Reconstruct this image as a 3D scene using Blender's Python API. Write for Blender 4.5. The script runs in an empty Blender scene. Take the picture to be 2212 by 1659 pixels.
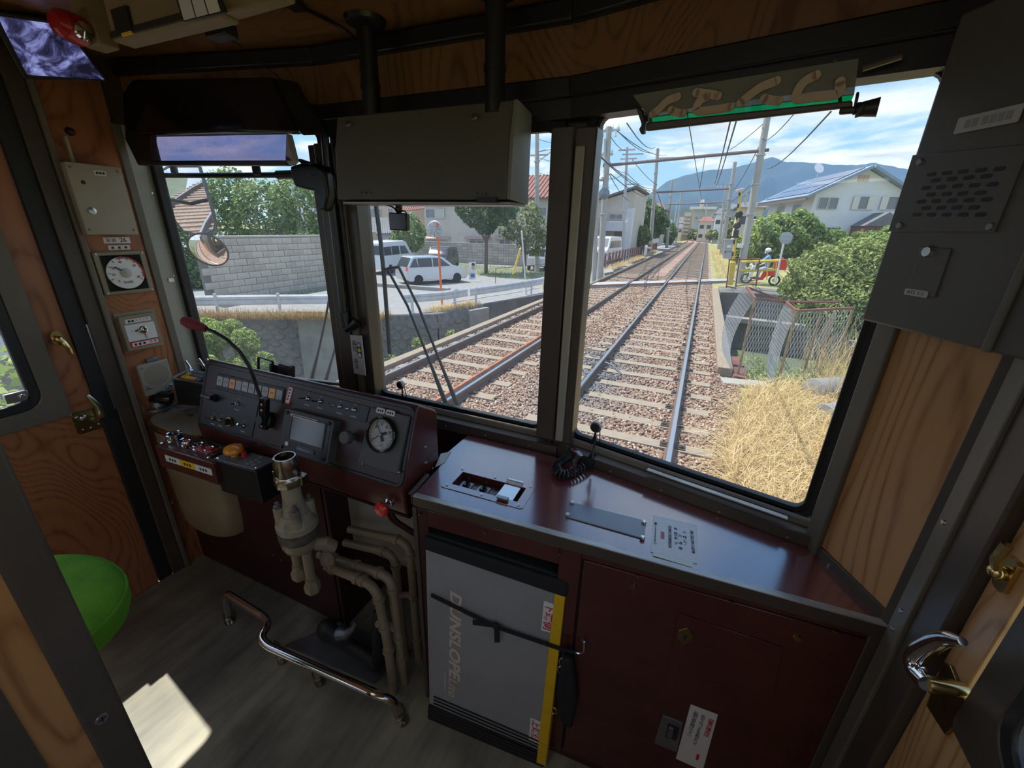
import bpy, bmesh, math, random
import numpy as np
from mathutils import Vector as V, Matrix
random.seed(11); NR = np.random.RandomState(5)
scene = bpy.context.scene
C_ = scene.collection

# ---------------------------------------------------------------- camera
FPX, CXP, CYP = 894.9, 1106.0, 829.5                 # focal length and centre in pixels of the 2212x1659 frame
PITCH, YAW, ROLL = math.radians(20.73), math.radians(-23.41), math.radians(1.51)
EYE = V((0, 0, 1.38))
cy, sy, cp, sp = math.cos(YAW), math.sin(YAW), math.cos(PITCH), math.sin(PITCH)
FWD = V((sy*cp, cy*cp, -sp)); _r = V((cy, -sy, 0)); _u = _r.cross(FWD)
RGT = _r*math.cos(ROLL) + _u*math.sin(ROLL); UPV = -_r*math.sin(ROLL) + _u*math.cos(ROLL)
cam_d = bpy.data.cameras.new('camera'); cam = bpy.data.objects.new('camera', cam_d); C_.objects.link(cam)
cam.matrix_world = Matrix(((RGT.x, UPV.x, -FWD.x, EYE.x), (RGT.y, UPV.y, -FWD.y, EYE.y), (RGT.z, UPV.z, -FWD.z, EYE.z), (0, 0, 0, 1)))
cam_d.sensor_width = 36; cam_d.lens = FPX/2212*36; cam_d.clip_start = .02; cam_d.clip_end = 12000
scene.camera = cam
vs = scene.view_settings
vs.view_transform = 'Standard'; vs.look = 'None'; vs.gamma = 1; vs.use_curve_mapping = False
vs.exposure = 0.68

# ---------------------------------------------------------------- sky and sun
world = bpy.data.worlds.new('sky'); scene.world = world; world.use_nodes = True
nt = world.node_tree; nt.nodes.clear()
def N(t, typ, **kw):
    n = t.nodes.new(typ)
    for k, v in kw.items():
        if k in n.inputs.keys(): n.inputs[k].default_value = v
        else: setattr(n, k, v)
    return n
def ramp(t, stops, interp='LINEAR'):
    n = t.nodes.new('ShaderNodeValToRGB'); e = n.color_ramp.elements; n.color_ramp.interpolation = interp
    while len(e) < len(stops): e.new(.5)
    for el, (p, c) in zip(e, stops): el.position = p; el.color = (*c, 1) if len(c) == 3 else c
    return n
L = nt.links.new
tc = N(nt, 'ShaderNodeTexCoord'); sep = N(nt, 'ShaderNodeSeparateXYZ'); L(tc.outputs['Generated'], sep.inputs[0])
grad = ramp(nt, [(0, (.42, .58, .80)), (.10, (.30, .52, .82)), (.35, (.18, .40, .78)), (1, (.09, .25, .62))])
L(sep.outputs['Z'], grad.inputs[0])
zc = N(nt, 'ShaderNodeMath', operation='MAXIMUM'); L(sep.outputs['Z'], zc.inputs[0]); zc.inputs[1].default_value = 0
za = N(nt, 'ShaderNodeMath', operation='ADD'); L(zc.outputs[0], za.inputs[0]); za.inputs[1].default_value = .14
dv = N(nt, 'ShaderNodeVectorMath', operation='DIVIDE'); L(tc.outputs['Generated'], dv.inputs[0])
cb = N(nt, 'ShaderNodeCombineXYZ'); [L(za.outputs[0], cb.inputs[i]) for i in range(3)]; L(cb.outputs[0], dv.inputs[1])
mp = N(nt, 'ShaderNodeMapping'); mp.inputs['Scale'].default_value = (.8, 1.15, .1); mp.inputs['Rotation'].default_value = (0, 0, .35); mp.inputs['Location'].default_value = (3.1, 1.3, 0)
L(dv.outputs[0], mp.inputs[0])
cn = N(nt, 'ShaderNodeTexNoise', Scale=1.35, Detail=9.0, Roughness=.58, Distortion=.5); L(mp.outputs[0], cn.inputs['Vector'])
cf = ramp(nt, [(.43, (0, 0, 0)), (.53, (.6, .6, .6)), (.66, (1, 1, 1))]); L(cn.outputs['Fac'], cf.inputs[0])
cn2 = N(nt, 'ShaderNodeTexNoise', Scale=2.6, Detail=5.0, Roughness=.5); L(mp.outputs[0], cn2.inputs['Vector'])
cc = ramp(nt, [(.34, (.46, .51, .61)), (.45, (.72, .76, .83)), (.58, (.92, .94, .97))]); L(cn2.outputs['Fac'], cc.inputs[0])
mx = N(nt, 'ShaderNodeMixRGB'); L(cf.outputs[0], mx.inputs[0]); L(grad.outputs[0], mx.inputs[1]); L(cc.outputs[0], mx.inputs[2])
bg = N(nt, 'ShaderNodeBackground', Strength=.92); L(mx.outputs[0], bg.inputs[0])
wo = N(nt, 'ShaderNodeOutputWorld'); L(bg.outputs[0], wo.inputs[0])

sun_d = bpy.data.lights.new('sun', 'SUN'); sun = bpy.data.objects.new('sun', sun_d); C_.objects.link(sun)
sun_d.energy = 3.8; sun_d.angle = .009; sun_d.color = (1, .95, .86)
SUN_DIR = V((-.488, .075, 1.0)).normalized()          # towards the sun: high, from the left and slightly ahead
sun.rotation_euler = SUN_DIR.to_track_quat('Z', 'Y').to_euler(); sun.location = (-20, -10, 40)

# ---------------------------------------------------------------- pixel -> place helpers
def ray(x, y): return (FWD*FPX + RGT*(x-CXP) - UPV*(y-CYP)).normalized()
def on(pl, x, y, off=0.0):
    p, n = V(pl[0]), V(pl[1]).normalized(); d = ray(x, y)
    return EYE + d*(((p + n*off - EYE).dot(n))/d.dot(n))
def PZ(x, y, z): return on(((0, 0, z), (0, 0, 1)), x, y)
def PY(x, y, Y): return on(((0, Y, 0), (0, 1, 0)), x, y)
def PX(x, y, X): return on(((X, 0, 0), (1, 0, 0)), x, y)
def PD(x, y, d): return EYE + ray(x, y)*d

# ---------------------------------------------------------------- materials
MATS = {}
def mat(name, col, rough=.5, metal=0., col2=None, vs=12., stretch=(1, 1, 1), bump=0., bs=80., spec=.5, coat=0., emit=0., lo=.35, hi=.65, detail=4.):
    if name in MATS: return MATS[name]
    m = bpy.data.materials.new(name); MATS[name] = m; m.use_nodes = True; t = m.node_tree; b = t.nodes['Principled BSDF']
    b.inputs['Base Color'].default_value = (*col, 1); b.inputs['Roughness'].default_value = rough; b.inputs['Metallic'].default_value = metal
    b.inputs['Specular IOR Level'].default_value = spec; b.inputs['Coat Weight'].default_value = coat
    if coat: b.inputs['Coat Roughness'].default_value = .08
    if emit: b.inputs['Emission Color'].default_value = (*col, 1); b.inputs['Emission Strength'].default_value = emit
    m.diffuse_color = (*col, 1)
    if col2 or bump:
        tc = N(t, 'ShaderNodeTexCoord'); mp = N(t, 'ShaderNodeMapping'); mp.inputs['Scale'].default_value = stretch; t.links.new(tc.outputs['Object'], mp.inputs[0])
    if col2:
        n = N(t, 'ShaderNodeTexNoise', Scale=vs, Detail=detail, Roughness=.6); t.links.new(mp.outputs[0], n.inputs['Vector'])
        r = ramp(t, [(lo, col), (hi, col2)]); t.links.new(n.outputs['Fac'], r.inputs[0]); t.links.new(r.outputs[0], b.inputs['Base Color'])
    if bump:
        n = N(t, 'ShaderNodeTexNoise', Scale=bs, Detail=3.0); t.links.new(mp.outputs[0], n.inputs['Vector'])
        bp = N(t, 'ShaderNodeBump', Strength=bump, Distance=.01); t.links.new(n.outputs['Fac'], bp.inputs['Height']); t.links.new(bp.outputs[0], b.inputs['Normal'])
    return m
def wood(name, c1, c2, scale=1.0, axis='Z', rough=.35, off=(0, 0, 0)):
    m = bpy.data.materials.new(name); MATS[name] = m; m.use_nodes = True; t = m.node_tree; b = t.nodes['Principled BSDF']; l = t.links.new
    tc = N(t, 'ShaderNodeTexCoord'); mp = N(t, 'ShaderNodeMapping'); mp.inputs['Location'].default_value = off
    st = {'Z': (1, 1, .30), 'Y': (1, .30, 1), 'X': (.30, 1, 1)}[axis]; mp.inputs['Scale'].default_value = tuple(s*scale for s in st); l(tc.outputs['Object'], mp.inputs[0])
    n1 = N(t, 'ShaderNodeTexNoise', Scale=2.3, Detail=1.4, Roughness=.45, Distortion=1.1); l(mp.outputs[0], n1.inputs['Vector'])
    mu = N(t, 'ShaderNodeMath', operation='MULTIPLY'); l(n1.outputs['Fac'], mu.inputs[0]); mu.inputs[1].default_value = 30.0
    fr = N(t, 'ShaderNodeMath', operation='PINGPONG'); l(mu.outputs[0], fr.inputs[0]); fr.inputs[1].default_value = .5
    n2 = N(t, 'ShaderNodeTexNoise', Scale=60.0, Detail=4.0); mp2 = N(t, 'ShaderNodeMapping'); mp2.inputs['Scale'].default_value = tuple(s*s*scale for s in st); l(tc.outputs['Object'], mp2.inputs[0]); l(mp2.outputs[0], n2.inputs['Vector'])
    ad = N(t, 'ShaderNodeMath', operation='MULTIPLY_ADD'); l(n2.outputs['Fac'], ad.inputs[0]); ad.inputs[1].default_value = .5; l(fr.outputs[0], ad.inputs[2])
    cm = tuple((a+bb)/2 for a, bb in zip(c1, c2))
    r = ramp(t, [(.18, c2), (.30, cm), (.42, c1), (.9, tuple(min(1, a*1.12) for a in c1))]); l(ad.outputs[0], r.inputs[0]); l(r.outputs[0], b.inputs['Base Color'])
    b.inputs['Roughness'].default_value = rough; m.diffuse_color = (*c1, 1)
    bp = N(t, 'ShaderNodeBump', Strength=.08, Distance=.004); l(ad.outputs[0], bp.inputs['Height']); l(bp.outputs[0], b.inputs['Normal'])
    return m
def glass(name, tint=(1, 1, 1), refl=1.0, rough=.0):
    m = bpy.data.materials.new(name); MATS[name] = m; m.use_nodes = True; t = m.node_tree; t.nodes.clear(); l = t.links.new
    tr = N(t, 'ShaderNodeBsdfTransparent'); tr.inputs[0].default_value = (*tint, 1)
    gl = N(t, 'ShaderNodeBsdfGlossy'); gl.inputs['Roughness'].default_value = rough
    f = N(t, 'ShaderNodeFresnel', IOR=1.45); mu = N(t, 'ShaderNodeMath', operation='MULTIPLY'); l(f.outputs[0], mu.inputs[0]); mu.inputs[1].default_value = refl
    ge = N(t, 'ShaderNodeNewGeometry'); iv = N(t, 'ShaderNodeMath', operation='SUBTRACT'); iv.inputs[0].default_value = 1; l(ge.outputs['Backfacing'], iv.inputs[1]); m2 = N(t, 'ShaderNodeMath', operation='MULTIPLY'); l(mu.outputs[0], m2.inputs[0]); l(iv.outputs[0], m2.inputs[1])
    mx = N(t, 'ShaderNodeMixShader'); l(m2.outputs[0], mx.inputs[0]); l(tr.outputs[0], mx.inputs[1]); l(gl.outputs[0], mx.inputs[2])
    o = N(t, 'ShaderNodeOutputMaterial'); l(mx.outputs[0], o.inputs[0]); m.diffuse_color = (.7, .8, .9, .3)
    return m
def leafy(name, c1, c2, c3=None):
    m = bpy.data.materials.new(name); MATS[name] = m; m.use_nodes = True; t = m.node_tree; b = t.nodes['Principled BSDF']; l = t.links.new
    g = N(t, 'ShaderNodeAttribute', attribute_name='tone'); r = ramp(t, [(0, c1), (.55, c2), (1, c3 or c2)]); l(g.outputs['Fac'], r.inputs[0]); l(r.outputs[0], b.inputs['Base Color'])
    b.inputs['Roughness'].default_value = .55; b.inputs['Specular IOR Level'].default_value = .3
    tr = N(t, 'ShaderNodeBsdfTranslucent'); l(r.outputs[0], tr.inputs[0]); mx = N(t, 'ShaderNodeMixShader'); mx.inputs[0].default_value = .3
    o = t.nodes['Material Output']; l(b.outputs[0], mx.inputs[1]); l(tr.outputs[0], mx.inputs[2]); l(mx.outputs[0], o.inputs[0]); m.diffuse_color = (*c2, 1)
    return m

# ---------------------------------------------------------------- mesh builder
WL = {}                                                # object name -> world origin of its local coordinates
class MB:
    def __init__(s, M=None): s.v = []; s.f = []; s.M = M or Matrix()
    def add(s, vs, fs, M=None):
        k = len(s.v); T = s.M @ M if M else s.M
        s.v += [T @ V(p) for p in vs]; s.f += [[i+k for i in f] for f in fs]; return s
    def box(s, c, d, M=None, R=None):
        x, y, z = (a/2 for a in d); c = V(c)
        p = [V((i*x, j*y, k*z)) for k in (-1, 1) for j in (-1, 1) for i in (-1, 1)]
        if R: p = [R @ q for q in p]
        return s.add([q+c for q in p], [(0, 2, 3, 1), (4, 5, 7, 6), (0, 1, 5, 4), (2, 6, 7, 3), (0, 4, 6, 2), (1, 3, 7, 5)], M)
    def bb(s, a, b, M=None):
        a, b = V(a), V(b); return s.box((a+b)/2, [abs(t) for t in (b-a)], M)
    def slab(s, pts, n, t):
        n = V(n).normalized()*t; pts = [V(p) for p in pts]; k = len(pts)
        c = sum(((pts[i]).cross(pts[(i+1) % k]) for i in range(k)), V())
        if c.dot(n) < 0: pts = pts[::-1]
        fs = [tuple(range(k))[::-1], tuple(range(k, 2*k))] + [(i, (i+1) % k, k+(i+1) % k, k+i) for i in range(k)]
        return s.add(pts + [p+n for p in pts], fs)
    def cone(s, p0, p1, r0, r1=None, n=16, caps=True):
        p0, p1 = V(p0), V(p1); r1 = r0 if r1 is None else r1; d = (p1-p0).normalized()
        a = d.orthogonal().normalized(); b = d.cross(a); vs = []
        for p, r in ((p0, r0), (p1, r1)): vs += [p + (a*math.cos(2*math.pi*i/n) + b*math.sin(2*math.pi*i/n))*r for i in range(n)]
        fs = [(i, (i+1) % n, n+(i+1) % n, n+i) for i in range(n)]
        if caps: fs += [tuple(range(n))[::-1], tuple(range(n, 2*n))]
        return s.add(vs, fs)
    def tube(s, pts, r, n=8, caps=True, close=False):
        pts = [V(p) for p in pts]; k = len(pts); rs = r if isinstance(r, (list, tuple)) else [r]*k; vs = []; up = None
        for i, p in enumerate(pts):
            a = pts[(i-1) % k] if (close or i) else p; b = pts[(i+1) % k] if (close or i < k-1) else p; d = (b-a).normalized()
            if up is None: up = d.orthogonal().normalized()
            up = (up - d*up.dot(d)).normalized(); w = d.cross(up)
            vs += [p + (up*math.cos(2*math.pi*j/n) + w*math.sin(2*math.pi*j/n))*rs[i] for j in range(n)]
        m = k if close else k-1
        fs = [(i*n+j, i*n+(j+1) % n, ((i+1) % k)*n+(j+1) % n, ((i+1) % k)*n+j) for i in range(m) for j in range(n)]
        if caps and not close: fs += [tuple(range(n))[::-1], tuple(range((k-1)*n, k*n))]
        return s.add(vs, fs)
    def lathe(s, prof, n=24, M=None, arc=1.0):
        vs = [(r*math.cos(2*math.pi*arc*i/n), r*math.sin(2*math.pi*arc*i/n), z) for r, z in prof for i in range(n)]; k = len(prof); fs = []
        for a in range(k-1):
            for i in range(n if arc == 1 else n-1): fs.append((a*n+i, a*n+(i+1) % n, (a+1)*n+(i+1) % n, (a+1)*n+i))
        if prof[0][0] > 1e-6: fs.append(tuple(range(n))[::-1])
        if prof[-1][0] > 1e-6: fs.append(tuple(range((k-1)*n, k*n)))
        return s.add(vs, fs, M)
    def ball(s, c, r, n=16, sc=(1, 1, 1), M=None):
        h = n//2; prof = [(max(1e-7, math.sin(math.pi*i/h)), -math.cos(math.pi*i/h)) for i in range(h+1)]
        T = Matrix.Translation(V(c)) @ Matrix.Diagonal((r*sc[0], r*sc[1], r*sc[2], 1)); return s.lathe(prof, n, (M @ T) if M else T)
    def mesh(s, name, base=V((0, 0, 0))):
        me = bpy.data.meshes.new(name); me.from_pydata([p-base for p in s.v], [], s.f); me.update(); return me
    def build(s, name, m, parent=None, bev=0., smooth=True, base=None, ang=.6, segs=2):
        if parent is not None: b = WL[parent]
        elif base is not None: b = V(base)
        else:
            xs, ys, zs = [p.x for p in s.v], [p.y for p in s.v], [p.z for p in s.v]; b = V(((min(xs)+max(xs))/2, (min(ys)+max(ys))/2, min(zs)))
        me = s.mesh(name, b)
        if smooth: me.shade_smooth(); me.set_sharp_from_angle(angle=ang)
        o = link(name, me, m, parent, b)
        if bev: md = o.modifiers.new('bevel', 'BEVEL'); md.width = bev; md.segments = segs; md.limit_method = 'ANGLE'; md.angle_limit = .7
        return o
def link(name, me, m, parent, b):
    o = bpy.data.objects.new(name, me); C_.objects.link(o)
    if m is not None: me.materials.append(m if not isinstance(m, str) else MATS[m])
    WL[o] = V(b)
    if parent is not None: o.parent = parent
    else: o.location = b
    return o
def tag(o, label, cat, group=None):
    o['label'] = label; o['category'] = cat
    if group: o['group'] = group
    return o
def thing(name, label, cat, loc, group=None):
    o = bpy.data.objects.new(name, None); C_.objects.link(o); o.location = loc; o.empty_display_size = .1; WL[o] = V(loc)
    return tag(o, label, cat, group)
def struct(o): o['kind'] = 'structure'; return o
def sroot(name, loc):
    o = bpy.data.objects.new(name, None); C_.objects.link(o); o.location = loc; o.empty_display_size = .1; WL[o] = V(loc); return struct(o)
def copy_tree(o, parent=None, delta=None):
    c = o.copy(); C_.objects.link(c); c.parent = parent; WL[c] = WL[o] + (delta or V())
    for ch in o.children: copy_tree(ch, c, delta)
    return c
def dup(o, loc, rz=None, label=None):
    c = copy_tree(o, None, V(loc)-o.location); c.location = loc
    if rz is not None: c.rotation_euler = (0, 0, rz)
    if label: c['label'] = label
    return c
def frame(o, u, v):
    u = V(u).normalized(); v = V(v); v = (v - u*v.dot(u)).normalized(); n = u.cross(v); o = V(o)
    return Matrix(((u.x, v.x, n.x, o.x), (u.y, v.y, n.y, o.y), (u.z, v.z, n.z, o.z), (0, 0, 0, 1)))
def text(s, size, m, parent, M, name='lettering', ax='CENTER', ay='CENTER', ext=.0004, shear=0., bold=0., sp=1., line=1., vert=False):
    cu = bpy.data.curves.new('t', 'FONT'); cu.body = '\n'.join(s) if vert else s; cu.size = size; cu.align_x = ax; cu.align_y = ay; cu.extrude = ext; cu.shear = shear; cu.offset = bold; cu.space_character = sp; cu.space_line = line; cu.resolution_u = 3
    ob = bpy.data.objects.new('t', cu); C_.objects.link(ob); bpy.context.view_layer.update()
    me = bpy.data.meshes.new_from_object(ob.evaluated_get(bpy.context.evaluated_depsgraph_get())); bpy.data.objects.remove(ob); bpy.data.curves.remove(cu)
    b = WL[parent]; me.transform(Matrix.Translation(-b) @ M); me.materials.clear(); me.name = name
    return link(name, me, m, parent, b)
def screw(mb, p, n, r=.004, h=.003):
    p = V(p); n = V(n).normalized(); mb.cone(p - n*.0005, p + n*h, r, r*.75, 8)
    a = n.orthogonal().normalized(); mb.add([p + n*(h+.0002) + a*r*.7 + n.cross(a)*r*.12, p + n*(h+.0002) - a*r*.7 + n.cross(a)*r*.12, p + n*(h+.0002) - a*r*.7 - n.cross(a)*r*.12, p + n*(h+.0002) + a*r*.7 - n.cross(a)*r*.12], [(0, 1, 2, 3)])
def rrect(w, h, r, k=4):
    out = []
    for cx, cy_, a0 in ((w/2-r, h/2-r, 0), (-w/2+r, h/2-r, 90), (-w/2+r, -h/2+r, 180), (w/2-r, -h/2+r, 270)):
        for i in range(k+1):
            a = math.radians(a0 + 90*i/k); out.append((cx + r*math.cos(a), cy_ + r*math.sin(a)))
    return out
def plate(mb, M, w, h, t, r=.005, k=3, cx=0, cy_=0):      # rounded plate standing on the frame M's plane
    pts = rrect(w, h, min(r, w/2-1e-4, h/2-1e-4), k); n = len(pts)
    return mb.add([(x+cx, y+cy_, 0) for x, y in pts] + [(x+cx, y+cy_, t) for x, y in pts], [tuple(range(n))[::-1], tuple(range(n, 2*n))] + [(i, (i+1) % n, n+(i+1) % n, n+i) for i in range(n)], M)
def ringplate(mb, M, w, h, b, t, r=.02, k=4, z0=0, ri=None):       # rectangular ring frame with rounded corners, border b
    o = rrect(w, h, r, k); i = rrect(w-2*b, h-2*b, max(.002, (r-b if ri is None else ri)), k); n = len(o)
    vs = [(x, y, z0) for x, y in o] + [(x, y, z0+t) for x, y in o] + [(x, y, z0+t) for x, y in i] + [(x, y, z0) for x, y in i]
    fs = []
    for a in range(n):
        c = (a+1) % n
        fs += [(a, c, n+c, n+a), (n+a, n+c, 2*n+c, 2*n+a), (2*n+a, 2*n+c, 3*n+c, 3*n+a), (3*n+a, 3*n+c, c, a)]
    return mb.add(vs, fs, M)
def bez(p0, p1, p2, p3, k=10):
    p0, p1, p2, p3 = map(V, (p0, p1, p2, p3)); return [p0*(1-t)**3 + p1*3*t*(1-t)**2 + p2*3*t*t*(1-t) + p3*t**3 for t in (i/k for i in range(k+1))]
def bend(pts, r, k=5):                                    # round the corners of a polyline
    pts = [V(p) for p in pts]; out = [pts[0]]
    for a, b, c in zip(pts, pts[1:], pts[2:]):
        d0, d1 = (a-b), (c-b); q = min(r, d0.length*.49, d1.length*.49); s = b + d0.normalized()*q; e = b + d1.normalized()*q
        out += [s*(1-t)**2 + b*2*t*(1-t) + e*t*t for t in (i/k for i in range(k+1))]
    return out + [pts[-1]]
def spline(P, k=12):
    out = []; P = [P[0]*2-P[1]] + P + [P[-1]*2-P[-2]]
    for a, b, c, d in zip(P, P[1:], P[2:], P[3:]):
        for i in range(k): t = i/k; out.append(.5*((2*b) + (c-a)*t + (2*a-5*b+4*c-d)*t*t + (3*b-a-3*c+d)*t**3))
    return out + [P[-2]]
# ---------------------------------------------------------------- shared materials
wood('oak_veneer', (.50, .265, .11), (.29, .135, .05), rough=.26)
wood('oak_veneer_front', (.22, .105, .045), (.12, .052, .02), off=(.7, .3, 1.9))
wood('oak_veneer_red', (.34, .13, .055), (.20, .065, .025), off=(3.1, 1.3, .4), scale=1.2)
wood('oak_strip', (.40, .18, .06), (.24, .09, .028), scale=1.6)
mat('brown_metal', (.078, .058, .043), .38, col2=(.065, .049, .037), vs=6, bump=.03, bs=220)
mat('brown_light', (.16, .135, .10), .4, col2=(.13, .11, .08), vs=5, bump=.03, bs=200)
mat('sill_paint_sheen', (.24, .21, .17), .22, col2=(.21, .185, .15), vs=8)  # tone raised to stand in for sky reflected on the sill
mat('dark_metal', (.022, .021, .02), .4, bump=.02, bs=200)
mat('black_paint', (.012, .012, .012), .35)
mat('black_plastic', (.012, .012, .013), .45)
mat('rubber', (.014, .014, .014), .55)
mat('maroon', (.088, .024, .019), .24, col2=(.072, .019, .016), vs=9, bump=.02, bs=260, spec=.6)
mat('maroon_desk', (.15, .028, .03), .2, col2=(.17, .038, .038), vs=14, bump=.012, bs=300, spec=1., coat=1.); MATS['maroon_desk'].node_tree.nodes['Principled BSDF'].inputs['Coat IOR'].default_value = 2.4; MATS['maroon_desk'].node_tree.nodes['Principled BSDF'].inputs['Coat Roughness'].default_value = .16
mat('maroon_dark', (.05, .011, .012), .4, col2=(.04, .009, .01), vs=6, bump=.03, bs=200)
mat('alu_edge', (.55, .52, .47), .32, metal=.45, col2=(.38, .35, .31), vs=14, stretch=(1, 3, 3))
mat('steel', (.62, .62, .62), .28, metal=1)
mat('chrome', (.75, .75, .77), .08, metal=1)
mat('worn_chrome', (.55, .52, .47), .22, metal=1, col2=(.36, .31, .24), vs=9)
mat('dull_steel', (.34, .34, .34), .42, metal=.85, col2=(.26, .26, .26), vs=10)
mat('brass', (.72, .54, .22), .2, metal=1, col2=(.5, .36, .14), vs=30)
mat('old_brass', (.40, .31, .14), .32, metal=1, col2=(.27, .2, .09), vs=20)
mat('beige_paint', (.31, .24, .145), .38, col2=(.25, .19, .115), vs=9, bump=.04, bs=90)
mat('beige_worn', (.36, .295, .19), .42, col2=(.17, .14, .10), vs=22, bump=.06, bs=120, lo=.5, hi=.68)
mat('beige_grey', (.40, .36, .28), .42, col2=(.34, .30, .235), vs=4)
mat('tan_metal', (.30, .25, .165), .45, col2=(.26, .215, .14), vs=5)
mat('white_label', (.72, .70, .66), .5); mat('white_plastic', (.75, .74, .71), .4)
mat('ink', (.02, .02, .025), .6); mat('red_ink', (.55, .03, .03), .5); mat('faint_ink', (.30, .30, .32), .6)
mat('red_gloss', (.62, .02, .018), .2, coat=.4); mat('red_plate', (.55, .022, .022), .3)
mat('orange_btn', (.85, .30, .015), .25, coat=.3); mat('yellow_label', (.82, .52, .02), .45)
mat('panel_black', (.03, .03, .032), .42, bump=.06, bs=500)
mat('panel_brown', (.05, .042, .038), .45, bump=.05, bs=500)
mat('panel_maroon', (.052, .028, .024), .4, bump=.04, bs=400); mat('panel_grey', (.085, .078, .074), .5, bump=.06, bs=500)
mat('lamp_grey', (.36, .35, .38), .4); mat('lamp_orange', (.85, .36, .15), .4); mat('lamp_amber', (.85, .42, .06), .4); mat('lamp_green', (.42, .46, .44), .4)
mat('screen_grey', (.20, .21, .215), .12, col2=(.24, .25, .26), vs=1.5)
mat('gauge_face', (.80, .80, .77), .5); mat('gauge_tan', (.42, .34, .2), .5)
mat('seat_green', (.16, .42, .015), .85, col2=(.11, .32, .01), vs=14, bump=.25, bs=220)
mat('ramp_grey', (.31, .315, .31), .45, col2=(.265, .268, .262), vs=5, bump=.02, bs=200)
mat('ramp_yellow', (.75, .46, .01), .45, col2=(.62, .37, .01), vs=18, lo=.5, hi=.8); mat('ramp_cream', (.62, .50, .40), .55)
mat('felt_black', (.013, .013, .014), .8); mat('cable', (.012, .012, .013), .4)
mat('window_post', (.40, .40, .34), .4, col2=(.34, .34, .28), vs=4)
mat('grey_panel', (.12, .11, .09), .42, col2=(.10, .092, .076), vs=3, bump=.03, bs=260)
mat('box_brown', (.27, .20, .115), .5, col2=(.23, .17, .1), vs=5)
mat('paper', (.62, .62, .64), .6); mat('pale_plate', (.50, .47, .43), .5)
mat('plate_grey', (.21, .235, .26), .22, metal=.35, col2=(.19, .21, .235), vs=5)
mat('mirror', (.93, .93, .93), .01, metal=1)
mat('visor_mirror', (.60, .57, .72), .10, metal=1)
mat('black_gloss', (.01, .01, .01), .12)
glass('window_glass', (.97, .985, .98), .4)
def dusty(m, f):                                         # thin dust film, added as a pale veil that lightens the view
    t = m.node_tree; o = [n for n in t.nodes if n.type == 'OUTPUT_MATERIAL'][0]; old = o.inputs[0].links[0].from_socket; tr = N(t, 'ShaderNodeBsdfTranslucent'); tr.inputs[0].default_value = (.9, .92, .95, 1); mx = N(t, 'ShaderNodeMixShader'); mx.inputs[0].default_value = f; t.links.new(old, mx.inputs[1]); t.links.new(tr.outputs[0], mx.inputs[2]); t.links.new(mx.outputs[0], o.inputs[0])
dusty(MATS['window_glass'], .03)
glass('dark_glass', (.55, .58, .62), 1.6); glass('gauge_glass', (1, 1, 1), .8)
mat('mic_foam', (.27, .035, .045), .9, bump=.5, bs=600)
def floor_mat():
    m = bpy.data.materials.new('vinyl_floor'); MATS['vinyl_floor'] = m; m.use_nodes = True; t = m.node_tree; b = t.nodes['Principled BSDF']; l = t.links.new
    tc = N(t, 'ShaderNodeTexCoord'); mp = N(t, 'ShaderNodeMapping'); mp.inputs['Scale'].default_value = (6, 1.0, 1); mp.inputs['Rotation'].default_value = (0, 0, math.radians(-8)); l(tc.outputs['Object'], mp.inputs[0])
    n = N(t, 'ShaderNodeTexNoise', Scale=3.2, Detail=7.0, Roughness=.65); l(mp.outputs[0], n.inputs['Vector'])
    r = ramp(t, [(.3, (.21, .19, .135)), (.5, (.34, .305, .215)), (.7, (.44, .385, .265))]); l(n.outputs['Fac'], r.inputs[0])
    n2 = N(t, 'ShaderNodeTexNoise', Scale=4.5, Detail=3.0); l(tc.outputs['Object'], n2.inputs['Vector'])
    r2 = ramp(t, [(.38, (.62, .64, .68)), (.6, (1, 1, 1))]); l(n2.outputs['Fac'], r2.inputs[0])
    mx = N(t, 'ShaderNodeMixRGB', blend_type='MULTIPLY'); mx.inputs[0].default_value = 1; l(r.outputs[0], mx.inputs[1]); l(r2.outputs[0], mx.inputs[2]); l(mx.outputs[0], b.inputs['Base Color'])
    b.inputs['Roughness'].default_value = .38
floor_mat()
# ================================================================ the cab itself
XL, XR, ZC, DZ = -1.80, .42, 1.845, .745
LW = ((XL, 0, 0), (1, 0, 0)); RWP = ((.325, .92, 0), (-.17, -.085, 0)); RW = ((XR, 0, 0), (-1, 0, 0))
struct(MB().bb((XL, -6, -.06), (XR, 1.08, 0)).build('floor', 'vinyl_floor'))
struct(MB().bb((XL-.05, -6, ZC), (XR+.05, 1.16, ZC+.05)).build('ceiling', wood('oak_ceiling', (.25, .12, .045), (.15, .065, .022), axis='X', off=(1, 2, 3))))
# saloon behind the camera: side walls with window openings, end wall
for nm, x0, x1 in (('wall_left', XL-.05, XL), ('wall_right', XR, XR+.05)):
    r = sroot(nm, ((x0+x1)/2, -3, 0))
    MB().bb((x0, -6, -.06), (x1, -.06, .78)).build('lower_wall', 'oak_veneer', r)
    MB().bb((x0, -6, 1.55), (x1, -.06, ZC)).build('upper_wall', 'oak_veneer', r)
    for k in range(6): MB().bb((x0, -6+k*1.12, .78), (x1, -5.88+k*1.12, 1.55)).build('window_pillar', 'brown_metal', r)
    if nm == 'wall_left': wl = r
    else: wr = r
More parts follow.
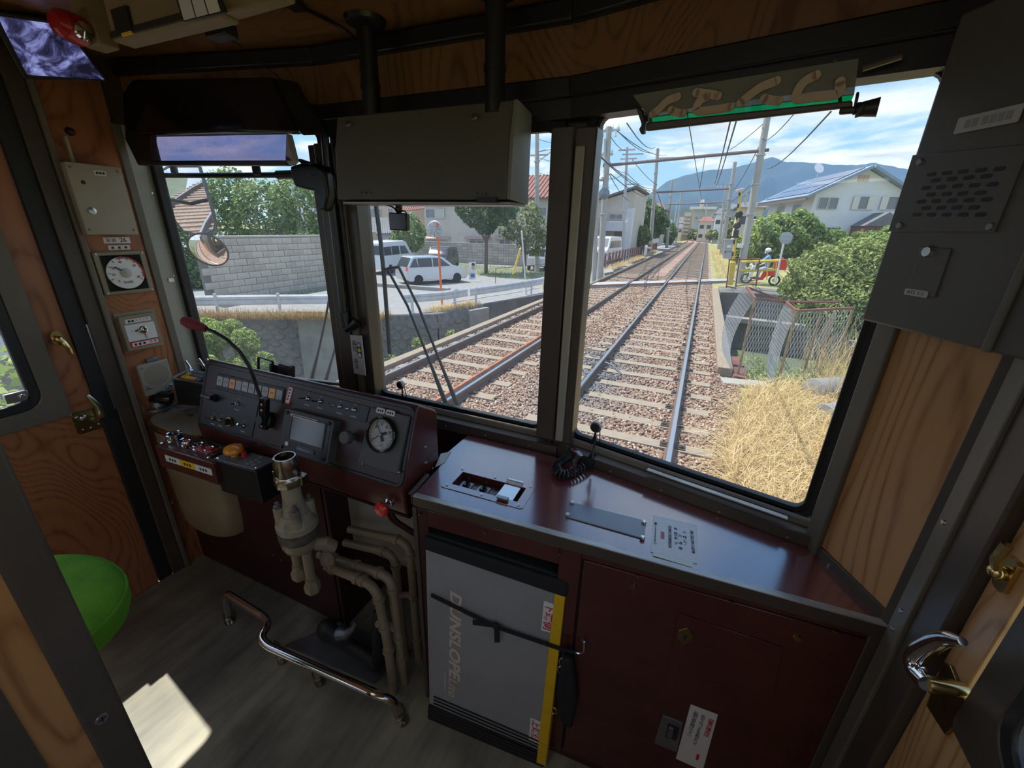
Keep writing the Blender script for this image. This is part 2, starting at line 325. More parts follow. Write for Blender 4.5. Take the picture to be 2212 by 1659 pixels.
# unseen fill lamps added behind the viewer to brighten the cab
for i, ly in enumerate((-.95, -2.6)):
    lp = thing('fill_lamp', ('first' if i == 0 else 'second') + ' added fill lamp under the saloon ceiling, unseen behind the cab', 'lamp', (-.69, ly, ZC-.05), 'added fill lamps')
    MB().bb((-1.05, ly-.09, ZC-.035), (-.33, ly+.09, ZC)).build('lamp_housing', 'white_plastic', lp, bev=.006); MB().bb((-1.0, ly-.06, ZC-.045), (-.38, ly+.06, ZC-.036)).build('diffuser', mat('lamp_diffuser', (1, .97, .9), .5, emit=6.0), lp)
struct(MB().bb((XL-.05, -6.05, -.06), (XR+.05, -6, ZC)).build('wall_back', 'oak_veneer'))

# ---- front wall: dado, sills, mullions, lintels
FP = [(-1.80, .94), (-1.10, 1.085), (-.34, 1.085), (.335, .935)]
def band(z0, z1, ins, th, pts=FP):                     # strip following the bowed front
    mb = MB()
    for (a, b) in zip(pts, pts[1:]):
        a, b = V((*a, 0)), V((*b, 0)); n = V((a-b).cross(V((0, 0, 1)))).normalized()
        if n.y > 0: n = -n
        mb.slab([a + n*ins + V((0, 0, z0)), b + n*ins + V((0, 0, z0)), b + n*ins + V((0, 0, z1)), a + n*ins + V((0, 0, z1))], n, th)
    return mb
wf = sroot('wall_front', (-.73, 1.08, 0))
band(0, .74, -.03, .03).build('dado', 'maroon_dark', wf)
band(1.622, ZC, -.05, .05, FP[1:]).build('lintel', 'dark_metal', wf); band(1.64, ZC, -.05, .05, FP[:2]).build('lintel', 'dark_metal', wf)
band(1.662, 1.703, .0, .014).build('lower_moulding', 'black_paint', wf, bev=.004)
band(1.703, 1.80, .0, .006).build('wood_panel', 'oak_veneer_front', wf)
band(1.798, 1.84, .0, .026).build('cornice', 'black_paint', wf, bev=.006)
WIN = [('window_1', (-1.48, 1.0425), (.63, .141), .640, (-.03, .03)), ('window_2', (-.69, 1.11), (1, 0), .618, (-.03, .03)), ('window_3', (.0135, 1.0455), (.571, -.129), .583, (-.03, .03))]
WF = {}
for nm, (cx, cy2), u, w, ex in WIN:
    h, zc0 = {'window_1': (.84, 1.222), 'window_2': (.80, 1.202), 'window_3': (.822, 1.213)}[nm]; M = frame((cx, cy2, zc0), (*u, 0), (0, 0, 1)); WF[nm] = M; dv_ = zc0-1.2; M0 = frame((cx, cy2, 1.2), (*u, 0), (0, 0, 1))
    r = sroot(nm, (cx, cy2, .8))
    MB(M).box((0, 0, -.004), (w+.02, h+.02, .005)).build('pane', 'window_glass', r)
    g = MB(); ringplate(g, M, w+.062, h+.062, .031, .018, .035, z0=-.012, ri=.022); ringplate(g, M, w+.04, h+.04, .010, .008, .03, z0=.006, ri=.026); g.build('gasket', 'rubber', r)
    f = MB(); ringplate(f, M, w+.15, h+.13, .046, .03, .012, z0=-.045, ri=.03); f.build('frame', 'brown_metal', r, bev=.003)
    MB(M0).bb((-w/2-.06, -.455, -.03), (w/2+.06, -.43, .052)).bb((-w/2-.06, -.43, -.03), (w/2+.06, -.408, .022)).build('sill', 'sill_paint_sheen', wf, bev=.005)
    MB(M0).bb((-w/2-.075, -.462, .050), (w/2+.075, -.428, .056)).build('sill_face', 'brown_metal', wf)
    sc = MB(M0)
    for k in range(5): screw(sc, (-w/2+w*k/4*.96+.01, -.446, .056), (0, 0, 1), .004)
    sc.build('sill_screws', 'dull_steel', wf)
# mullions
for x0, x1, lx in ((-1.172, -.992, -1.02), (-.383, -.262, -.295)):
    MB().bb((x0+.005, 1.066, .78), (x1-.005, 1.13, 1.60)).build('mullion', 'brown_metal', wf, bev=.004)
MB().bb((-.372, 1.052, .79), (-.318, 1.068, 1.60)).build('mullion_cover', 'brown_metal', wf, bev=.003)
MB().bb((-.314, 1.056, .79), (-.292, 1.068, 1.56)).build('mullion_strip', 'beige_grey', wf, bev=.003)
MB().bb((-1.125, 1.05, .79), (-1.065, 1.068, 1.60)).build('mullion_cover', 'brown_metal', wf, bev=.003)
MB().bb((-1.06, 1.054, .79), (-1.035, 1.068, 1.56)).build('mullion_strip', 'brown_light', wf, bev=.003)
# light sill strip guide under the right window
MB(WF['window_3']).bb((-.05, -.4275, .03), (.27, -.4245, .044)).build('sill_guide', 'alu_edge', wf, bev=.001)

# ---- left wall beside the windscreen
MB().bb((XL-.05, .615, 0), (XL-.004, 1.0, ZC)).build('side_lining', 'brown_metal', wl)
MB().bb((XL-.05, -.06, 1.70), (XL-.004, .62, ZC)).build('door_header', 'dark_metal', wl)
MB().bb((XL-.01, .612, 0), (XL+.002, .657, 1.80)).build('door_gasket', 'rubber', wl, bev=.002)
MB().bb((XL-.01, .657, 0), (XL+.012, .70, 1.80)).build('door_post', 'brown_metal', wl, bev=.004)
MB().bb((XL-.01, .70, 0), (XL+.022, .716, 1.80)).build('post_lip', 'brown_light', wl, bev=.003)
MB().bb((XL-.01, .716, .0), (XL+.004, .878, 1.78)).build('wood_lining', 'oak_veneer_red', wl)
MB().bb((XL-.01, .874, .72), (XL+.010, .899, 1.66)).build('lining_edge', 'brown_light', wl, bev=.003)
MB().bb((XL-.01, .895, .74), (XL+.006, .958, 1.66)).build('window_post', 'window_post', wl, bev=.003)
MB().bb((XL-.01, .953, .74), (XL+.026, .985, 1.66)).build('post_gasket', 'rubber', wl, bev=.004)
sc = MB()
for z in (1.46, 1.18, .99): screw(sc, (XL+.006, .94, z), (1, 0, 0), .004)
plate(sc, frame((XL+.006, .928, 1.165), (0, 1, 0), (0, 0, 1)), .018, .014, .004, .004)
sc.build('post_screws', 'steel', wl)
# left door
d1 = sroot('door_1', (XL-.02, .28, 0)); xd = XL-.008
dw = MB(); dw.bb((XL-.04, -.055, -.05), (xd, .612, .77)).bb((XL-.04, .548, .77), (xd, .612, 1.70)).bb((XL-.04, -.055, 1.62), (xd, .548, 1.70)).bb((XL-.04, -.055, .77), (xd, .0, 1.62)); dw.build('door_leaf', 'oak_veneer_red', d1, bev=.002)
Mw = frame((xd-.004, .274, 1.195), (0, 1, 0), (0, 0, 1)); g = MB(); ringplate(g, Mw, .548, .85, .05, .016, .012, ri=.05); g.build('window_frame', 'brown_light', d1, bev=.003)
g = MB(); ringplate(g, Mw, .45, .752, .028, .018, .05, z0=-.004, ri=.035); g.build('window_gasket', 'dark_metal', d1, bev=.004)
MB(Mw).box((0, 0, -.012), (.46, .76, .004)).build('pane', 'window_glass', d1)
c = MB(Mw); c.box((.175, -.325, .008), (.05, .03, .012)).cone((.185, -.325, .012), (.185, -.325, .02), .007); c.build('window_catch', 'steel', d1, bev=.002)
p = on(LW, 122, 730); M = frame(p, (0, 1, 0), (0, 0, 1)); k = MB(M)
for t in range(1): plate(k, Matrix.Diagonal((1, 1.55, 1, 1)), .030, .030, .006, .0149, 5)
k.ball((0, -.002, .012), .011); k.tube(bend([(0, 0, .012), (.004, -.004, .024), (.012, -.042, .026), (.014, -.06, .022)], .01), [.007]*7+[.008], 8) if 0 else k.tube([(0, 0, .012), (.005, -.012, .022), (.010, -.034, .024), (.012, -.052, .02)], .0075, 8)
k.build('thumb_latch', 'brass', d1)
p = (XL-.008, .58, .735); M = frame(p, (0, 1, 0), (0, 0, 1)); k = MB(); plate(k, M, .074, .078, .004, .01); k.build('handle_plate', 'old_brass', d1, bev=.001)
k = MB(M); k.ball((-.012, .018, .012), .012, sc=(1, 1, .8)).ball((-.026, .024, .008), .006); k.tube([(.012, .0, .006), (.016, .002, .03), (.020, .02, .05), (.018, .06, .058), (.004, .10, .05)], [.009, .01, .0105, .010, .006], 10); k.build('lever', 'worn_chrome', d1)
sc = MB(M)
for q in ((-.02, -.024), (0, -.026), (.022, -.022)): sc.ball((*q, .004), .0035, 8)
sc.build('plate_screws', 'steel', d1)
MB().box((XL+.0, .655, .90), (.01, .004, .30)).build('edge_strip', 'steel', wl)

# ---- right side: corner panel, post, door
MB().slab([on(RWP, 1766, 1166, -.02) * 1.0, V((.43, .73, .745)), V((.43, .73, ZC)), V((.335, .945, ZC)), V((.335, .945, .745))], V(RWP[1]), .001).build('corner_backing', 'brown_metal', wr)
n = V(RWP[1]).normalized(); a, b = V((.325, .92, 0)), V((.408, .754, 0)); up = V((0, 0, 1))
MB().slab([a+up*.72, b+up*.72, b+up*ZC, a+up*ZC], -n, .02).build('corner_panel', 'oak_veneer', wr)
MB().slab([a+up*.73, b+up*.73, b+up*.765, a+up*.765], n, .006).build('panel_bottom_trim', 'brown_metal', wr, bev=.002)
t = (b-a).normalized(); MB().slab([b-t*.018+up*.73, b+t*.002+up*.73, b+t*.002+up*1.8, b-t*.018+up*1.8], n, .008).build('panel_side_trim', 'brown_metal', wr, bev=.002)
MB().slab([a+up*.73-t*.025, a+up*.73+t*.012, a+up*1.62+t*.012, a+up*1.62-t*.025], n, .012).build('panel_front_trim', 'brown_light', wr, bev=.003)
MB().bb((.404, .655, 0), (XR+.05, .765, 1.80)).build('door_post', 'brown_metal', wr, bev=.004)
MB().bb((.398, .715, .0), (.406, .752, 1.80)).build('post_edge', 'brown_light', wr, bev=.002)
MB().bb((.33, .78, 0), (XR+.05, .96, .70)).build('corner_base', 'dark_metal', wr)
sc = MB()
for z in (.76, .80, .98): screw(sc, (.398, .735, z), (-1, 0, 0), .0045)
screw(sc, V((.345, .88, .748)) + n*.004, n, .004); sc.build('post_screws', 'steel', wr)
MB().bb((XR, -.06, 1.70), (XR+.05, .66, ZC)).build('door_header', 'dark_metal', wr)
d2 = sroot('door_2', (XR+.02, .30, 0)); xd = XR
dw = MB(); dw.bb((xd, -.055, -.05), (XR+.04, .652, .765)).bb((xd, .60, .765), (XR+.04, .652, 1.70)).bb((xd, -.055, 1.62), (XR+.04, .60, 1.70)).bb((xd, -.055, .765), (XR+.04, .0, 1.62)); dw.build('door_leaf', 'oak_veneer', d2, bev=.002)
Mw = frame((xd+.004, .288, 1.195), (0, -1, 0), (0, 0, 1)); g = MB(); ringplate(g, Mw, .578, .86, .05, .016, .012, ri=.05); g.build('window_frame', 'brown_metal', d2, bev=.003)
g = MB(); ringplate(g, Mw, .48, .762, .02, .02, .05, z0=-.004, ri=.04); g.build('window_gasket', 'dark_metal', d2, bev=.004)
MB(Mw).box((0, 0, -.012), (.48, .76, .004)).build('pane', 'window_glass', d2)
k = MB(); k.slab([PX(x, y, XR) for x, y in ((2045, 1432), (2062, 1440), (2098, 1528), (2088, 1556), (2050, 1590), (2010, 1528))], (-1, 0, 0), .005); k.build('handle_plate', 'old_brass', d2, bev=.001)
k = MB(); k.tube([PX(2086, 1492, XR-.004), PX(2045, 1484, .395), PX(2003, 1476, .375)], [.009, .011, .011], 12); k.build('spindle', 'brass', d2)
k = MB(); k.tube(spline([PX(x, y, .372) for x, y in ((2002, 1478), (1980, 1452), (1979, 1420), (2004, 1396), (2042, 1380), (2080, 1386))], 6), [.0095, .010, .0105, .011, .0112, .0115, .012, .012, .0125, .0125, .0128, .013, .013, .013, .013, .013, .0128, .0125, .0122, .012, .0118, .0114, .011, .0105, .010, .0095, .009, .008, .007, .006, .005], 14); k.build('lever', 'chrome', d2)
M = frame((xd, .628, .985), (0, -1, 0), (0, 0, 1)); k = MB(M); plate(k, Matrix(), .024, .05, .006, .008); k.ball((0, 0, .012), .01); k.tube([(0, 0, .012), (.004, .02, .022), (.006, .045, .02)], .006, 8); k.build('thumb_latch', 'brass', d2)

# ---- partition jamb at the left of the viewer
pt = sroot('trim_1', (-.745, .07, 0))
MB().bb((-.79, -.05, 0), (-.712, .06, ZC)).build('partition_post', 'oak_veneer', pt)
MB().bb((-.72, -.05, 0), (-.70, .064, ZC)).build('jamb_plate', 'brown_metal', pt)
MB().bb((-.79, .06, 0), (-.703, .107, ZC)).build('jamb_wood', 'oak_strip', pt)
MB().bb((-.79, .104, 0), (-.70, .150, ZC)).build('jamb_edge', 'brown_metal', pt, bev=.006)
sc = MB(); q = PX(220, 1553, -.70); sc.cone(q - V((.001, 0, 0)), q + V((.0012, 0, 0)), .0085, .0075, 14); sc.build('jamb_screw', 'dull_steel', pt)
sc = MB(); sc.box(q + V((.0014, 0, 0)), (.0004, .009, .0022)).box(q + V((.0014, 0, 0)), (.0004, .0022, .009)); sc.build('screw_slot', 'ink', pt)
# ================================================================ driver's console
CON = ((0, .718, .752), (0, -.195, .075)); MC = frame((-1.025, .718, .752), (1, 0, 0), (0, .075, .195)); MCI = MC.inverted()
NC = V(CON[1]).normalized()
def cp(x, y): q = MCI @ on(CON, x, y); return q.x, q.y
def cpl(x, y, z=0): a, b = cp(x, y); return MC @ Matrix.Translation((a, b, z))
X0, X1 = -1.445, -.605
con = thing('driver_console', 'maroon driver console with sloping black instrument panel below the left window', 'console', ((X0+X1)/2, .8, .655))
prof = [(.714, .740), (.789, .940), (.800, .948), (.872, .905), (.880, .895), (.880, .655), (.722, .655)]
mb = MB(); mb.slab([V((X0, y, z)) for y, z in prof], (1, 0, 0), X1-X0); mb.build('body', 'maroon', con, bev=.006, segs=3)
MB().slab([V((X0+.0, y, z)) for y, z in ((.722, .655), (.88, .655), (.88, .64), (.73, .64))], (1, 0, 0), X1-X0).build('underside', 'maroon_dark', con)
mb = MB(MC); w = X1-X0; ringplate(mb, Matrix.Translation((0, .098, 0)), w-.006, .214, .010, .006, .02, z0=-.002, ri=.014); mb.build('panel_rim', 'black_paint', con, bev=.002)
MB(MC).box((0.0, .098, -.0005), (w-.02, .196, .004)).build('panel_face', 'panel_maroon', con)
# indicator lamps
strip = MB(); a = V((*cp(479, 823), 0)); b = V((*cp(606.6, 853), 0)); ang = math.atan2(b.y-a.y, b.x-a.x); mid = (a+b)/2; MS = MC @ Matrix.Translation(mid) @ Matrix.Rotation(ang, 4, 'Z'); Ls = (b-a).length
plate(strip, MS, Ls*1.13, .046, .0045, .003); strip = strip.build('lamp_strip', 'black_plastic', con, bev=.001)
cols = ['lamp_green', 'lamp_grey', 'lamp_orange', 'lamp_grey', 'lamp_green', 'lamp_grey', 'lamp_grey', 'lamp_grey', 'lamp_amber', 'lamp_grey']
for i, cn in enumerate(cols):
    m = MB(); plate(m, MS @ Matrix.Translation(((i/9-.5)*Ls, 0, .004)), Ls/9*.86, .030, .003, .002); lm = m.build('indicator_lamp', cn, strip, bev=.0006)
    m = MB(MS @ Matrix.Translation(((i/9-.5)*Ls, 0, .0072)))
    for dx in (-.005, 0, .005): m.box((dx, .001, 0), (.003, .007, .0003))
    if i not in (9, 3): m.build('lamp_legend', 'faint_ink', strip)
def quadplate(pts, t, nm, m, par, off=0, bev=.001):
    q = [on(CON, x, y, off) for x, y in pts]; return MB().slab(q, NC, t).build(nm, m, par, bev=bev)
sp = quadplate([(463, 838), (563, 863), (546, 944), (434, 917)], .004, 'switch_panel', 'panel_black', con)
sp2 = quadplate([(628, 834), (801, 879), (792, 913), (623, 868)], .004, 'switch_panel', 'panel_black', con)
def toggle(x, y, par, dx=-.2, dy=.0, r=.005, tip='chrome'):
    m = MB(cpl(x, y, .004)); m.lathe([(r*1.5, 0), (r*1.5, .003), (r, .006), (r*.6, .008)], 10); m.tube([(0, 0, .006), (dx*.012, dy*.012, .014), (dx*.026, dy*.026, .021)], [r*.4, r*.5, r*.7], 8); m.build('toggle_switch', tip, par)
    m = MB(cpl(x, y, .0042)); m.box((0, -.019, 0), (.020, .004, .0004)).box((0, .014, 0), (.004, .004, .0004)); m.build('switch_legend', 'faint_ink', par)
toggle(516, 872, sp, .0, -.1); toggle(464, 903, sp, -.3, 0); toggle(480, 907, sp, -.3, .1); toggle(529, 919, sp, 0, .2)
m = MB(cpl(470, 860, .004)); m.lathe([(.012, 0), (.012, .006), (.008, .012), (.008, .022)], 14); m.box((-.014, .002, .024), (.05, .011, .008)); m.build('rotary_switch', 'black_gloss', sp, bev=.002)
m = MB(cpl(500, 911, .004)); m.lathe([(.014, 0), (.014, .004), (.010, .006), (.009, .018), (.007, .020)], 16); m.build('rotary_switch', 'black_plastic', sp)
m = MB(cpl(500, 911, .004)); ringplate(m, Matrix.Translation((0, 0, .002)), .03, .03, .004, .004, .0149); m.tube([(-.014, -.006, .018), (.008, .004, .021)], .002, 6); m.build('switch_ring', 'brass', sp)
for x, y in ((668, 861), (695, 867), (737, 878), (768, 885)): toggle(x, y, sp2, -.45, -.05, .0045)
m = MB(cpl(712, 872, .004)); m.ball((0, 0, 0), .003, 8); m.build('pilot_lamp', 'red_gloss', sp2)
tg = quadplate([(627, 834), (638, 837), (629, 874), (617, 871)], .0055, 'warning_strip', 'red_plate', con)
quadplate([(628.5, 836), (636, 838), (627.5, 872), (619.5, 870)], .006, 'strip_paper', 'white_label', tg)
m = MB(); 
for f in (.15, .35, .55, .75):
    m.add([(-.003, -.0025, 0), (.003, -.0025, 0), (.003, .0025, 0), (-.003, .0025, 0)], [(0, 1, 2, 3)], cpl(632-9*f, 837+33*f, .0063))
m.build('strip_legend', 'ink', tg)
# screen unit
TL, TR, BR, BL = (cp(641, 887), cp(739, 908), cp(719, 990), cp(620, 971)); ctr = [(TL[i]+TR[i]+BR[i]+BL[i])/4 for i in (0, 1)]
uu = V((TR[0]-TL[0]+BR[0]-BL[0], TR[1]-TL[1]+BR[1]-BL[1], 0)); w_ = uu.length/2; h_ = (V((TL[0]-BL[0], TL[1]-BL[1], 0)).length + V((TR[0]-BR[0], TR[1]-BR[1], 0)).length)/2
MD = MC @ Matrix.Translation((ctr[0], ctr[1], 0))
mon = MB(); w_ *= 1.06; h_ *= 1.06; plate(mon, MD, w_, h_*.98, .030, .006); mon = mon.build('screen_unit', 'panel_grey', con, bev=.002)
m = MB(); plate(m, MD @ Matrix.Translation((0, 0, .030)), w_*.93, h_*.90, .0012, .003); m.build('bezel', 'panel_black', mon)
m = MB(); ringplate(m, MD @ Matrix.Translation((.006, .012, .031)), w_*.70, h_*.60, .003, .003, .004); m.build('screen_frame', 'panel_grey', mon)
m = MB(); plate(m, MD @ Matrix.Translation((.006, .012, .031)), w_*.66, h_*.55, .001, .003); m.build('screen', 'screen_grey', mon)
m = MB(MD); m.box((-.012, .046*h_/.12, .0325), (w_*.55, .007, .001)); m.build('screen_label', 'white_label', mon)
m = MB(MD); m.lathe([(.0065, .031), (.0065, .034), (.003, .035)], 14, Matrix.Translation((-w_*.33, -h_*.30, 0))); m.build('white_button', 'white_plastic', mon)
m = MB(MD); m.box((.012, -h_*.33, .0325), (w_*.36, .008, .002)).box((.012, -h_*.27, .0325), (w_*.36, .002, .001)); m.build('card_slot', 'black_gloss', mon)
m = MB(MD)
for sx in (-1, 1):
    for sy2 in (-1, 1): m.lathe([(.005, .031), (.005, .0345), (.0035, .0355)], 10, Matrix.Translation((sx*w_*.43, sy2*h_*.41, 0)))
m.build('bezel_screws', 'black_plastic', mon)
m = MB(cpl(766, 943)); m.lathe([(.009, 0), (.009, .02), (.018, .022), (.0185, .036), (.016, .040)], 20); m.build('control_knob', 'panel_grey', con)
# pressure gauge
gp = quadplate([(809, 880), (890, 899), (864, 1024), (777, 998)], .012, 'gauge_plate', 'panel_grey', con, bev=.002)
gc = cp(833, 938); MG = MC @ Matrix.Translation((gc[0], gc[1], .012)); R_ = .047
gb = MB(MG); gb.lathe([(R_, 0), (R_, .010), (R_*.95, .013), (R_*.87, .012), (R_*.87, .004)], 36); gb = gb.build('gauge_bezel', 'black_gloss', gp)
m = MB(MG); m.lathe([(1e-6, .0045), (R_*.88, .0045)], 36); m.build('gauge_dial', 'gauge_face', gb)
m = MB(MG); k = 10; m.add([(0, 0, 0)] + [], [])
pts = [(R_*.86*math.cos(math.radians(t)), R_*.86*math.sin(math.radians(t)), .0052) for t in range(112, 216, 8)]; m.add(pts, [tuple(range(len(pts)))]); m.build('dial_sector', 'gauge_tan', gb)
m = MB(MG)
for t in range(-40, 221, 13): m.box((0, 0, 0), (.006, .0012, .0003), Matrix.Rotation(math.radians(t), 4, 'Z') @ Matrix.Translation((R_*.76, 0, .0057)))
for t, l in ((124, .034), (216, .036), (28, .018), (-62, .018)): m.box((l/2, 0, .0068), (l, .0016 if l > .03 else .007, .0006), Matrix.Rotation(math.radians(t), 4, 'Z'))
m.build('gauge_hands', 'ink', gb)
for i, t in enumerate(range(20, 150, 40)): text(str((3-i)*3), .012, 'ink', gb, MG @ Matrix.Translation((R_*.56*math.cos(math.radians(t)), R_*.56*math.sin(math.radians(t)), .0056)), 'dial_number', ext=.0001)
m = MB(MG); m.ball((0, 0, .0075), .0035, 10); m.build('gauge_hub', 'steel', gb)
for x, y in ((829, 887), (850, 892)):
    m = MB(); plate(m, cpl(x, y, .012), .028, .014, .0008, .003); lb = m.build('gauge_label', 'white_label', gp)
    m = MB(cpl(x, y, .013)); [m.box((d, 0, 0), (.0045, .006, .0003)) for d in (-.007, 0, .007)]; m.build('label_legend', 'ink', gp)
m = MB(); [screw(m, on(CON, x, y, .012), NC, .003) for x, y in ((784, 1002), (862, 1020))]; m.build('plate_screws', 'dull_steel', gp)
# console side screws, front pull knob with its label
m = MB(); [screw(m, PX(x, y, X1+.0005), (1, 0, 0), .004) for x, y in ((919, 965), (920, 999), (936, 1011))]; m.build('side_screws', 'steel', con)
kp = PY(842, 1084, .722); MK = frame(kp, (1, 0, 0), (0, 0, 1))
m = MB(MK); m.lathe([(.014, 0), (.014, .008), (.010, .011), (.007, .013), (.007, .024)], 16); m.build('knob_collar', 'chrome', con)
m = MB(MK); m.lathe([(.009, .022), (.020, .030), (.021, .036), (.017, .041), (1e-6, .042)], 22); m.build('pull_knob', 'red_gloss', con)
m = MB(); plate(m, frame(PY(848, 1058, .7215), (1, 0, 0), (0, 0, 1)), .03, .012, .001, .004); lb = m.build('knob_label', 'white_label', con)
m = MB(frame(PY(848, 1058, .7203), (1, 0, 0), (0, 0, 1))); [m.box((d, 0, .0003), (.004, .006, .0003)) for d in (-.008, -.002, .004, .009)]; m.build('label_legend', 'faint_ink', con)
m = MB(); m.tube(bend([(-.69, .74, .655), (-.69, .745, .60), (-.64, .78, .54), (-.60, .80, .50)], .04), .006, 8); m.tube(bend([(-.675, .74, .655), (-.675, .745, .605), (-.625, .78, .545), (-.585, .80, .505)], .04), .006, 8); m.build('conduit', 'maroon_dark', con)

# ---- button boxes in front of the console
zt = .722; T = lambda x, y: PZ(x, y, zt)
db = thing('door_button_box', 'maroon box of chrome and red push buttons left of the orange button', 'control box', T(420, 985) - V((0, 0, .09)))
c1, c2, c3, c4 = T(333, 962), T(458, 1000), T(520, 972), T(396, 934)
MB().slab([c1, c2, c3, c4], (0, 0, -1), .075).build('box_body', 'maroon', db, bev=.004)
MB().slab([T(354, 957), T(456, 989), T(497, 971), T(398, 941)], (0, 0, 1), .004).build('button_plate', 'black_gloss', db, bev=.001)
MB().slab([T(408, 970), T(449, 984), T(475, 973), T(437, 962)], (0, 0, 1), .006).build('red_plate', 'red_plate', db, bev=.001)
for x, y, r, h, red in ((379, 950, .022, .022, 0), (404, 962, .013, .014, 1), (430, 969, .015, .014, 0), (453, 976, .014, .012, 1)):
    p = T(x, y); Mx = Matrix.Translation(p)
    m = MB(Mx); m.lathe([(r*1.15, 0), (r*1.15, .004), (r, .006), (r, h), (r*.9, h+.002), (r*.78, h), (r*.78, h-.006)], 22); bt = m.build('push_button', 'chrome', db)
    m = MB(Mx); m.lathe([(r*.78, h-.007), (r*.76, h-.001 if red else h-.004), (1e-6, h-.0005 if red else h-.004)], 22); m.build('button_cap', 'red_gloss' if red else 'black_gloss', bt)
e = (c2-c1).normalized(); nf = e.cross(V((0, 0, 1))).normalized(); nf = nf if nf.y < 0 else -nf
fl = c1 + nf*.0005 - V((0, 0, .034)); MF = frame(fl, e, (0, 0, 1)); Lf = (c2-c1).length
for i, (mn, f0, f1) in enumerate((('white_label', .16, .42), ('yellow_label', .42, .68), ('white_label', .68, .96))):
    MB(MF).bb((Lf*f0, -.011, 0), (Lf*f1, .011, .001)).build('strip_label', mn, db)
    m = MB(MF); [m.box((Lf*(f0+f1)/2 + d, 0, .0013), (.007, .009, .0003)) for d in (-.012, .0, .012)]; m.build('label_legend', 'ink', db)
m = MB(); [m.ball(T(x, y), .004, 8) for x, y in ((349, 957), (490, 968), (486, 986), (450, 988))]; m.build('box_screws', 'chrome', db)
ob = thing('orange_button_box', 'black box with a large orange mushroom button and small knobs', 'control box', T(535, 1000) - V((0, 0, .12)))
MB().slab([T(461, 993), T(552, 1019), T(601, 994), T(508, 968)], (0, 0, -1), .11).build('box_body', 'black_plastic', ob, bev=.003)
MB().slab([T(463, 992), T(551, 1017), T(598, 994), T(510, 970)], (0, 0, 1), .003).build('top_plate', 'plate_grey', ob, bev=.001)
Mx = Matrix.Translation(T(508, 986)); m = MB(Mx); m.lathe([(.010, 0), (.010, .012), (.024, .016), (.027, .022), (.024, .031), (.014, .036), (1e-6, .037)], 26); m.build('mushroom_button', 'orange_btn', ob)
for x, y, mn in ((521, 972, 'panel_grey'), (536, 979, 'black_gloss'), (529, 987, 'red_gloss')):
    m = MB(Matrix.Translation(T(x, y))); m.lathe([(.009, 0), (.009, .004), (.0075, .006), (.0078, .018), (.005, .02), (1e-6, .02)], 14); m.build('small_knob', mn, ob)
m = MB(); [m.box(T(x, y)+V((0, 0, .0034)), (.010, .006, .0004)) for x, y in ((544, 1000), (553, 995), (562, 990), (535, 1004), (548, 1006), (560, 1000))]; m.build('plate_legend', 'faint_ink', ob)
m = MB(); [m.ball(T(x, y)+V((0, 0, .003)), .004, 8) for x, y in ((471, 991), (554, 1012), (590, 993))]; m.build('plate_screws', 'chrome', ob)
mb = MB(); q0, q1 = PY(450, 1042, .66), PY(560, 1076, .66); mb.slab([q0, q1, q1+V((0, .06, 0)), q0+V((0, .06, 0))], (0, 0, 1), .02); tag(mb.build('console_shelf', 'maroon', None, bev=.004), 'maroon shelf edge under the button boxes with a bright worn lip', 'shelf')

# ---- gooseneck microphone
g0 = on(CON, 575, 905, .02)
gm = thing('gooseneck_microphone', 'gooseneck microphone with maroon foam tip clamped on the console', 'microphone', g0)
m = MB(MC @ Matrix.Translation((*cp(585, 907), 0))); m.lathe([(.024, 0), (.024, .02), (.016, .024), (.014, .04)], 20); m.build('clamp_wheel', 'black_plastic', gm)
q = on(CON, 571, 893, .03); MQ = frame(q, (1, .0, -.15), (-.12, .1, 1)); m = MB(MQ); m.box((0, 0, 0), (.028, .10, .016)); m.build('clamp_bar', 'black_gloss', gm, bev=.003)
m = MB(MQ); [m.ball((dx, dy, .009), .005, 10, (1, 1, .5)) for dx, dy in ((0, .03), (0, .012), (0, -.022), (0, -.04))]; m.build('clamp_bolts', 'dull_steel', gm)
path = [PY(563, 858, .70), PY(556, 840, .70), PY(548, 815, .695), PY(538, 790, .69), PY(517, 758, .685), PY(490, 733, .68), PY(465, 718, .675), PY(440, 708, .67)]
m = MB(); m.tube(path, .0048, 10); m.build('neck', 'cable', gm)
a, b = PY(441, 709, .67), PY(400, 694, .665); d = (b-a).normalized(); Ln = (b-a).length
m = MB(frame(a, d.orthogonal(), d.cross(d.orthogonal()))); m = MB(Matrix.Translation(a) @ d.to_track_quat('Z', 'Y').to_matrix().to_4x4()); m.lathe([(.007, -.008), (.010, 0), (.014, Ln*.45), (.0155, Ln*.8), (.013, Ln*1.02), (.007, Ln*1.14), (1e-6, Ln*1.17)], 18); m.build('foam_tip', 'mic_foam', gm)

# ---- little folding mirror standing on the console
p0 = PY(575, 808, .86); dm = thing('desk_mirror', 'small black framed mirror standing on the console top edge', 'mirror', p0)
M = frame(PY(576, 790, .87), (1, .05, -.12), (.0, .1, 1)); m = MB(); ringplate(m, M, .066, .052, .004, .008, .008); m.build('mirror_frame', 'black_plastic', dm, bev=.001)
m = MB(); plate(m, M, .06, .046, .003, .006); m.build('mirror_glass', 'window_glass', dm)
m = MB(frame(PY(619, 801, .875), (1, .05, -.12), (0, .1, 1))); m.box((0, 0, 0), (.048, .044, .03)); m.build('mirror_body', 'black_plastic', dm, bev=.006)
m = MB(frame(PY(600, 796, .885), (1, .05, -.12), (0, .1, 1))); m.box((0, -.004, 0), (.07, .030, .004)); m.build('mirror_back', 'black_gloss', dm)

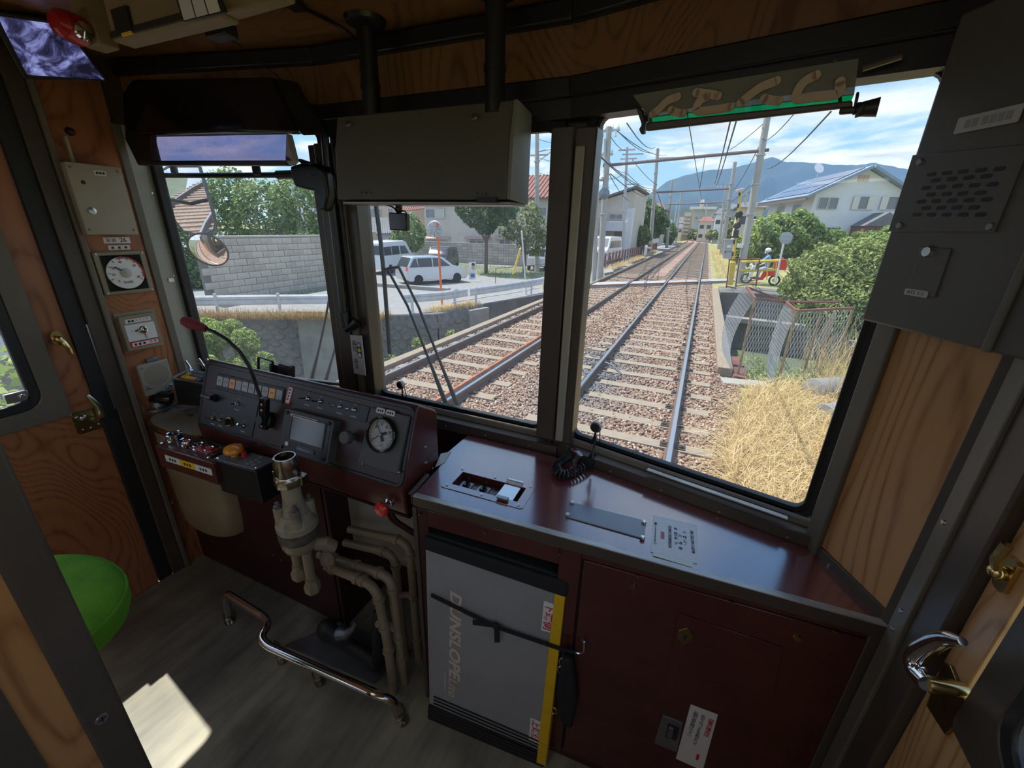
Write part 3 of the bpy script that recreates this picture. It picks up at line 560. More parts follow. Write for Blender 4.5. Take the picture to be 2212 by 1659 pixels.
# ---- key pad box on the left corner
kb = thing('keypad_box', 'black key pad box with coloured keys in the left corner behind the drum controller', 'control box', (-1.62, .87, .70))
fr = [PY(372, 818, .80), PY(446, 832, .80), PY(452, 880, .80), PY(385, 874, .80)]
MB().slab(fr, (0, 1, 0), .10).build('box_body', 'black_plastic', kb, bev=.003)
tp = [PY(372, 818, .80), PY(446, 832, .80)]; e = (tp[1]-tp[0]); MK = frame(tp[0], e, V((0, .1, .028))); Lk = e.length
m = MB(); ringplate(m, MK @ Matrix.Translation((Lk/2, .05, 0)), Lk, .105, .004, .006, .004); m.build('tray_rim', 'steel', kb)
kc = ['yellow_label', 'lamp_orange', 'orange_btn', 'lamp_green', 'plate_grey', 'white_label']
for r_ in range(3):
    for c_ in range(5):
        m = MB(); plate(m, MK @ Matrix.Translation((.05+c_*.020, .016+r_*.018, .002)), .017, .014, .005, .002, 2)
        m.build('key', 'yellow_label' if (r_ == 0 and c_ < 2) else ('lamp_orange' if r_ == 0 and c_ < 4 else ('yellow_label' if r_ == 1 and c_ == 0 else 'plate_grey')), kb)
for dx, dy in ((.02, .06), (.06, .085), (.10, .09)): m = MB(MK); m.tube([(dx, dy, 0), (dx-.004, dy+.004, .022), (dx-.012, dy+.006, .036)], [.006, .004, .005], 8); m.build('toggle_switch', 'chrome', kb)

# ---- drum controller
cx, cy3 = -1.60, .80
ct = thing('drum_controller', 'beige drum controller with brass rim and black handle by the left wall', 'controller', (cx, cy3, .24))
def drum(f, z):                                          # rounded plan outline
    return [V((cx + f*.185*math.copysign(abs(math.cos(t))**.75, math.cos(t)), cy3 + f*.115*math.copysign(abs(math.sin(t))**.75, math.sin(t)), z)) for t in (2*math.pi*i/36 for i in range(36))]
def loft(mb, rings, caps=True):
    n = len(rings[0]); fs = [(a*n+i, a*n+(i+1) % n, (a+1)*n+(i+1) % n, (a+1)*n+i) for a in range(len(rings)-1) for i in range(n)]
    if caps: fs += [tuple(range(n))[::-1], tuple(range((len(rings)-1)*n, len(rings)*n))]
    return mb.add([p for r in rings for p in r], fs)
loft(MB(), [drum(.80, .25), drum(.86, .27), drum(.90, .34), drum(.93, .60), drum(.94, .672)]).build('drum_body', 'beige_paint', ct)
loft(MB(), [drum(.96, .672), drum(1.0, .676), drum(1.02, .685), drum(1.0, .694), drum(.96, .698)]).build('rim', 'brass', ct)
loft(MB(), [drum(.94, .69), drum(.93, .700)]).build('top_plate', 'tan_metal', ct)
hp = PZ(345, 882, .705); MH = Matrix.Translation(hp)
m = MB(MH); m.lathe([(.04, 0), (.04, .008), (.026, .014), (.024, .03), (.016, .036)], 18); m.build('spindle_boss', 'dull_steel', ct)
m = MB(); m.tube([hp + V((.035, .03, .035)), hp + V((.012, .01, .042)), hp + V((-.02, -.012, .038)), hp+V((-.045, -.03, .034))], [.024, .026, .016, .010], 12); m.build('handle_arm', 'black_gloss', ct)
m = MB(); m.ball(hp + V((-.055, -.01, .046)), .021, 18, (1.15, 1, .9)); m.build('handle_knob', 'black_gloss', ct)
m = MB(); m.tube([hp + V((-.02, .0, .02)), hp + V((-.08, -.02, .012))], .004, 6); m.tube([hp + V((.02, -.02, .012)), hp + V((.07, -.03, .012))], .004, 6); m.build('stop_pins', 'chrome', ct)
MB().slab([hp + V((-.028, -.05, .0)), hp + V((-.002, -.05, .0)), hp + V((-.006, -.046, .032)), hp + V((-.03, -.046, .032))], (0, -1, 0), .002).build('green_tag', mat('tag_green', (.2, .5, .05), .5), ct)
m = MB(); [m.box(PZ(x, y, .701), (.03, .012, .002)) for x, y in ((385, 880), (400, 888), (410, 897))]; m.build('notch_plates', 'dull_steel', ct)
m = MB(); m.box(PY(372, 1083, .70), (.006, .004, .016)).ball(PY(372, 1087, .70), .004, 8); m.build('drum_bolt', 'dull_steel', ct)

# ---- brake valve with its pipe stubs
bx, by = -.895, .615; MV = Matrix.Translation((bx, by, 0)) @ Matrix.Diagonal((.76, .76, 1, 1))
bv = thing('brake_valve', 'worn beige brake valve stand with chrome socket head', 'brake valve', (bx, by, .40))
m = MB(MV)
m.lathe([(.036, .765), (.040, .77), (.040, .80), (.0345, .818), (.030, .818), (.030, .785), (1e-6, .785)], 28); m.build('socket_head', 'worn_chrome', bv)
m = MB(MV); m.lathe([(.012, .785), (.012, .80), (.006, .804), (1e-6, .804)], 6); m.build('socket_key', 'steel', bv)
m = MB(MV); m.lathe([(.044, .735), (.048, .738), (.048, .757), (.040, .768)], 8); m.box((.052, .012, .757), (.03, .03, .026)).box((-.05, -.002, .760), (.026, .022, .012)); m.build('collar_nut', 'worn_chrome', bv, bev=.003)
m = MB(MV); m.lathe([(.05, .645), (.040, .66), (.032, .69), (.031, .735)], 22); m.build('neck', 'beige_worn', bv)
m = MB(MV); m.lathe([(.068, .598), (.070, .604), (.070, .618), (.062, .626), (.05, .65)], 26)
for t in range(4): a = math.radians(45+90*t+10); m.tube([(.050*math.cos(a), .050*math.sin(a), .60), (.050*math.cos(a), .050*math.sin(a), .672)], [.017, .016], 12); m.box((.036*math.cos(a), .036*math.sin(a), .64), (.03, .008, .05), None, Matrix.Rotation(a, 3, 'Z'))
m.build('upper_casting', 'beige_worn', bv, bev=.002)
for t in range(4):
    a = math.radians(45+90*t+10); m = MB(Matrix.Translation((bx+.038*math.cos(a), by+.038*math.sin(a), 0)) @ Matrix.Diagonal((.8, .8, 1, 1))); m.lathe([(.012, .67), (.012, .680), (.007, .682), (.007, .69), (1e-6, .692)], 6); m.build('casting_bolt', 'dull_steel', bv)
m = MB(MV); m.lathe([(.067, .566), (.069, .57), (.069, .598)], 26); m.build('gasket_ring', mat('grimy_steel', (.06, .055, .05), .5, metal=.5, col2=(.2, .18, .14), vs=30), bv)
m = MB(MV); m.lathe([(.036, .520), (.056, .532), (.064, .548), (.065, .566)], 26); m.tube([(.05, .02, .54), (.085, .04, .54), (.10, .06, .52)], [.02, .022, .018], 12); m.build('lower_casting', 'beige_paint', bv)
for dx, dy, z0 in ((-.032, -.005, .415), (.032, -.012, .395), (.05, .05, .46)):
    m = MB(Matrix.Translation((bx+dx*.85, by+dy*.85, 0)) @ Matrix.Diagonal((.85, .85, 1, 1))); m.lathe([(.0155, z0+.02), (.0155, .53)], 14); m.lathe([(.019, z0+.03), (.019, z0+.042)], 14); m.build('pipe_stub', 'beige_paint', bv)
    m = MB(Matrix.Translation((bx+dx*.85, by+dy*.85, 0)) @ Matrix.Diagonal((.85, .85, 1, 1))); m.lathe([(.018, z0-.012), (.026, z0-.006), (.027, z0+.018), (.020, z0+.03)], 6); m.build('union_nut', 'beige_paint', bv, bev=.002)

# ---- pipework beneath the console
pw = thing('brake_pipework', 'brown brake pipes with elbows running down to the floor beside the cabinet', 'pipes', (-.70, .78, 0))
def pipe(pts, r=.0165, col=None):
    m = MB(); m.tube(bend(pts, .05, 6), r, 12); o = m.build('pipe', 'beige_paint', pw)
    c = MB(); P = [V(p) for p in pts]
    for a, b, c_ in zip(P, P[1:], P[2:]):
        for q in (a, c_): d = (q-b).normalized(); c.cone(b+d*.040, b+d*.052, r*1.3, r*1.3, 12)
    c.build('elbow_bead', 'beige_paint', o)
def ppx(pts, Y): q = [PY(x, y, Y) for x, y in pts]; q.append(V((q[-1].x + .004, Y, 0))); return q
pipe(ppx([(705, 1222), (745, 1238), (812, 1266), (836, 1380)], .665), .0135); pipe(ppx([(690, 1197), (745, 1215), (845, 1245), (864, 1400)], .70), .0135)
pipe(ppx([(745, 1172), (852, 1197), (874, 1400)], .775), .0125); pipe(ppx([(755, 1143), (884, 1172), (902, 1400)], .785), .0125)
for a_, b_ in ((PY(815, 1348, .652), PY(850, 1360, .688)), (PY(861, 1286, .764), PY(895, 1295, .774))):
    m = MB(); m.tube([a_, a_.lerp(b_, .5) + V((0, .012, 0)), b_], .010, 8); m.build('pipe_clamp', 'beige_paint', pw)
# panel behind and kick panel
kp = thing('kick_panel', 'dark maroon kick panel under the console behind the brake valve', 'panel', (-1.35, .79, 0))
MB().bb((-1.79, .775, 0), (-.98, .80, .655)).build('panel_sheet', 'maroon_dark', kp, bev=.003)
MB().bb((-1.0, .79, .28), (-.60, .98, .30)).build('shelf_plate', 'maroon_dark', kp)
MB().bb((-1.0, .86, .30), (-.56, .88, .62)).build('inner_plate', 'beige_grey', kp)
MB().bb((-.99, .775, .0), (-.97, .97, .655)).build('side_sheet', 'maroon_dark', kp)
m = MB(); [screw(m, (x, .775, z), (0, -1, 0), .004) for x, z in ((-1.30, .20), (-1.26, .19), (-1.05, .50))]; m.build('panel_screws', 'steel', kp)

# ---- foot rest rail and floor cock
fr = thing('foot_rail', 'worn chrome foot rest rail bolted to the floor', 'foot rail', (-1.0, .62, 0))
P3 = [PZ(495, 1335, .0), PZ(497, 1278, .13), PZ(592, 1310, .13), PZ(607, 1330, .115), PZ(600, 1352, .105), PZ(625, 1368, .10), PZ(850, 1478, .10), PZ(866, 1500, .06), PZ(866, 1543, .0)]
y0 = .62
P3 = [V((-1.385, .625, 0)), V((-1.375, .625, .135)), V((-1.135, .625, .135)), V((-1.09, .612, .135)), V((-1.10, .575, .135)), V((-1.055, .562, .13)), V((-.66, .60, .125)), V((-.61, .615, .11)), V((-.602, .622, 0))]
P3 = [V((-1.385, .62, 0)), V((-1.372, .625, .125)), V((-1.155, .615, .125)), V((-1.118, .60, .125)), V((-1.112, .565, .115)), V((-1.07, .555, .11)), V((-.66, .585, .11)), V((-.612, .60, .09)), V((-.605, .62, 0))]
m = MB(); m.tube(bend(P3, .028, 5), .0135, 14); m.build('rail', mat('rail_chrome', (.72, .70, .66), .13, metal=1, col2=(.50, .42, .33), vs=4, lo=.55, hi=.7), fr)
for q in (P3[0], V((-1.085, .60, 0)), V((-.915, .60, 0)), P3[-1]):
    if q is not P3[0] and q is not P3[-1]: m = MB(); m.tube([q + V((.01, -.03, .105)), q + V((0, -.005, .05)), q], .011, 10); m.build('leg', 'beige_worn', fr)
    m = MB(Matrix.Translation(q) @ Matrix.Rotation(-.5, 4, 'Z')); plate(m, Matrix(), .075, .032, .004, .0155, 5); m.lathe([(.018, .004), (.0145, .012)], 12); ft = m.build('foot_flange', 'worn_chrome', fr)
    m = MB(Matrix.Translation(q) @ Matrix.Rotation(-.5, 4, 'Z')); [m.ball((s*.028, 0, .004), .005, 8) for s in (-1, 1)]; m.build('flange_screws', 'dull_steel', ft)
fc = thing('floor_cock', 'dark pipe cock with a grey lever on the floor behind the foot rail', 'valve', (-.86, .70, 0))
MB().slab([V((-1.10, .63, 0)), V((-.74, .655, 0)), V((-.70, .80, 0)), V((-1.0, .775, 0))], (0, 0, 1), .008).build('floor_plate', 'dull_steel', fc)
m = MB(); m.tube([V((-1.0, .72, .035)), V((-.94, .71, .045)), V((-.86, .705, .04)), V((-.78, .70, .036)), V((-.745, .69, .04))], [.03, .022, .018, .02, .018], 12); m.ball((-1.0, .72, .036), .034, 14); m.lathe([(.02, 0), (.022, .03), (.016, .05)], 12, Matrix.Translation((-.895, .705, .04))); m.build('cock_body', mat('grimy_black', (.03, .029, .027), .55, bump=.1, bs=60), fc)
m = MB(); m.tube([V((-.915, .70, .082)), V((-.885, .705, .09)), V((-.86, .715, .12)), V((-.85, .72, .15))], [.024, .018, .009, .008], 10); m.build('cock_lever', 'dull_steel', fc)
m = MB(); m.tube([V((-.76, .695, .02)), V((-.745, .70, .10)), V((-.75, .71, .18)), V((-.76, .73, .23))], [.018, .02, .018, .014], 10); m.build('hose', 'rubber', fc)
# ================================================================ right-hand desk
from mathutils.geometry import tessellate_polygon
CF = ((-.545, .70, 0), (.0627, -1, 0)); NF = V(CF[1]).normalized(); UF = V((1, .0627, 0)).normalized()
def cf(x, y, off=0): return on(CF, x, y, off)
dt = thing('control_desk', 'glossy maroon desk top with worn metal edging under the right window', 'desk', (-.08, .86, .70))
outer = [V((x, y, DZ)) for x, y in ((-.566, .705), (.405, .757), (.322, .915), (-.19, 1.032), (-.34, 1.043), (-.603, 1.047), (-.603, .90), (-.585, .89))]
hc_ = [PZ(999, 1009, DZ), PZ(1149, 1047, DZ), PZ(1121, 1100, DZ), PZ(961, 1055, DZ)]
ctr = sum(hc_, V())/4; hu = ((hc_[1]-hc_[0])+(hc_[2]-hc_[3])).normalized(); MT = frame(ctr, hu, (0, 1, 0)); HW, HH = .185, .062
hole = [MT @ V(q) for q in ((-HW/2, -HH/2, 0), (HW/2, -HH/2, 0), (HW/2, HH/2, 0), (-HW/2, HH/2, 0))]
allp = outer + hole; tri = tessellate_polygon([outer, hole]); mb = MB()
mb.add(allp, [t if (allp[t[1]]-allp[t[0]]).cross(allp[t[2]]-allp[t[0]]).z > 0 else t[::-1] for t in tri])
k = len(outer); mb.add(outer + [p - V((0, 0, .022)) for p in outer], [(i, k+i, k+(i+1) % k, (i+1) % k) for i in range(k)])
mb.build('top_board', 'maroon_desk', dt, smooth=False)
tr = MB(); q = [V(p) for p in ((-HW/2, -HH/2), (HW/2, -HH/2), (HW/2, HH/2), (-HW/2, HH/2))]
vs_ = [MT @ V((p.x, p.y, 0)) for p in q] + [MT @ V((p.x, p.y, -.016)) for p in q]; tr.add(vs_, [(0, 1, 5, 4), (1, 2, 6, 5), (2, 3, 7, 6), (3, 0, 4, 7), (4, 5, 6, 7)]); tray = tr.build('switch_tray', 'maroon', dt, smooth=False)
m = MB(); ringplate(m, MT, HW+.044, HH+.044, .022, .0018, .008, z0=0, ri=.003); m.build('tray_frame', 'maroon_desk', dt, bev=.0006)
m = MB(); [screw(m, MT @ V((x, y, .0018)), (0, 0, 1), .0035) for x in (-HW/2-.008, 0, HW/2+.008) for y in (-HH/2-.011, HH/2+.011)]; m.build('tray_screws', 'steel', dt)
for x in (-.045, .005):
    Mx = MT @ Matrix.Translation((x-.02, -.002, -.016)); m = MB(); plate(m, Mx, .032, .03, .003, .002); swp = m.build('switch_plate', 'dull_steel', tray)
    m = MB(Mx); m.box((0, 0, .005), (.016, .016, .006)).box((.003, .006, .012), (.007, .018, .012), None, Matrix.Rotation(.5, 3, 'X')); m.build('rocker', 'black_gloss', swp, bev=.001)
    m = MB(Mx); m.box((0, -.022, .001), (.026, .008, .001)); m.build('switch_label', 'white_label', tray)
m = MB(MT); m.box((.056, .006, -.002), (.046, .074, .003)); fl = m.build('flap_cover', 'steel', tray, bev=.001)
m = MB(MT); m.box((.056, .044, .002), (.044, .018, .003)).cone((.034, .042, .003), (.078, .042, .003), .004, .004, 8); m.build('flap_hinge', 'steel', fl)
m = MB(MT); m.box((.056, -.036, .002), (.03, .004, .014)).box((.056, -.040, .009), (.03, .010, .003)); m.build('flap_lip', 'dull_steel', fl)
# edging
def strip(a, b, w, h, zt, nm, m, bev=.001, par=dt, inn=.012):
    a, b = V(a), V(b); n = (b-a).cross(V((0, 0, 1))).normalized(); n = n if n.y < 0 else -n
    MB().slab([a - n*inn + V((0, 0, zt)), b - n*inn + V((0, 0, zt)), b + n*w + V((0, 0, zt)), a + n*w + V((0, 0, zt))], (0, 0, -1), .003).build(nm, m, par, bev=bev)
    MB().slab([a + V((0, 0, zt-.001)), b + V((0, 0, zt-.001)), b + V((0, 0, zt-h)), a + V((0, 0, zt-h))], n, w).build('edge_face', 'brown_metal', par, bev=.001)
strip((-.566, .703, 0), (.412, .755, 0), .004, .030, DZ+.002, 'metal_edging', 'alu_edge')
strip((-.570, .703, 0), (-.583, .80, 0), .004, .03, DZ+.002, 'metal_edging', 'brown_metal', inn=-.012)
# things lying on the desk
cpn = [PZ(1229, 1085, DZ), PZ(1395, 1127, DZ), PZ(1391, 1166, DZ), PZ(1222, 1118, DZ)]
cpt = thing('cover_plate', 'blank blue grey metal cover plate screwed to the desk', 'plate', sum(cpn, V())/4)
MB().slab(cpn, (0, 0, 1), .003).build('plate_sheet', 'plate_grey', cpt, bev=.001)
for x, y in ((1236, 1087), (1226, 1113), (1391, 1130), (1388, 1163)):
    m = MB(Matrix.Translation(PZ(x, y, DZ+.003))); m.lathe([(.0055, 0), (.0055, .004), (.004, .006), (1e-6, .006)], 12); m.build('plate_screw', 'steel', cpt)
crd = [PZ(1412, 1114, DZ), PZ(1507, 1135, DZ), PZ(1506, 1219, DZ), PZ(1405, 1193, DZ)]
cc_ = sum(crd, V())/4; cd = thing('route_card', 'white laminated route card with numbers lying on the desk', 'card', cc_)
MB().slab(crd, (0, 0, 1), .0015).build('card_sheet', 'white_plastic', cd, bev=.0005)
cu_ = ((crd[1]-crd[0])+(crd[2]-crd[3])).normalized(); cw = (crd[1]-crd[0]).length; ch = (crd[0]-crd[3]).length
MCd = frame(cc_ + V((0, 0, .0017)), cu_, crd[0]-crd[3])            # columns of upright characters
for s_, ox, oy, sz, mm in (('送宮山段町辻宮山辻転体車', .38, 0, .0078, 'ink'), ('大　梅ノ大ノ', .22, .04, .009, 'ink'), ('白　　通　圏', .12, -.08, .009, 'ink'), ('条　野子条　子', .03, .05, .009, 'ink'), ('回四東西北城四東福試団留', -.10, 0, .0078, 'ink'), ('臨臨臨', -.26, -.02, .009, 'red_ink')):
    text(s_, sz, mm, cd, MCd @ Matrix.Translation((ox*cw, oy*ch, 0)), 'card_text', ext=.0001, vert=True, line=.80 if len(s_) > 9 else .92)
text(['基', '0', '1', '2', '3', '4', '5', '6', '7', '8', '9', '10'], .0082, 'ink', cd, MCd @ Matrix.Translation((-.42*cw, 0, 0)), 'card_text', ext=.0001, vert=True, line=.76)
tp = [PZ(1411, 1193, DZ), PZ(1497, 1215, DZ), PZ(1495, 1226, DZ+.002), PZ(1411, 1201, DZ+.002)]; tag(MB().slab([p + V((0, 0, .0004)) for p in tp], (0, 0, 1), .0006).build('tape_strip', mat('tape', (.62, .64, .58), .3)), 'worn clear tape strip peeking out below the route card', 'tape')
mp_ = [PZ(952, 981, DZ), PZ(975, 976, DZ), PZ(960, 1000, DZ), PZ(940, 1010, DZ)]; tag(MB().slab(mp_, (0, 0, 1), .002).build('desk_plate', 'pale_plate', None, bev=.0005), 'small pale metal plate on the desk beside the console', 'plate')

# ---- coiled microphone lead with disc holders
cl = thing('coiled_lead', 'black coiled microphone lead lying on the desk below the disc holder', 'cable', PZ(1240, 1020, DZ))
ctl = [PZ(1282, 987, DZ+.018), PZ(1268, 1003, DZ+.016), PZ(1240, 1020, DZ+.015), PZ(1212, 1024, DZ+.015), PZ(1202, 1008, DZ+.016), PZ(1216, 995, DZ+.02), PZ(1228, 985, DZ+.022)]
sp_ = spline(ctl, 48); n_ = len(sp_); hel = []
for i, p in enumerate(sp_):
    d = (sp_[min(i+1, n_-1)] - sp_[max(i-1, 0)]).normalized(); a = d.orthogonal() if 0 else d.cross(V((0, 0, 1))).normalized(); b = a.cross(d); t = i/n_*2*math.pi*27
    hel.append(p + (a*math.cos(t) + b*math.sin(t))*.0105)
m = MB(); m.tube(hel, .0028, 6); m.build('coil', 'cable', cl)
m = MB(Matrix.Translation(PZ(1241, 997, DZ)) @ Matrix.Rotation(.4, 4, 'Y')); m.lathe([(.010, .0), (.010, .022), (.012, .024), (.012, .034), (.008, .036)], 14); m.build('plug', 'dull_steel', cl)
m = MB(); m.tube(bez(PZ(1228, 985, DZ+.022), PZ(1226, 965, DZ+.04), PZ(1240, 955, DZ+.05), PZ(1245, 978, DZ+.03)), .003, 6); m.build('lead_loop', 'cable', cl)
m = MB(); m.box(PZ(1243, 976, DZ+.035), (.010, .006, .004)); m.build('red_tab', 'red_gloss', cl)
m = MB(); m.tube(bend([PY(1280, 992, 1.02), PY(1283, 965, 1.035), PY(1287, 940, 1.04)], .02), .0035, 8); m.build('lead_end', 'cable', cl)
def disc(x, y, Y, r, lbl):
    p = PY(x, y, Y); d = thing('disc_holder', lbl, 'holder', p - V((0, 0, .06)), 'round discs on the window sill')
    M = frame(p, (1, -.1, 0), (0, 0, 1)); m = MB(M); m.lathe([(r*.96, -.006), (r, -.004), (r, .006), (r*.85, .009), (1e-6, .009)], 24); m.build('disc', 'dull_steel', d)
    m = MB(M); m.lathe([(r*.8, .0095), (1e-6, .0098)], 20); m.build('disc_face', 'black_plastic', d)
    m = MB(M); m.tube([(0, -r*.7, -.004), (-.006, -.04, -.01), (-.012, -.062, -.01)], .003, 6); m.tube([(r*.6, -r*.6, -.006), (r*.7, -.055, -.015)], .0015, 5); m.build('stalk', 'black_plastic', d)
disc(1288, 922, 1.03, .0155, 'round disc on a stalk at the sill above the coiled lead'); disc(866, 831, 1.085, .0145, 'round disc on a stalk at the sill above the pressure gauge')

# ---- cabinet below the desk
cb_ = thing('desk_cabinet', 'dark maroon cabinet below the desk with a ramp recess and locked panels', 'cabinet', (-.07, .86, 0))
def cpt3(u, z, off=0): return V((-.545, .70, 0)) + UF*u + V((0, 0, z)) + NF*off
def cbox(u0, u1, z0, z1, off0, off1, nm, m, par=cb_, bev=.002):
    return MB().slab([cpt3(u0, z0, off0), cpt3(u1, z0, off0), cpt3(u1, z1, off0), cpt3(u0, z1, off0)], NF, off1-off0).build(nm, m, par, bev=bev)
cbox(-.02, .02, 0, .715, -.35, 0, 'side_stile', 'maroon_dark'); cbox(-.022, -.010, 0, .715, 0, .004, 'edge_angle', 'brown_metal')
cbox(.02, .36, .665, .715, -.02, 0, 'top_rail', 'maroon'); cbox(.36, .41, 0, .715, -.02, 0, 'middle_stile', 'maroon')
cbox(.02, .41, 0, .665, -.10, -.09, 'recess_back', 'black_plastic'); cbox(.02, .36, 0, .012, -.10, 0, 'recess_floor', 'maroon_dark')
cbox(.416, .93, .03, .70, -.02, .003, 'door_panel', 'maroon'); cbox(.41, .95, .0, .03, -.02, .0, 'plinth', 'maroon_dark'); cbox(.41, .95, .70, .716, -.02, 0, 'top_rail', 'maroon')
cbox(.93, .96, 0, .716, -.02, .004, 'end_stile', 'brown_metal'); cbox(.405, .416, 0, .70, -.02, -.006, 'joint_gap', 'ink')
m = MB(); [screw(m, cf(x, y, .003), NF, .0085, .004) for x, y in ((1367, 1265), (1722, 1377))]; m.build('panel_screws', 'old_brass', cb_)
m = MB(); [screw(m, cpt3(u, .70, .004), NF, .004) for u in (.0, .18, .36, .53, .71, .88)]; m.build('rail_screws', 'old_brass', cb_)
def cquad(pts, off, t, nm, m, bev=.001, par=cb_): return MB().slab([cf(x, y, off) for x, y in pts], NF, t).build(nm, m, par, bev=bev)
lk = cquad([(1466, 1323), (1690, 1397), (1672, 1500), (1440, 1452)], .003, .003, 'lock_door', 'maroon')
kq = cf(1480, 1373, .006); MKq = frame(kq, UF, (0, 0, 1)); m = MB(); m.slab([MKq @ V(q) for q in ((0, .026, 0), (.015, .01, 0), (.015, -.01, 0), (0, -.026, 0), (-.015, -.01, 0), (-.015, .01, 0))], NF, .003); esc = m.build('escutcheon', 'old_brass', lk, bev=.001)
m = MB(MKq); m.lathe([(.004, .003), (.004, .004), (1e-6, .004)], 10); m.box((0, -.006, .0035), (.003, .01, .001)); m.build('keyhole', 'ink', esc)
lt = cquad([(1432, 1540), (1476, 1557), (1462, 1620), (1413, 1600)], .003, .006, 'latch_plate', 'dull_steel')
m = MB(); m.slab([cf(x, y, .009) for x, y in ((1444, 1562), (1468, 1572), (1461, 1600), (1437, 1592))], NF, .0005); m.build('latch_pocket', 'ink', lt)
m = MB(); m.slab([cf(x, y, .0095) for x, y in ((1446, 1566), (1456, 1570), (1451, 1590), (1440, 1586))], NF, .006); m.build('latch_tongue', 'dull_steel', lt, bev=.001)
nq = [(1492, 1521), (1551, 1543), (1518, 1664), (1460, 1638)]; ntc = [cf(x, y, .0035) for x, y in nq]; nt_ = thing('emergency_notice', 'white emergency notice with red and black Japanese writing on the cabinet', 'notice', sum(ntc, V())/4)
MB().slab(ntc, NF, .001).build('notice_sheet', 'white_label', nt_, bev=.0003)
dn = ((ntc[3]-ntc[0]) + (ntc[2]-ntc[1])).normalized(); MN = frame(sum(ntc, V())/4 + NF*.0013, dn, ntc[1]-ntc[0]); nl = (ntc[3]-ntc[0]).length; nw = (ntc[1]-ntc[0]).length
if MN.to_3x3().col[2].dot(NF) < 0: MN = MN @ Matrix.Diagonal((1, -1, -1, 1))
MV_ = frame(sum(ntc, V())/4 + NF*.0013, ntc[1]-ntc[0], ntc[0]-ntc[3])
if MV_.to_3x3().col[2].dot(NF) < 0: MV_ = MV_ @ Matrix.Diagonal((1, 1, -1, 1))
text('非常の場合は', .0125, 'red_ink', nt_, MV_ @ Matrix.Translation((nw*.30, nl*.40, 0)), 'notice_heading', ay='TOP', ext=.0001, vert=True, line=.82, bold=.0002); text('此の下のコックを手前に引いて', .0098, 'ink', nt_, MV_ @ Matrix.Translation((0, nl*.42, 0)), 'notice_text', ay='TOP', ext=.0001, vert=True, line=.80); text('右側の扉を開け下さい', .0108, 'ink', nt_, MV_ @ Matrix.Translation((-nw*.28, nl*.43, 0)), 'notice_text', ay='TOP', ext=.0001, vert=True, line=.82)
m = MB(MN); m.box((nl*.30, nw*.22, 0), (.016, .006, .0003)); m.add([(nl*.30+.008, nw*.22-.005, 0), (nl*.30+.015, nw*.22, 0), (nl*.30+.008, nw*.22+.005, 0)], [(0, 1, 2)]); m.build('notice_arrow', 'red_ink', nt_)

# ---- portable ramp strapped into the recess
rp0, rp1 = PZ(934, 1553, .004), PZ(1176, 1655, .004); ru = (rp1-rp0).normalized(); rv = (V((0, 0, 1)) + V((0, .075, 0))).normalized(); RN = ru.cross(rv).normalized(); RP = (tuple(rp0), tuple(RN))
def rq(x, y, off=0): return on(RP, x, y, off)
rb = thing('ramp_board', 'folded grey portable ramp with yellow edge standing in the cabinet recess', 'ramp', (rp0+rp1)/2)
def rslab(pts, off, t, nm, m, bev=.001, par=None): return MB().slab([rq(x, y, off) for x, y in pts], RN, t).build(nm, m, par or rb, bev=bev)
rslab([(931, 1166), (1225, 1263), (1184, 1608), (938, 1500)], -.03, .03, 'panel', 'ramp_grey', .003)
rslab([(1206, 1257), (1228, 1263), (1186, 1624), (1166, 1616)], -.034, .038, 'yellow_edge', 'ramp_yellow', .002)
rslab([(931, 1140), (1236, 1236), (1231, 1266), (930, 1166)], -.034, .042, 'top_strip', 'felt_black', .006); rslab([(931, 1128), (1236, 1222), (1236, 1236), (931, 1142)], -.05, .045, 'top_roll', 'felt_black', .006)
bs = rslab([(937, 1500), (1184, 1606), (1177, 1654), (935, 1551)], -.034, .036, 'bottom_strip', 'felt_black', .003)
for i in range(7):
    f = (i+.5)/7; m = MB(); a_ = rq(937-2*f, 1501+50*f, .002); b_ = rq(1183-6*f, 1606+47*f, .002); m.tube([a_, b_], .0022, 5); m.build('rib', 'rubber', bs)
MR = frame(rq(967, 1272, .001), -rv, ru)
if MR.to_3x3().col[2].dot(RN) < 0: MR = MR @ Matrix.Diagonal((1, -1, -1, 1))
Ld = (rq(975, 1272)-rq(975, 1446)).length; L2 = (rq(975, 1446)-rq(975, 1495)).length
text('DUNSLOPE', Ld*.215, 'ramp_cream', rb, MR @ Matrix.Diagonal((1, .76, 1, 1)), 'brand_lettering', ax='LEFT', ay='BOTTOM', ext=.0003, shear=.22, bold=.0022); text('Lite', L2*.56, 'ramp_cream', rb, MR @ Matrix.Translation((Ld*1.09, 0, 0)) @ Matrix.Diagonal((1, .8, 1, 1)), 'brand_lettering', ax='LEFT', ay='BOTTOM', ext=.0003, shear=.22)
MB(MR).bb((Ld*1.06, -.006, 0), (Ld*1.06+L2*.75, -.003, .0006)).build('brand_underline', 'ramp_cream', rb)
for pts, s_ in (([(1175, 1297), (1199, 1306), (1195, 1368), (1169, 1361)], '下端側'), ([(1146, 1550), (1169, 1559), (1164, 1607), (1142, 1598)], '上端側')):
    o = rslab(pts, .0005, .0008, 'sticker', 'white_plastic', .0003); P = [rq(x, y, .0016) for x, y in pts]; c_ = sum(P, V())/4; MM = frame(c_, -rv, ru)
    if MM.to_3x3().col[2].dot(RN) < 0: MM = MM @ Matrix.Diagonal((1, -1, -1, 1))
    text(s_, (P[0]-P[3]).length*.30, 'red_ink', rb, MM, 'sticker_text', ext=.0001, bold=.0004)
st = thing('elastic_strap', 'black elastic strap tied across the grey ramp to a hook', 'strap', rq(1060, 1345))
A = [rq(932, 1285, .004), rq(1068, 1352, .010), rq(1215, 1402, .006), cf(1245, 1408, .02)]
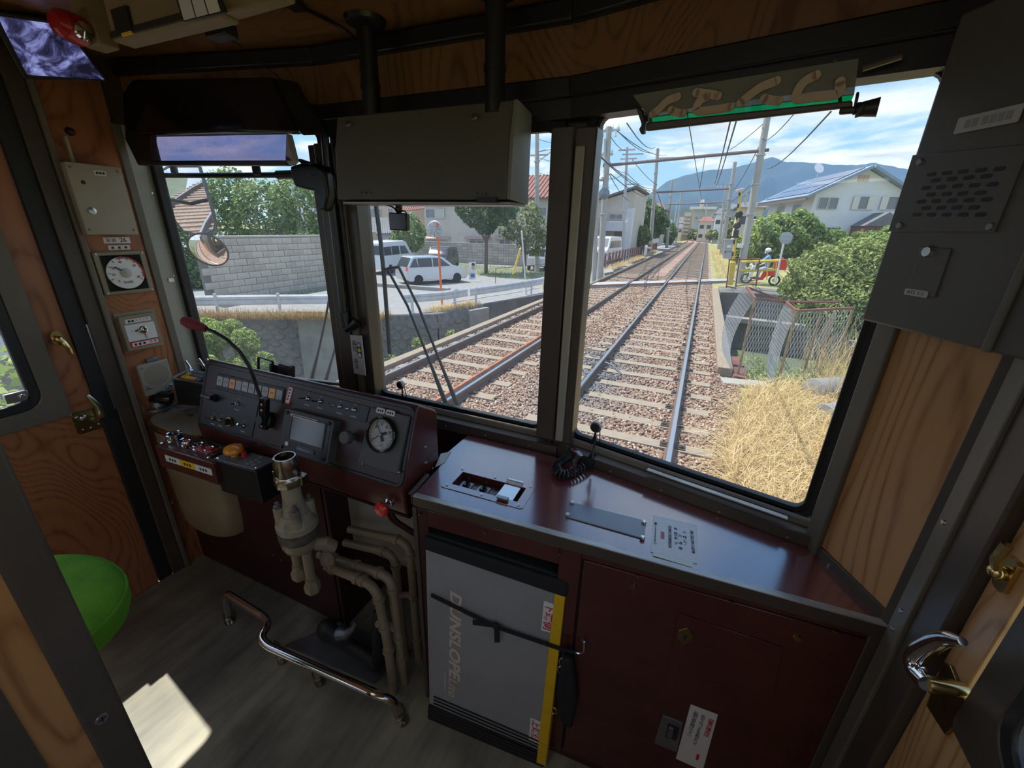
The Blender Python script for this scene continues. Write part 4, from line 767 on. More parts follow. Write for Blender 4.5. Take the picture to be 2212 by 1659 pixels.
m = MB(); d_ = V((0, 0, .0055))
for a_, b_ in zip(A, A[1:]): m.slab([a_-d_, b_-d_, b_+d_, a_+d_], RN, .003)
m.build('band', 'felt_black', st); m = MB(); m.ball(rq(1071, 1352, .012), .010, 10, (1.2, .7, 1)); m.slab([rq(1022, 1338, .01), rq(1068, 1346, .01), rq(1068, 1354, .01), rq(1022, 1348, .01)], RN, .003); m.slab([rq(1068, 1352, .01), rq(1078, 1352, .01), rq(1080, 1386, .01), rq(1069, 1386, .01)], RN, .003); m.build('knot', 'felt_black', st)
hk = thing('wire_hook', 'steel wire hook on the cabinet stile holding the strap', 'hook', cf(1262, 1400))
m = MB(); m.tube(bend([cf(1262, 1384, 0), cf(1262, 1384, .016), cf(1262, 1406, .02), cf(1252, 1412, .022), cf(1242, 1408, .02)], .006), .0028, 8); m.build('hook_wire', 'chrome', hk); m = MB(frame(cf(1262, 1383, 0), UF, (0, 0, 1))); m.lathe([(.007, 0), (.006, .003), (1e-6, .004)], 12); m.build('hook_base', 'dull_steel', hk)
ky = thing('key_ring', 'black pouch and steel rings hanging beside the yellow ramp edge', 'keys', cf(1230, 1560, .02))
m = MB(); [m.tube([cf(x, y, .02) + V((r*math.cos(t), 0, r*math.sin(t)*1.5)) for t in (2*math.pi*i/14 for i in range(14))], .0018, 6, close=True) for x, y, r in ((1217, 1432, .010), (1212, 1448, .008), (1196, 1535, .008))]; m.build('steel_ring', 'steel', ky)
m = MB(); m.slab([cf(x, y, .006) for x, y in ((1218, 1405), (1240, 1412), (1250, 1500), (1238, 1560), (1212, 1540), (1206, 1470))], NF, .022); m.build('pouch', 'felt_black', ky, bev=.008, segs=3)
m = MB(); m.tube([cf(1215, 1405, .02), cf(1225, 1450, .026), cf(1215, 1500, .024), cf(1222, 1560, .022), cf(1226, 1568, .02)], .004, 6); m.build('pouch_cord', 'felt_black', ky)

# ---- seat
se = thing('driver_stool', 'bright green upholstered driver seat behind the brown partition post', 'seat', (-1.17, .13, 0))
def seatring(f, z): return [V((-1.175 + f*.20*math.copysign(abs(math.cos(t))**.85, math.cos(t)), .125 + f*.205*math.copysign(abs(math.sin(t))**.85, math.sin(t)), z)) for t in (2*math.pi*i/40 for i in range(40))]
loft(MB(), [seatring(.86, .545), seatring(.97, .55), seatring(1.0, .57), seatring(.985, .60)]).build('cushion_base', 'seat_green', se)
loft(MB(), [seatring(.985, .60), seatring(.97, .61), seatring(.9, .624), seatring(.7, .632), seatring(.3, .635)]).build('cushion_top', 'seat_green', se)
m = MB(); m.tube(seatring(.99, .60), .004, 6, close=True); m.build('piping', 'seat_green', se)
m = MB(); m.bb((-1.30, .02, .52), (-1.05, .24, .545)); m.build('seat_pan', 'black_plastic', se, bev=.004); m = MB(); m.cone((-1.175, .10, 0), (-1.175, .10, .53), .03, .03, 14); m.lathe([(.11, 0), (.11, .012), (.04, .03)], 20, Matrix.Translation((-1.175, .08, 0))); m.build('pedestal', 'dark_metal', se)
# ================================================================ wall, ceiling and window fittings
def lw(x, y, off=0): return on(LW, x, y, off)
def lquad(pts, off, t, nm, m, par, bev=.001):
    return MB().slab([V((XL+off, lw(x, y, off).y, lw(x, y, off).z)) for x, y in pts], (1, 0, 0), t).build(nm, m, par, bev=bev)
def lrect(y0, y1, z0, z1, off, t, nm, m, par, bev=.001): return MB().bb((XL+off, y0, z0), (XL+off+t, y1, z1)).build(nm, m, par, bev=bev)
ML = lambda y, z, off: frame((XL+off, y, z), (0, 1, 0), (0, 0, 1))
wb = thing('white_switch_box', 'off white metal box with a keyhole high on the left wooden wall', 'box', (XL, .78, 1.325))
lrect(.712, .848, 1.326, 1.528, .004, .040, 'box_body', 'beige_grey', wb, .004); lrect(.712, .848, 1.326, 1.528, .044, .003, 'box_lid', 'beige_grey', wb, .002)
m = MB(ML(.742, 1.395, .047)); m.lathe([(.011, 0), (.010, .003), (.006, .004), (1e-6, .004)], 16); m.build('lock', 'steel', wb)
m = MB(ML(.742, 1.475, .047)); m.lathe([(.006, 0), (.004, .002), (1e-6, .002)], 10); m.build('stain_hole', 'ink', wb)
m = MB(); [screw(m, (XL+.047, y, z), (1, 0, 0), .004) for y in (.722, .838) for z in (1.34, 1.515)]; m.build('lid_screws', 'dull_steel', wb); lrect(.775, .805, 1.498, 1.512, .047, .001, 'box_label', 'white_label', wb); m = MB(ML(.79, 1.505, .0485)); [m.box((d, 0, 0), (.006, .007, .0003)) for d in (-.008, 0, .008)]; m.build('label_legend', 'ink', wb)
lrect(.744, .752, 1.528, 1.60, .004, .012, 'cable_duct', 'beige_grey', wb)
hk2 = thing('wall_hook', 'small dark knob on the wood above the white switch box', 'hook', (XL, .765, 1.615)); m = MB(ML(.765, 1.615, .004)); m.lathe([(.012, 0), (.010, .008), (.006, .014), (1e-6, .016)], 14); m.build('knob', 'dark_metal', hk2)
l1 = thing('number_label', 'white number label reading 26 above the speedometer', 'label', (XL, .80, 1.30)); lrect(.765, .838, 1.297, 1.316, .004, .001, 'label_plate', 'white_label', l1); text('26', .019, 'ink', l1, ML(.818, 1.3065, .0052), 'label_text', ext=.0001, bold=.0003); m = MB(ML(.786, 1.3065, .0053)); [m.box((d, 0, 0), (.011, .011, .0003)) for d in (-.008, .007)]; m.build('label_legend', 'faint_ink', l1); lrect(.772, .832, 1.276, 1.291, .004, .001, 'label_plate', 'white_label', l1)
m = MB(ML(.802, 1.2835, .0053)); [m.box((d, 0, 0), (.007, .007, .0003)) for d in (-.018, 0, .018)]; m.build('label_legend', 'ink', l1)
so = thing('speedometer', 'square framed speedometer with a white dial on the left wall', 'speedometer', (XL, .79, 1.135))
lrect(.72, .862, 1.135, 1.272, .004, .016, 'case', 'tan_metal', so, .003); lrect(.735, .847, 1.146, 1.261, .020, .002, 'dial_back', 'black_gloss', so, .003)
Mg = ML(.791, 1.2035, .022); m = MB(Mg); m.lathe([(.052, 0), (.052, .003), (.049, .0035), (1e-6, .0035)], 40); m.build('dial', 'gauge_face', so)
m = MB(Mg); n_ = 24; pts = [(r*math.cos(math.radians(t)), r*math.sin(math.radians(t)), .0045) for r in (.0515, .0465) for t in [110 - i*(130/n_) for i in range(n_+1)]]; m.add(pts, [(i, i+1, n_+2+i, n_+1+i) for i in range(n_)]); m.build('red_arc', 'red_ink', so)
m = MB(Mg); [m.box((0, 0, 0), (.008, .0016, .0003), Matrix.Rotation(math.radians(t), 4, 'Z') @ Matrix.Translation((.046, 0, .0045))) for t in range(-30, 230, 26)]; m.box((.017, 0, .006), (.034, .004, .001), Matrix.Rotation(math.radians(142), 4, 'Z')); m.build('needle', 'ink', so)
m = MB(Mg); m.lathe([(.016, .004), (.014, .008), (.006, .011), (1e-6, .011)], 20); m.build('needle_hub', 'pale_plate', so)
for t, s_ in ((225, '0'), (186, '10'), (152, '20'), (104, '40'), (38, '60'), (-26, '80')): text(s_, .0105, 'ink', so, Mg @ Matrix.Translation((.036*math.cos(math.radians(t)), .036*math.sin(math.radians(t)), .0042)), 'dial_number', ext=.0001)
text('km/h', .013, 'ink', so, Mg @ Matrix.Translation((0, -.030, .0042)), 'dial_unit', ext=.0001)
m = MB(); [screw(m, (XL+.020, y, z), (1, 0, 0), .004) for y in (.728, .854) for z in (1.141, 1.266)]; m.build('case_screws', 'steel', so)
ks = thing('key_switch_panel', 'framed key switch with white plate and red strip below the speedometer', 'switch', (XL, .785, .94))
lrect(.728, .85, .935, 1.072, .004, .004, 'back_plate', 'tan_metal', ks, .001); lrect(.733, .838, .94, 1.062, .008, .016, 'case', 'tan_metal', ks, .003); lrect(.748, .824, 1.036, 1.05, .024, .001, 'name_plate', 'white_label', ks); m = MB(ML(.764, 1.043, .0253)); [m.box((d, 0, 0), (.007, .007, .0003)) for d in (-.005, .005)]; m.build('plate_legend', 'ink', ks); text('スイッチ', .0105, 'ink', ks, ML(.796, 1.043, .0252), 'plate_text', ext=.0001)
lrect(.742, .830, .973, 1.031, .024, .001, 'white_plate', 'white_plastic', ks); lrect(.744, .832, .951, .972, .024, .001, 'red_strip', 'red_plate', ks); lrect(.748, .828, .954, .968, .025, .0006, 'strip_paper', 'white_label', ks); text('注 意', .011, 'ink', ks, ML(.811, .961, .0258), 'strip_text', ext=.0001); m = MB(ML(.771, .961, .0259)); [m.box((d, 0, 0), (.007, .008, .0003)) for d in (-.013, 0, .013)]; m.build('strip_legend', 'ink', ks)
Mg = ML(.792, 1.008, .025); m = MB(Mg); m.lathe([(.014, 0), (.014, .004), (.011, .008), (.006, .009), (1e-6, .007)], 20); m.build('key_barrel', 'chrome', ks); m = MB(Mg); m.box((0, -.001, .009), (.003, .009, .001)); m.build('keyhole', 'ink', ks); text('入', .012, 'faint_ink', ks, Mg @ Matrix.Translation((-.034, .0, .0003)), 'position_mark', ext=.0001); text('切', .010, 'ink', ks, Mg @ Matrix.Translation((.003, -.028, .0003)), 'position_mark', ext=.0001)
m = MB(Mg); m.box((-.020, 0, .0005), (.009, .005, .0004)); m.build('index_mark', 'ink', ks); m = MB(Mg); m.box((.002, -.018, .0005), (.005, .007, .0004)); m.build('index_mark', 'red_ink', ks)
spk = thing('wall_speaker', 'beige speaker panel with a round grille patch low on the left wall', 'speaker', (XL, .795, .77))
lrect(.745, .842, .765, .885, .004, .016, 'case', 'beige_grey', spk, .003); m = MB(ML(.795, .835, .0202)); m.lathe([(.040, 0), (1e-6, .0008)], 30); m.build('grille', mat('grille_tan', (.33, .27, .19), .6, bump=.4, bs=400), spk); m = MB(ML(.823, .782, .020)); m.lathe([(.010, 0), (.010, .006), (.007, .008), (1e-6, .006)], 16); m.build('volume_knob', 'dull_steel', spk)
m = MB(); [screw(m, (XL+.020, y, z), (1, 0, 0), .003) for y in (.755, .835) for z in (.872, .80)]; m.build('case_screws', 'steel', spk); lrect(.78, .815, .885, .90, .004, .014, 'top_clip', 'plate_grey', spk, .003); lrect(.752, .77, .79, .793, .020, .001, 'slot', 'ink', spk)

# ---- signal check plate on the left mullion
sgp = thing('signal_check_plate', 'pale plate with three signal lights and writing on the left mullion', 'sign', (-1.095, 1.05, .80))
S = [PY(757, 723, 1.045), PY(782, 725, 1.045), PY(791, 811, 1.045), PY(766, 806, 1.045)]; x0, x1 = -1.135, -1.085
MB().slab(S, (0, -1, 0), .003).build('plate', 'pale_plate', sgp, bev=.0005); cS = sum(S, V())/4; MS2 = frame(cS + V((0, -.0035, 0)), S[3]-S[0], S[1]-S[0])
if MS2.to_3x3().col[2].y > 0: MS2 = MS2 @ Matrix.Diagonal((1, -1, -1, 1))
Lp = (S[3]-S[0]).length; Wp = (S[1]-S[0]).length
text('確認・喚呼', Lp*.15, 'ink', sgp, MS2 @ Matrix.Translation((Lp*.0, -Wp*.22, 0)), 'plate_text', ext=.0001)
m = MB(); plate(m, MS2 @ Matrix.Translation((-Lp*.14, Wp*.20, 0)), Lp*.40, Wp*.36, .0006, Wp*.178, 6); m.build('signal_back', 'ink', sgp)
for i, mn in enumerate(('lamp_green', 'yellow_label', 'white_label')): m = MB(MS2 @ Matrix.Translation((-Lp*.14 + (i-1)*Lp*.13, Wp*.20, .0006))); m.lathe([(Wp*.14, 0), (1e-6, .0004)], 16); m.build('signal_light', mn if i < 2 else 'white_label', sgp)

# ---- hanging box over the centre window
hb = thing('route_display_box', 'large dark box hanging on two posts over the centre window', 'display box', (-.69, 1.0, 1.43))
prof = [(.975, 1.642), (.955, 1.56), (.945, 1.440), (1.056, 1.434), (1.062, 1.632)]
MB().slab([V((-.948, y, z)) for y, z in prof], (1, 0, 0), .512).build('housing', 'grey_panel', hb, bev=.004)
MB().slab([V((-.436, y, z)) for y, z in prof], (1, 0, 0), .010).build('end_cheek', mat('cheek_lit_grey', (.22, .21, .20), .4), hb, bev=.002)  # end coloured paler than the housing for the light falling on it
MB().bb((-.94, .955, 1.428), (-.43, 1.05, 1.436)).build('bottom_lip', 'dull_steel', hb, bev=.002)
for x, y in ((753, 268), (1025, 253)): m = MB(frame(PY(x, y, .958), (1, 0, 0), (0, .08, .1))); m.lathe([(.009, 0), (.008, .004), (1e-6, .004)], 14); m.build('cam_lock', 'dull_steel', hb)
for x0_ in (778, 1029):
    m = MB(); [m.ball(PY(x0_+i*10, 417+(x0_ > 900)*2, .944), .0032, 8) for i in range(3)]; m.build('rivets', 'dull_steel', hb)
MB().box(PY(1052, 432, .942), (.05, .008, .012)).build('catch', 'black_plastic', hb)
for px_, y_ in ((-.848, 1.0), (-.487, .985)):
    m = MB(); m.cone((px_, y_, 1.62), (px_, y_, ZC), .0225, .0225, 18); m.cone((px_, y_, 1.70), (px_, y_, 1.712), .025, .025, 18); m.lathe([(.0225, ZC-.02), (.046, ZC-.010), (.050, ZC)], 22, Matrix.Translation((px_, y_, 0))); m.build('hanger_post', 'black_paint', hb)
dc = thing('dash_camera', 'small black dash camera hanging below the dark box', 'camera', PY(862, 475, 1.01)); p = PY(863, 479, 1.01)
m = MB(frame(p, (1, .12, -.03), (0, 0, 1))); m.box((0, 0, 0), (.056, .046, .018)); m.build('body', 'black_gloss', dc, bev=.003); m = MB(); m.cone(p + V((0, 0, .02)), PY(862, 440, 1.01), .006, .010, 10); m.ball(p+V((0, 0, .032)), .011, 10); m.box(PY(860, 440, 1.015), (.03, .03, .008)); m.build('mount', 'black_plastic', dc)
m = MB(); m.tube(bez(PY(820, 436, 1.0), PY(838, 448, 1.0), PY(842, 438, 1.0), PY(858, 456, 1.0)), .0022, 5); m.tube(bez(PY(866, 458, 1.0), PY(878, 448, 1.0), PY(880, 470, 1.0), PY(878, 462, 1.0)), .0018, 5); m.build('cable', 'cable', dc)
MB(frame(p, (1, .12, -.03), (0, 0, 1))).box((.02, .003, .0094), (.0012, .022, .0006)).build('status_line', mat('status_green', (.08, .35, .18), .3), dc)

# ---- sun visors and mirror over the left window
sv = thing('sun_visor', 'black sun visor folded up above the left window', 'visor', (-1.4, .92, 1.56))
MB().slab([PY(262, 172, .945), PY(585, 165, .945), PY(642, 284, .90), PY(480, 280, .90), PY(325, 287, .90), PY(270, 296, .90)], (0, .3, -.2), .012).build('visor_panel', 'black_gloss', sv, bev=.003)
MB().slab([PY(583, 166, .96), PY(640, 175, .985), PY(700, 285, 1.0), PY(648, 286, .92)], (0, .3, -.2), .012).build('visor_bracket', 'dark_metal', sv, bev=.003)
tv = thing('tinted_visor', 'lavender tinted transparent visor blade below the black sun visor', 'visor', (-1.36, .90, 1.53))
glass('visor_tint', (.52, .48, .60), 1.2)
T4 = [PY(322, 291, .90), PY(618, 287, .90), PY(632, 347, .885), PY(325, 350, .885)]
MB().slab(T4, (0, 1, .1), .004).build('blade', 'visor_tint', tv)
MB().slab([PY(300, 347, .888), PY(618, 346, .888), PY(618, 357, .888), PY(300, 357, .888)], (0, 1, 0), .02).build('lower_rail', 'dark_metal', tv, bev=.002)
MB().slab([PY(618, 288, .89), PY(633, 347, .885), PY(624, 357, .885), PY(616, 345, .888)], (0, 1, 0), .02).build('end_cap', 'lamp_grey', tv, bev=.002)
MB().slab([PY(268, 296, .90), PY(323, 290, .90), PY(325, 348, .888), PY(298, 357, .888)], (0, 1, 0), .02).build('end_block', 'black_paint', tv, bev=.002)
wm = thing('wiper_motor', 'black wiper motor on a horizontal arm across the left window', 'wiper motor', PY(690, 380, 1.03))
m = MB(); m.tube([PY(318, 379, 1.0), PY(500, 379, 1.02), PY(610, 378, 1.03), PY(655, 377, 1.03)], .0085, 10); m.tube([PY(600, 378, 1.03), PY(655, 376, 1.03)], .013, 10); m.build('cross_arm', 'black_paint', wm)
m = MB(); [m.box(PY(x, 367, 1.01), (.03, .012, .030)) for x in (376, 554)]; m.build('arm_clamp', 'black_paint', wm, bev=.004)
fan = [(646, 362), (668, 356), (700, 357), (722, 372), (728, 420), (722, 455), (709, 458), (706, 430), (698, 415), (678, 411), (656, 405), (649, 385)]
MB().slab([PY(x, y, 1.035) for x, y in fan], (0, -1, 0), .035).build('housing', 'black_paint', wm, bev=.008, segs=3)
MB().slab([PY(x, y, 1.03) for x, y in ((634, 345), (655, 344), (672, 350), (682, 358), (660, 360), (655, 352), (645, 347))], (0, -1, 0), .012).build('lever_fin', 'black_paint', wm, bev=.002)
text('The Doctor', .011, 'dull_steel', wm, frame(PY(671, 377, .998), (1, 0, 0), (0, 0, 1)), 'brand_script', ext=.0002, shear=.2) if 0 else None
m = MB(frame(PY(671, 377, .999), (1, 0, -.03), (0, 0, 1))); m.tube([(-.018+.003*i, .002*math.sin(i*1.9), .0) for i in range(13)], .0006, 4); m.build('script_mark', 'dull_steel', wm)
m = MB(); m.tube([PY(700, 290, 1.03), PY(706, 360, 1.03)], .010, 10); m.tube([PY(716, 440, 1.035), PY(744, 688, 1.035)], .0115, 10); m.tube([PY(725, 380, 1.05), PY(735, 440, 1.05), PY(764, 690, 1.05)], .0065, 8); m.tube([PY(716, 290, 1.05), PY(728, 380, 1.05)], .005, 8); m.build('drop_pipe', 'black_paint', wm)
m = MB(); m.tube([PY(742, 675, 1.03), PY(748, 705, 1.03)], [.0165, .0165], 12); m.tube([PY(746, 712, 1.03), PY(765, 700, 1.045), PY(772, 695, 1.05)], [.014, .018, .02], 12); m.build('pipe_elbow', 'black_paint', wm)

# ---- rear camera monitor, red lamp, ceiling box, clip board
mo = thing('ceiling_monitor', 'lit monitor showing a bluish camera picture in the upper left corner', 'monitor', (-1.66, .72, 1.70))
m_ = bpy.data.materials.new('monitor_picture'); MATS['monitor_picture'] = m_; m_.use_nodes = True; t = m_.node_tree; b = t.nodes['Principled BSDF']; tc = N(t, 'ShaderNodeTexCoord'); mp = N(t, 'ShaderNodeMapping'); mp.inputs['Scale'].default_value = (5, 7, 9); mp.inputs['Rotation'].default_value = (.6, 0, .2); t.links.new(tc.outputs['Object'], mp.inputs[0])
n1 = N(t, 'ShaderNodeTexNoise', Scale=2.1, Detail=6.0, Roughness=.62, Distortion=1.1); t.links.new(mp.outputs[0], n1.inputs['Vector']); r_ = ramp(t, [(.40, (.006, .006, .016)), (.49, (.03, .03, .085)), (.56, (.12, .13, .30)), (.66, (.28, .31, .58))]); t.links.new(n1.outputs['Fac'], r_.inputs[0]); t.links.new(r_.outputs[0], b.inputs['Emission Color']); b.inputs['Emission Strength'].default_value = .8; b.inputs['Base Color'].default_value = (.01, .01, .015, 1); b.inputs['Roughness'].default_value = .15
q4 = [(-6, 34), (137, 55), (224, 171), (58, 161)]; P4 = [on(((-1.60, .72, 1.78), (1, -.25, -.55)), x, y) for x, y in q4]; nn = V((1, -.25, -.55)).normalized()
MB().slab(P4, nn, .002).build('screen', 'monitor_picture', mo)
P5 = [on(((-1.60, .72, 1.78), (1, -.25, -.55)), x, y) for x, y in ((-30, 22), (140, 46), (238, 178), (52, 172))]; MB().slab([p - nn*.001 for p in P5], -nn, .03).build('casing', 'black_plastic', mo, bev=.004)
m = MB(); m.tube([sum(P5, V())/4 - nn*.02, V((XL, .76, 1.80))], .012, 8); m.build('bracket', 'black_plastic', mo)
cbx = thing('ceiling_box', 'beige brown equipment box under the ceiling with a dark socket and yellow tag', 'box', (-1.03, .68, 1.72))
MB().bb((-1.205, .632, 1.722), (-.865, .672, ZC)).build('box_body', 'box_brown', cbx, bev=.004); MB().bb((-1.205, .628, 1.728), (-.865, .634, 1.738)).build('box_seam', 'dark_metal', cbx)
MB().slab([V((-.865, .636, 1.728)), V((-.735, .668, 1.738)), V((-.73, .685, 1.738)), V((-.865, .672, 1.728))], (0, 0, 1), .10).build('side_duct', 'box_brown', cbx, bev=.004)
MB().box(PY(266, 45, .63), (.055, .008, .04)).build('socket', 'black_plastic', cbx); MB().box(PY(274, 68, .629), (.035, .004, .012)).build('yellow_tag', 'yellow_label', cbx)
MB().box(PY(478, 70, .70), (.06, .03, .022)).build('sensor', 'black_plastic', cbx, bev=.003); m = MB(); m.tube(bez(PY(480, 75, .70), PY(520, 90, .78), PY(640, 200, .98), PY(700, 258, 1.02)), .0012, 5); m.build('thin_wire', 'cable', cbx)
cbd = thing('clip_board', 'paper schedule sheets clipped on the rear of the ceiling box', 'papers', PY(430, 25, .628)); MB().slab([PY(384, -4, .626), PY(478, -6, .626), PY(492, 28, .626), PY(400, 48, .626)], (0, -1, 0), .004).build('board', 'black_plastic', cbd)
for i in range(3): f0, f1 = i/3, (i+1)/3; MB().slab([PY(385+86*f0, -4, .621), PY(385+86*f1-3, -4, .621), PY(398+82*f1-3, 44-20*f1, .621), PY(398+82*f0, 44-20*f0, .621)], (0, -1, 0), .001).build('sheet', 'paper' if i < 2 else 'white_label', cbd)
rl = thing('red_lamp', 'red dome warning lamp beside the ceiling box', 'lamp', (-1.33, .66, 1.74)); c_ = PY(160, 62, .64)
m = MB(frame(c_, (0, 1, 0), (0, 0, 1))); m.lathe([(.030, -.01), (.030, .008), (.026, .03), (.014, .042), (1e-6, .044)], 20, Matrix.Rotation(-1.2, 4, 'Y')); m.build('red_dome', mat('lamp_red', (.4, .008, .012), .25), rl)
m = MB(frame(c_ + V((.03, 0, -.008)), (0, 1, 0), (0, 0, 1))); m.lathe([(.018, 0), (.016, .008), (1e-6, .012)], 18); m.build('chrome_cap', 'chrome', rl); MB().slab([PY(140, 20, .66), PY(185, 12, .66), PY(215, 95, .66), PY(185, 104, .66)], (0, 1, 0), .04).build('lamp_bracket', 'box_brown', rl, bev=.004)
MB().bb((c_.x-.03, .66, 1.80), (c_.x+.03, .72, ZC)).build('lamp_base', 'box_brown', rl)
cw_ = thing('ceiling_cable', 'dark cable with a grey duct running along the wooden ceiling', 'cable', PZ(690, 30, ZC-.01)); m = MB(); m.tube(bend([PZ(585, -30, ZC-.004), PZ(650, 15, ZC-.004), PZ(725, 52, ZC-.004), PZ(755, 70, ZC-.02), PZ(770, 90, ZC-.05)], .02), .004, 6); m.build('cable', 'cable', cw_); MB().slab([PZ(600, -12, ZC), PZ(640, -10, ZC), PZ(660, 12, ZC), PZ(635, 14, ZC)], (0, 0, -1), .012).build('duct', 'dark_metal', cw_)

# ---- speaker box on the right
def rbp(x, y, off=0): return on(((.265, .889, 0), RWP[1]), x, y, off)
NRW = V(RWP[1]).normalized(); rt = V((.447, -.894, 0)).normalized()
rs = thing('speaker_box', 'dark grey slotted speaker box in the upper right corner', 'speaker', (.31, .82, 1.245))
o_ = V((.265, .889, 0)); MBX = frame(o_ + V((0, 0, 1.246)), rt, (0, 0, 1))
if MBX.to_3x3().col[2].dot(NRW) < 0: print('speaker frame flipped')
def loc(x, y): q = MBX.inverted() @ rbp(x, y); return q.x, q.y
MB(MBX).bb((0, 0, -.066), (.27, .42, 0)).build('housing', 'grey_panel', rs, bev=.004)
cq = [MBX @ V((*loc(x, y), 0)) for x, y in ((1975, 335), (2230, 310), (2152, 502), (1922, 500))]; gpl = MB().slab(cq, NRW, .003).build('speaker_plate', 'grey_panel', rs, bev=.001)
rows = [(740, (975, 1065, 1160, 1262, 1370), -8), (775, (1000, 1093, 1192, 1292), -8), (818, (945, 1032, 1126, 1225, 1330), -5), (857, (972, 1062, 1155, 1258), -3), (898, (915, 1002, 1096, 1193, 1295), -3), (935, (944, 1030, 1122, 1222), -1), (973, (890, 975, 1062, 1158, 1260), 0)]
for y, xs, sl in rows:
    for i, x in enumerate(xs):
        u_, v_ = loc(1652+.3738*x, 100+.3738*(y+sl*i)); m = MB(); plate(m, MBX @ Matrix.Translation((u_, v_, .003)), .0135, .0052, .0004, .0025, 3); m.build('slot', 'ink', gpl)
m = MB()
for x, y in ((1992, 350), (1948, 487), (2145, 490)): u_, v_ = loc(x, y); screw(m, MBX @ V((u_, v_, .003)), NRW, .0055, .003)
m.build('plate_screws', 'dull_steel', rs)
cq = [MBX @ V((*loc(x, y), 0)) for x, y in ((1992, 534), (2058, 537), (2022, 642), (1960, 636))]; fp = MB().slab(cq, NRW, .0025).build('small_cover', 'grey_panel', rs, bev=.001)
m = MB(); u_, v_ = loc(2010, 544); screw(m, MBX @ V((u_, v_, .0025)), NRW, .009, .005); m.build('coin_screw', 'steel', fp)
for x, y, w_, nm in ((1983, 633, .036, 'cover_label'), (2137, 259, .075, 'box_label')):
    u_, v_ = loc(x, y); m = MB(); plate(m, MBX @ Matrix.Translation((u_, v_, .003)), w_, w_*.26, .0008, .002); m.build(nm, 'pale_plate', rs)
    m = MB(MBX @ Matrix.Translation((u_, v_, .004))); [m.box((w_*d, 0, 0), (w_*.09, w_*.13, .0003)) for d in ((.12, .28) if w_ < .05 else (-.3, -.18, -.02, .1, .22, .34))]; m.build('label_legend', 'faint_ink', rs)
    if w_ < .05: text('ATS', w_*.20, 'ink', rs, MBX @ Matrix.Translation((u_-w_*.2, v_, .0039)), 'label_text', ext=.0001)
MB(MBX).bb((.19, -.0, 0), (.2, .42, .006)).build('corner_bead', 'brown_light', rs, bev=.002)
rl2 = thing('cable_lug', 'small brown peg on the dark lintel right of the hanging sign', 'peg', on(((-.19, 1.03, 0), (.224, 1, 0)), 1905, 136)); q = on(((-.19, 1.03, 0), (.224, 1, 0)), 1905, 136); m = MB(); m.tube([q + V((-.022, .004, -.004)), q + V((.022, -.004, .005))], .0045, 8); m.build('peg', 'brown_light', rl2)

# ---- hanging one-man sign
SG = ((-.19, 1.035, 0), (.224, 1, .12)); NS = -V(SG[1]).normalized()
def sg(x, y, off=0): return on(SG, x, y, off)
sn = thing('one_man_sign', 'smoked sign plate with brown Japanese letters and a green stripe in the right window', 'sign', sg(1620, 250))
m_s = glass('sign_smoke', (.5, .5, .46), .5); t_ = m_s.node_tree; df = N(t_, 'ShaderNodeBsdfDiffuse'); df.inputs[0].default_value = (.30, .29, .25, 1); mo_ = [n for n in t_.nodes if n.type == 'OUTPUT_MATERIAL'][0]; old = mo_.inputs[0].links[0].from_socket; m3 = N(t_, 'ShaderNodeMixShader'); m3.inputs[0].default_value = .6; t_.links.new(old, m3.inputs[1]); t_.links.new(df.outputs[0], m3.inputs[2]); t_.links.new(m3.outputs[0], mo_.inputs[0]); glass('sign_green', (.04, .42, .23), .3)
MB().slab([sg(1368, 206), sg(1855, 127), sg(1845, 205), sg(1404, 254)], NS, .002).build('smoked_plate', 'sign_smoke', sn)
MB().slab([sg(1404, 252), sg(1845, 204), sg(1838, 221), sg(1402, 268)], NS, .0025).build('green_stripe', 'sign_green', sn)
strokes = [[(1410, 247), (1428, 232), (1442, 218), (1464, 209)], [(1450, 238), (1462, 243), (1476, 245)], [(1504, 200), (1530, 203), (1551, 207)], [(1528, 208), (1512, 218), (1504, 234), (1508, 240), (1540, 238), (1579, 231)], [(1600, 222), (1622, 204), (1645, 188), (1678, 175)], [(1651, 213), (1668, 217), (1683, 218)], [(1763, 163), (1740, 175), (1726, 192), (1721, 214), (1760, 210), (1810, 203), (1815, 177)]]
for s_ in strokes:
    P = [sg(x, y, -.004) for x, y in s_]; P = spline(P, 5); m = MB(); n_ = len(P); w2 = .0056
    L_, R_2 = [], []
    for i, p in enumerate(P):
        d = (P[min(i+1, n_-1)]-P[max(i-1, 0)]).normalized(); s2 = d.cross(NS).normalized()*w2; L_.append(p-s2); R_2.append(p+s2)
    k = n_; vs_ = L_ + R_2 + [p + NS*.0016 for p in L_] + [p + NS*.0016 for p in R_2]
    fs = [(i, i+1, k+i+1, k+i) for i in range(k-1)] + [(2*k+i, 3*k+i, 3*k+i+1, 2*k+i+1) for i in range(k-1)] + [(i, 2*k+i, 2*k+i+1, i+1) for i in range(k-1)] + [(k+i, k+i+1, 3*k+i+1, 3*k+i) for i in range(k-1)]
    m.add(vs_, fs); [m.cone(p, p + NS*.0016, w2, w2, 14) for p in (P[0], P[-1])]; m.build('letter_stroke', mat('letter_brown', (.50, .36, .26), .6), sn)
MB().slab([sg(1400, 266), sg(1842, 219), sg(1842, 233), sg(1400, 284)], NS, .012).build('holder_channel', 'brown_metal', sn, bev=.002)
MB().slab([sg(1375, 225), sg(1392, 240), sg(1398, 262), sg(1396, 290), sg(1389, 291), sg(1384, 280), sg(1390, 270)], NS, .010).build('left_clip', 'dark_metal', sn, bev=.002)
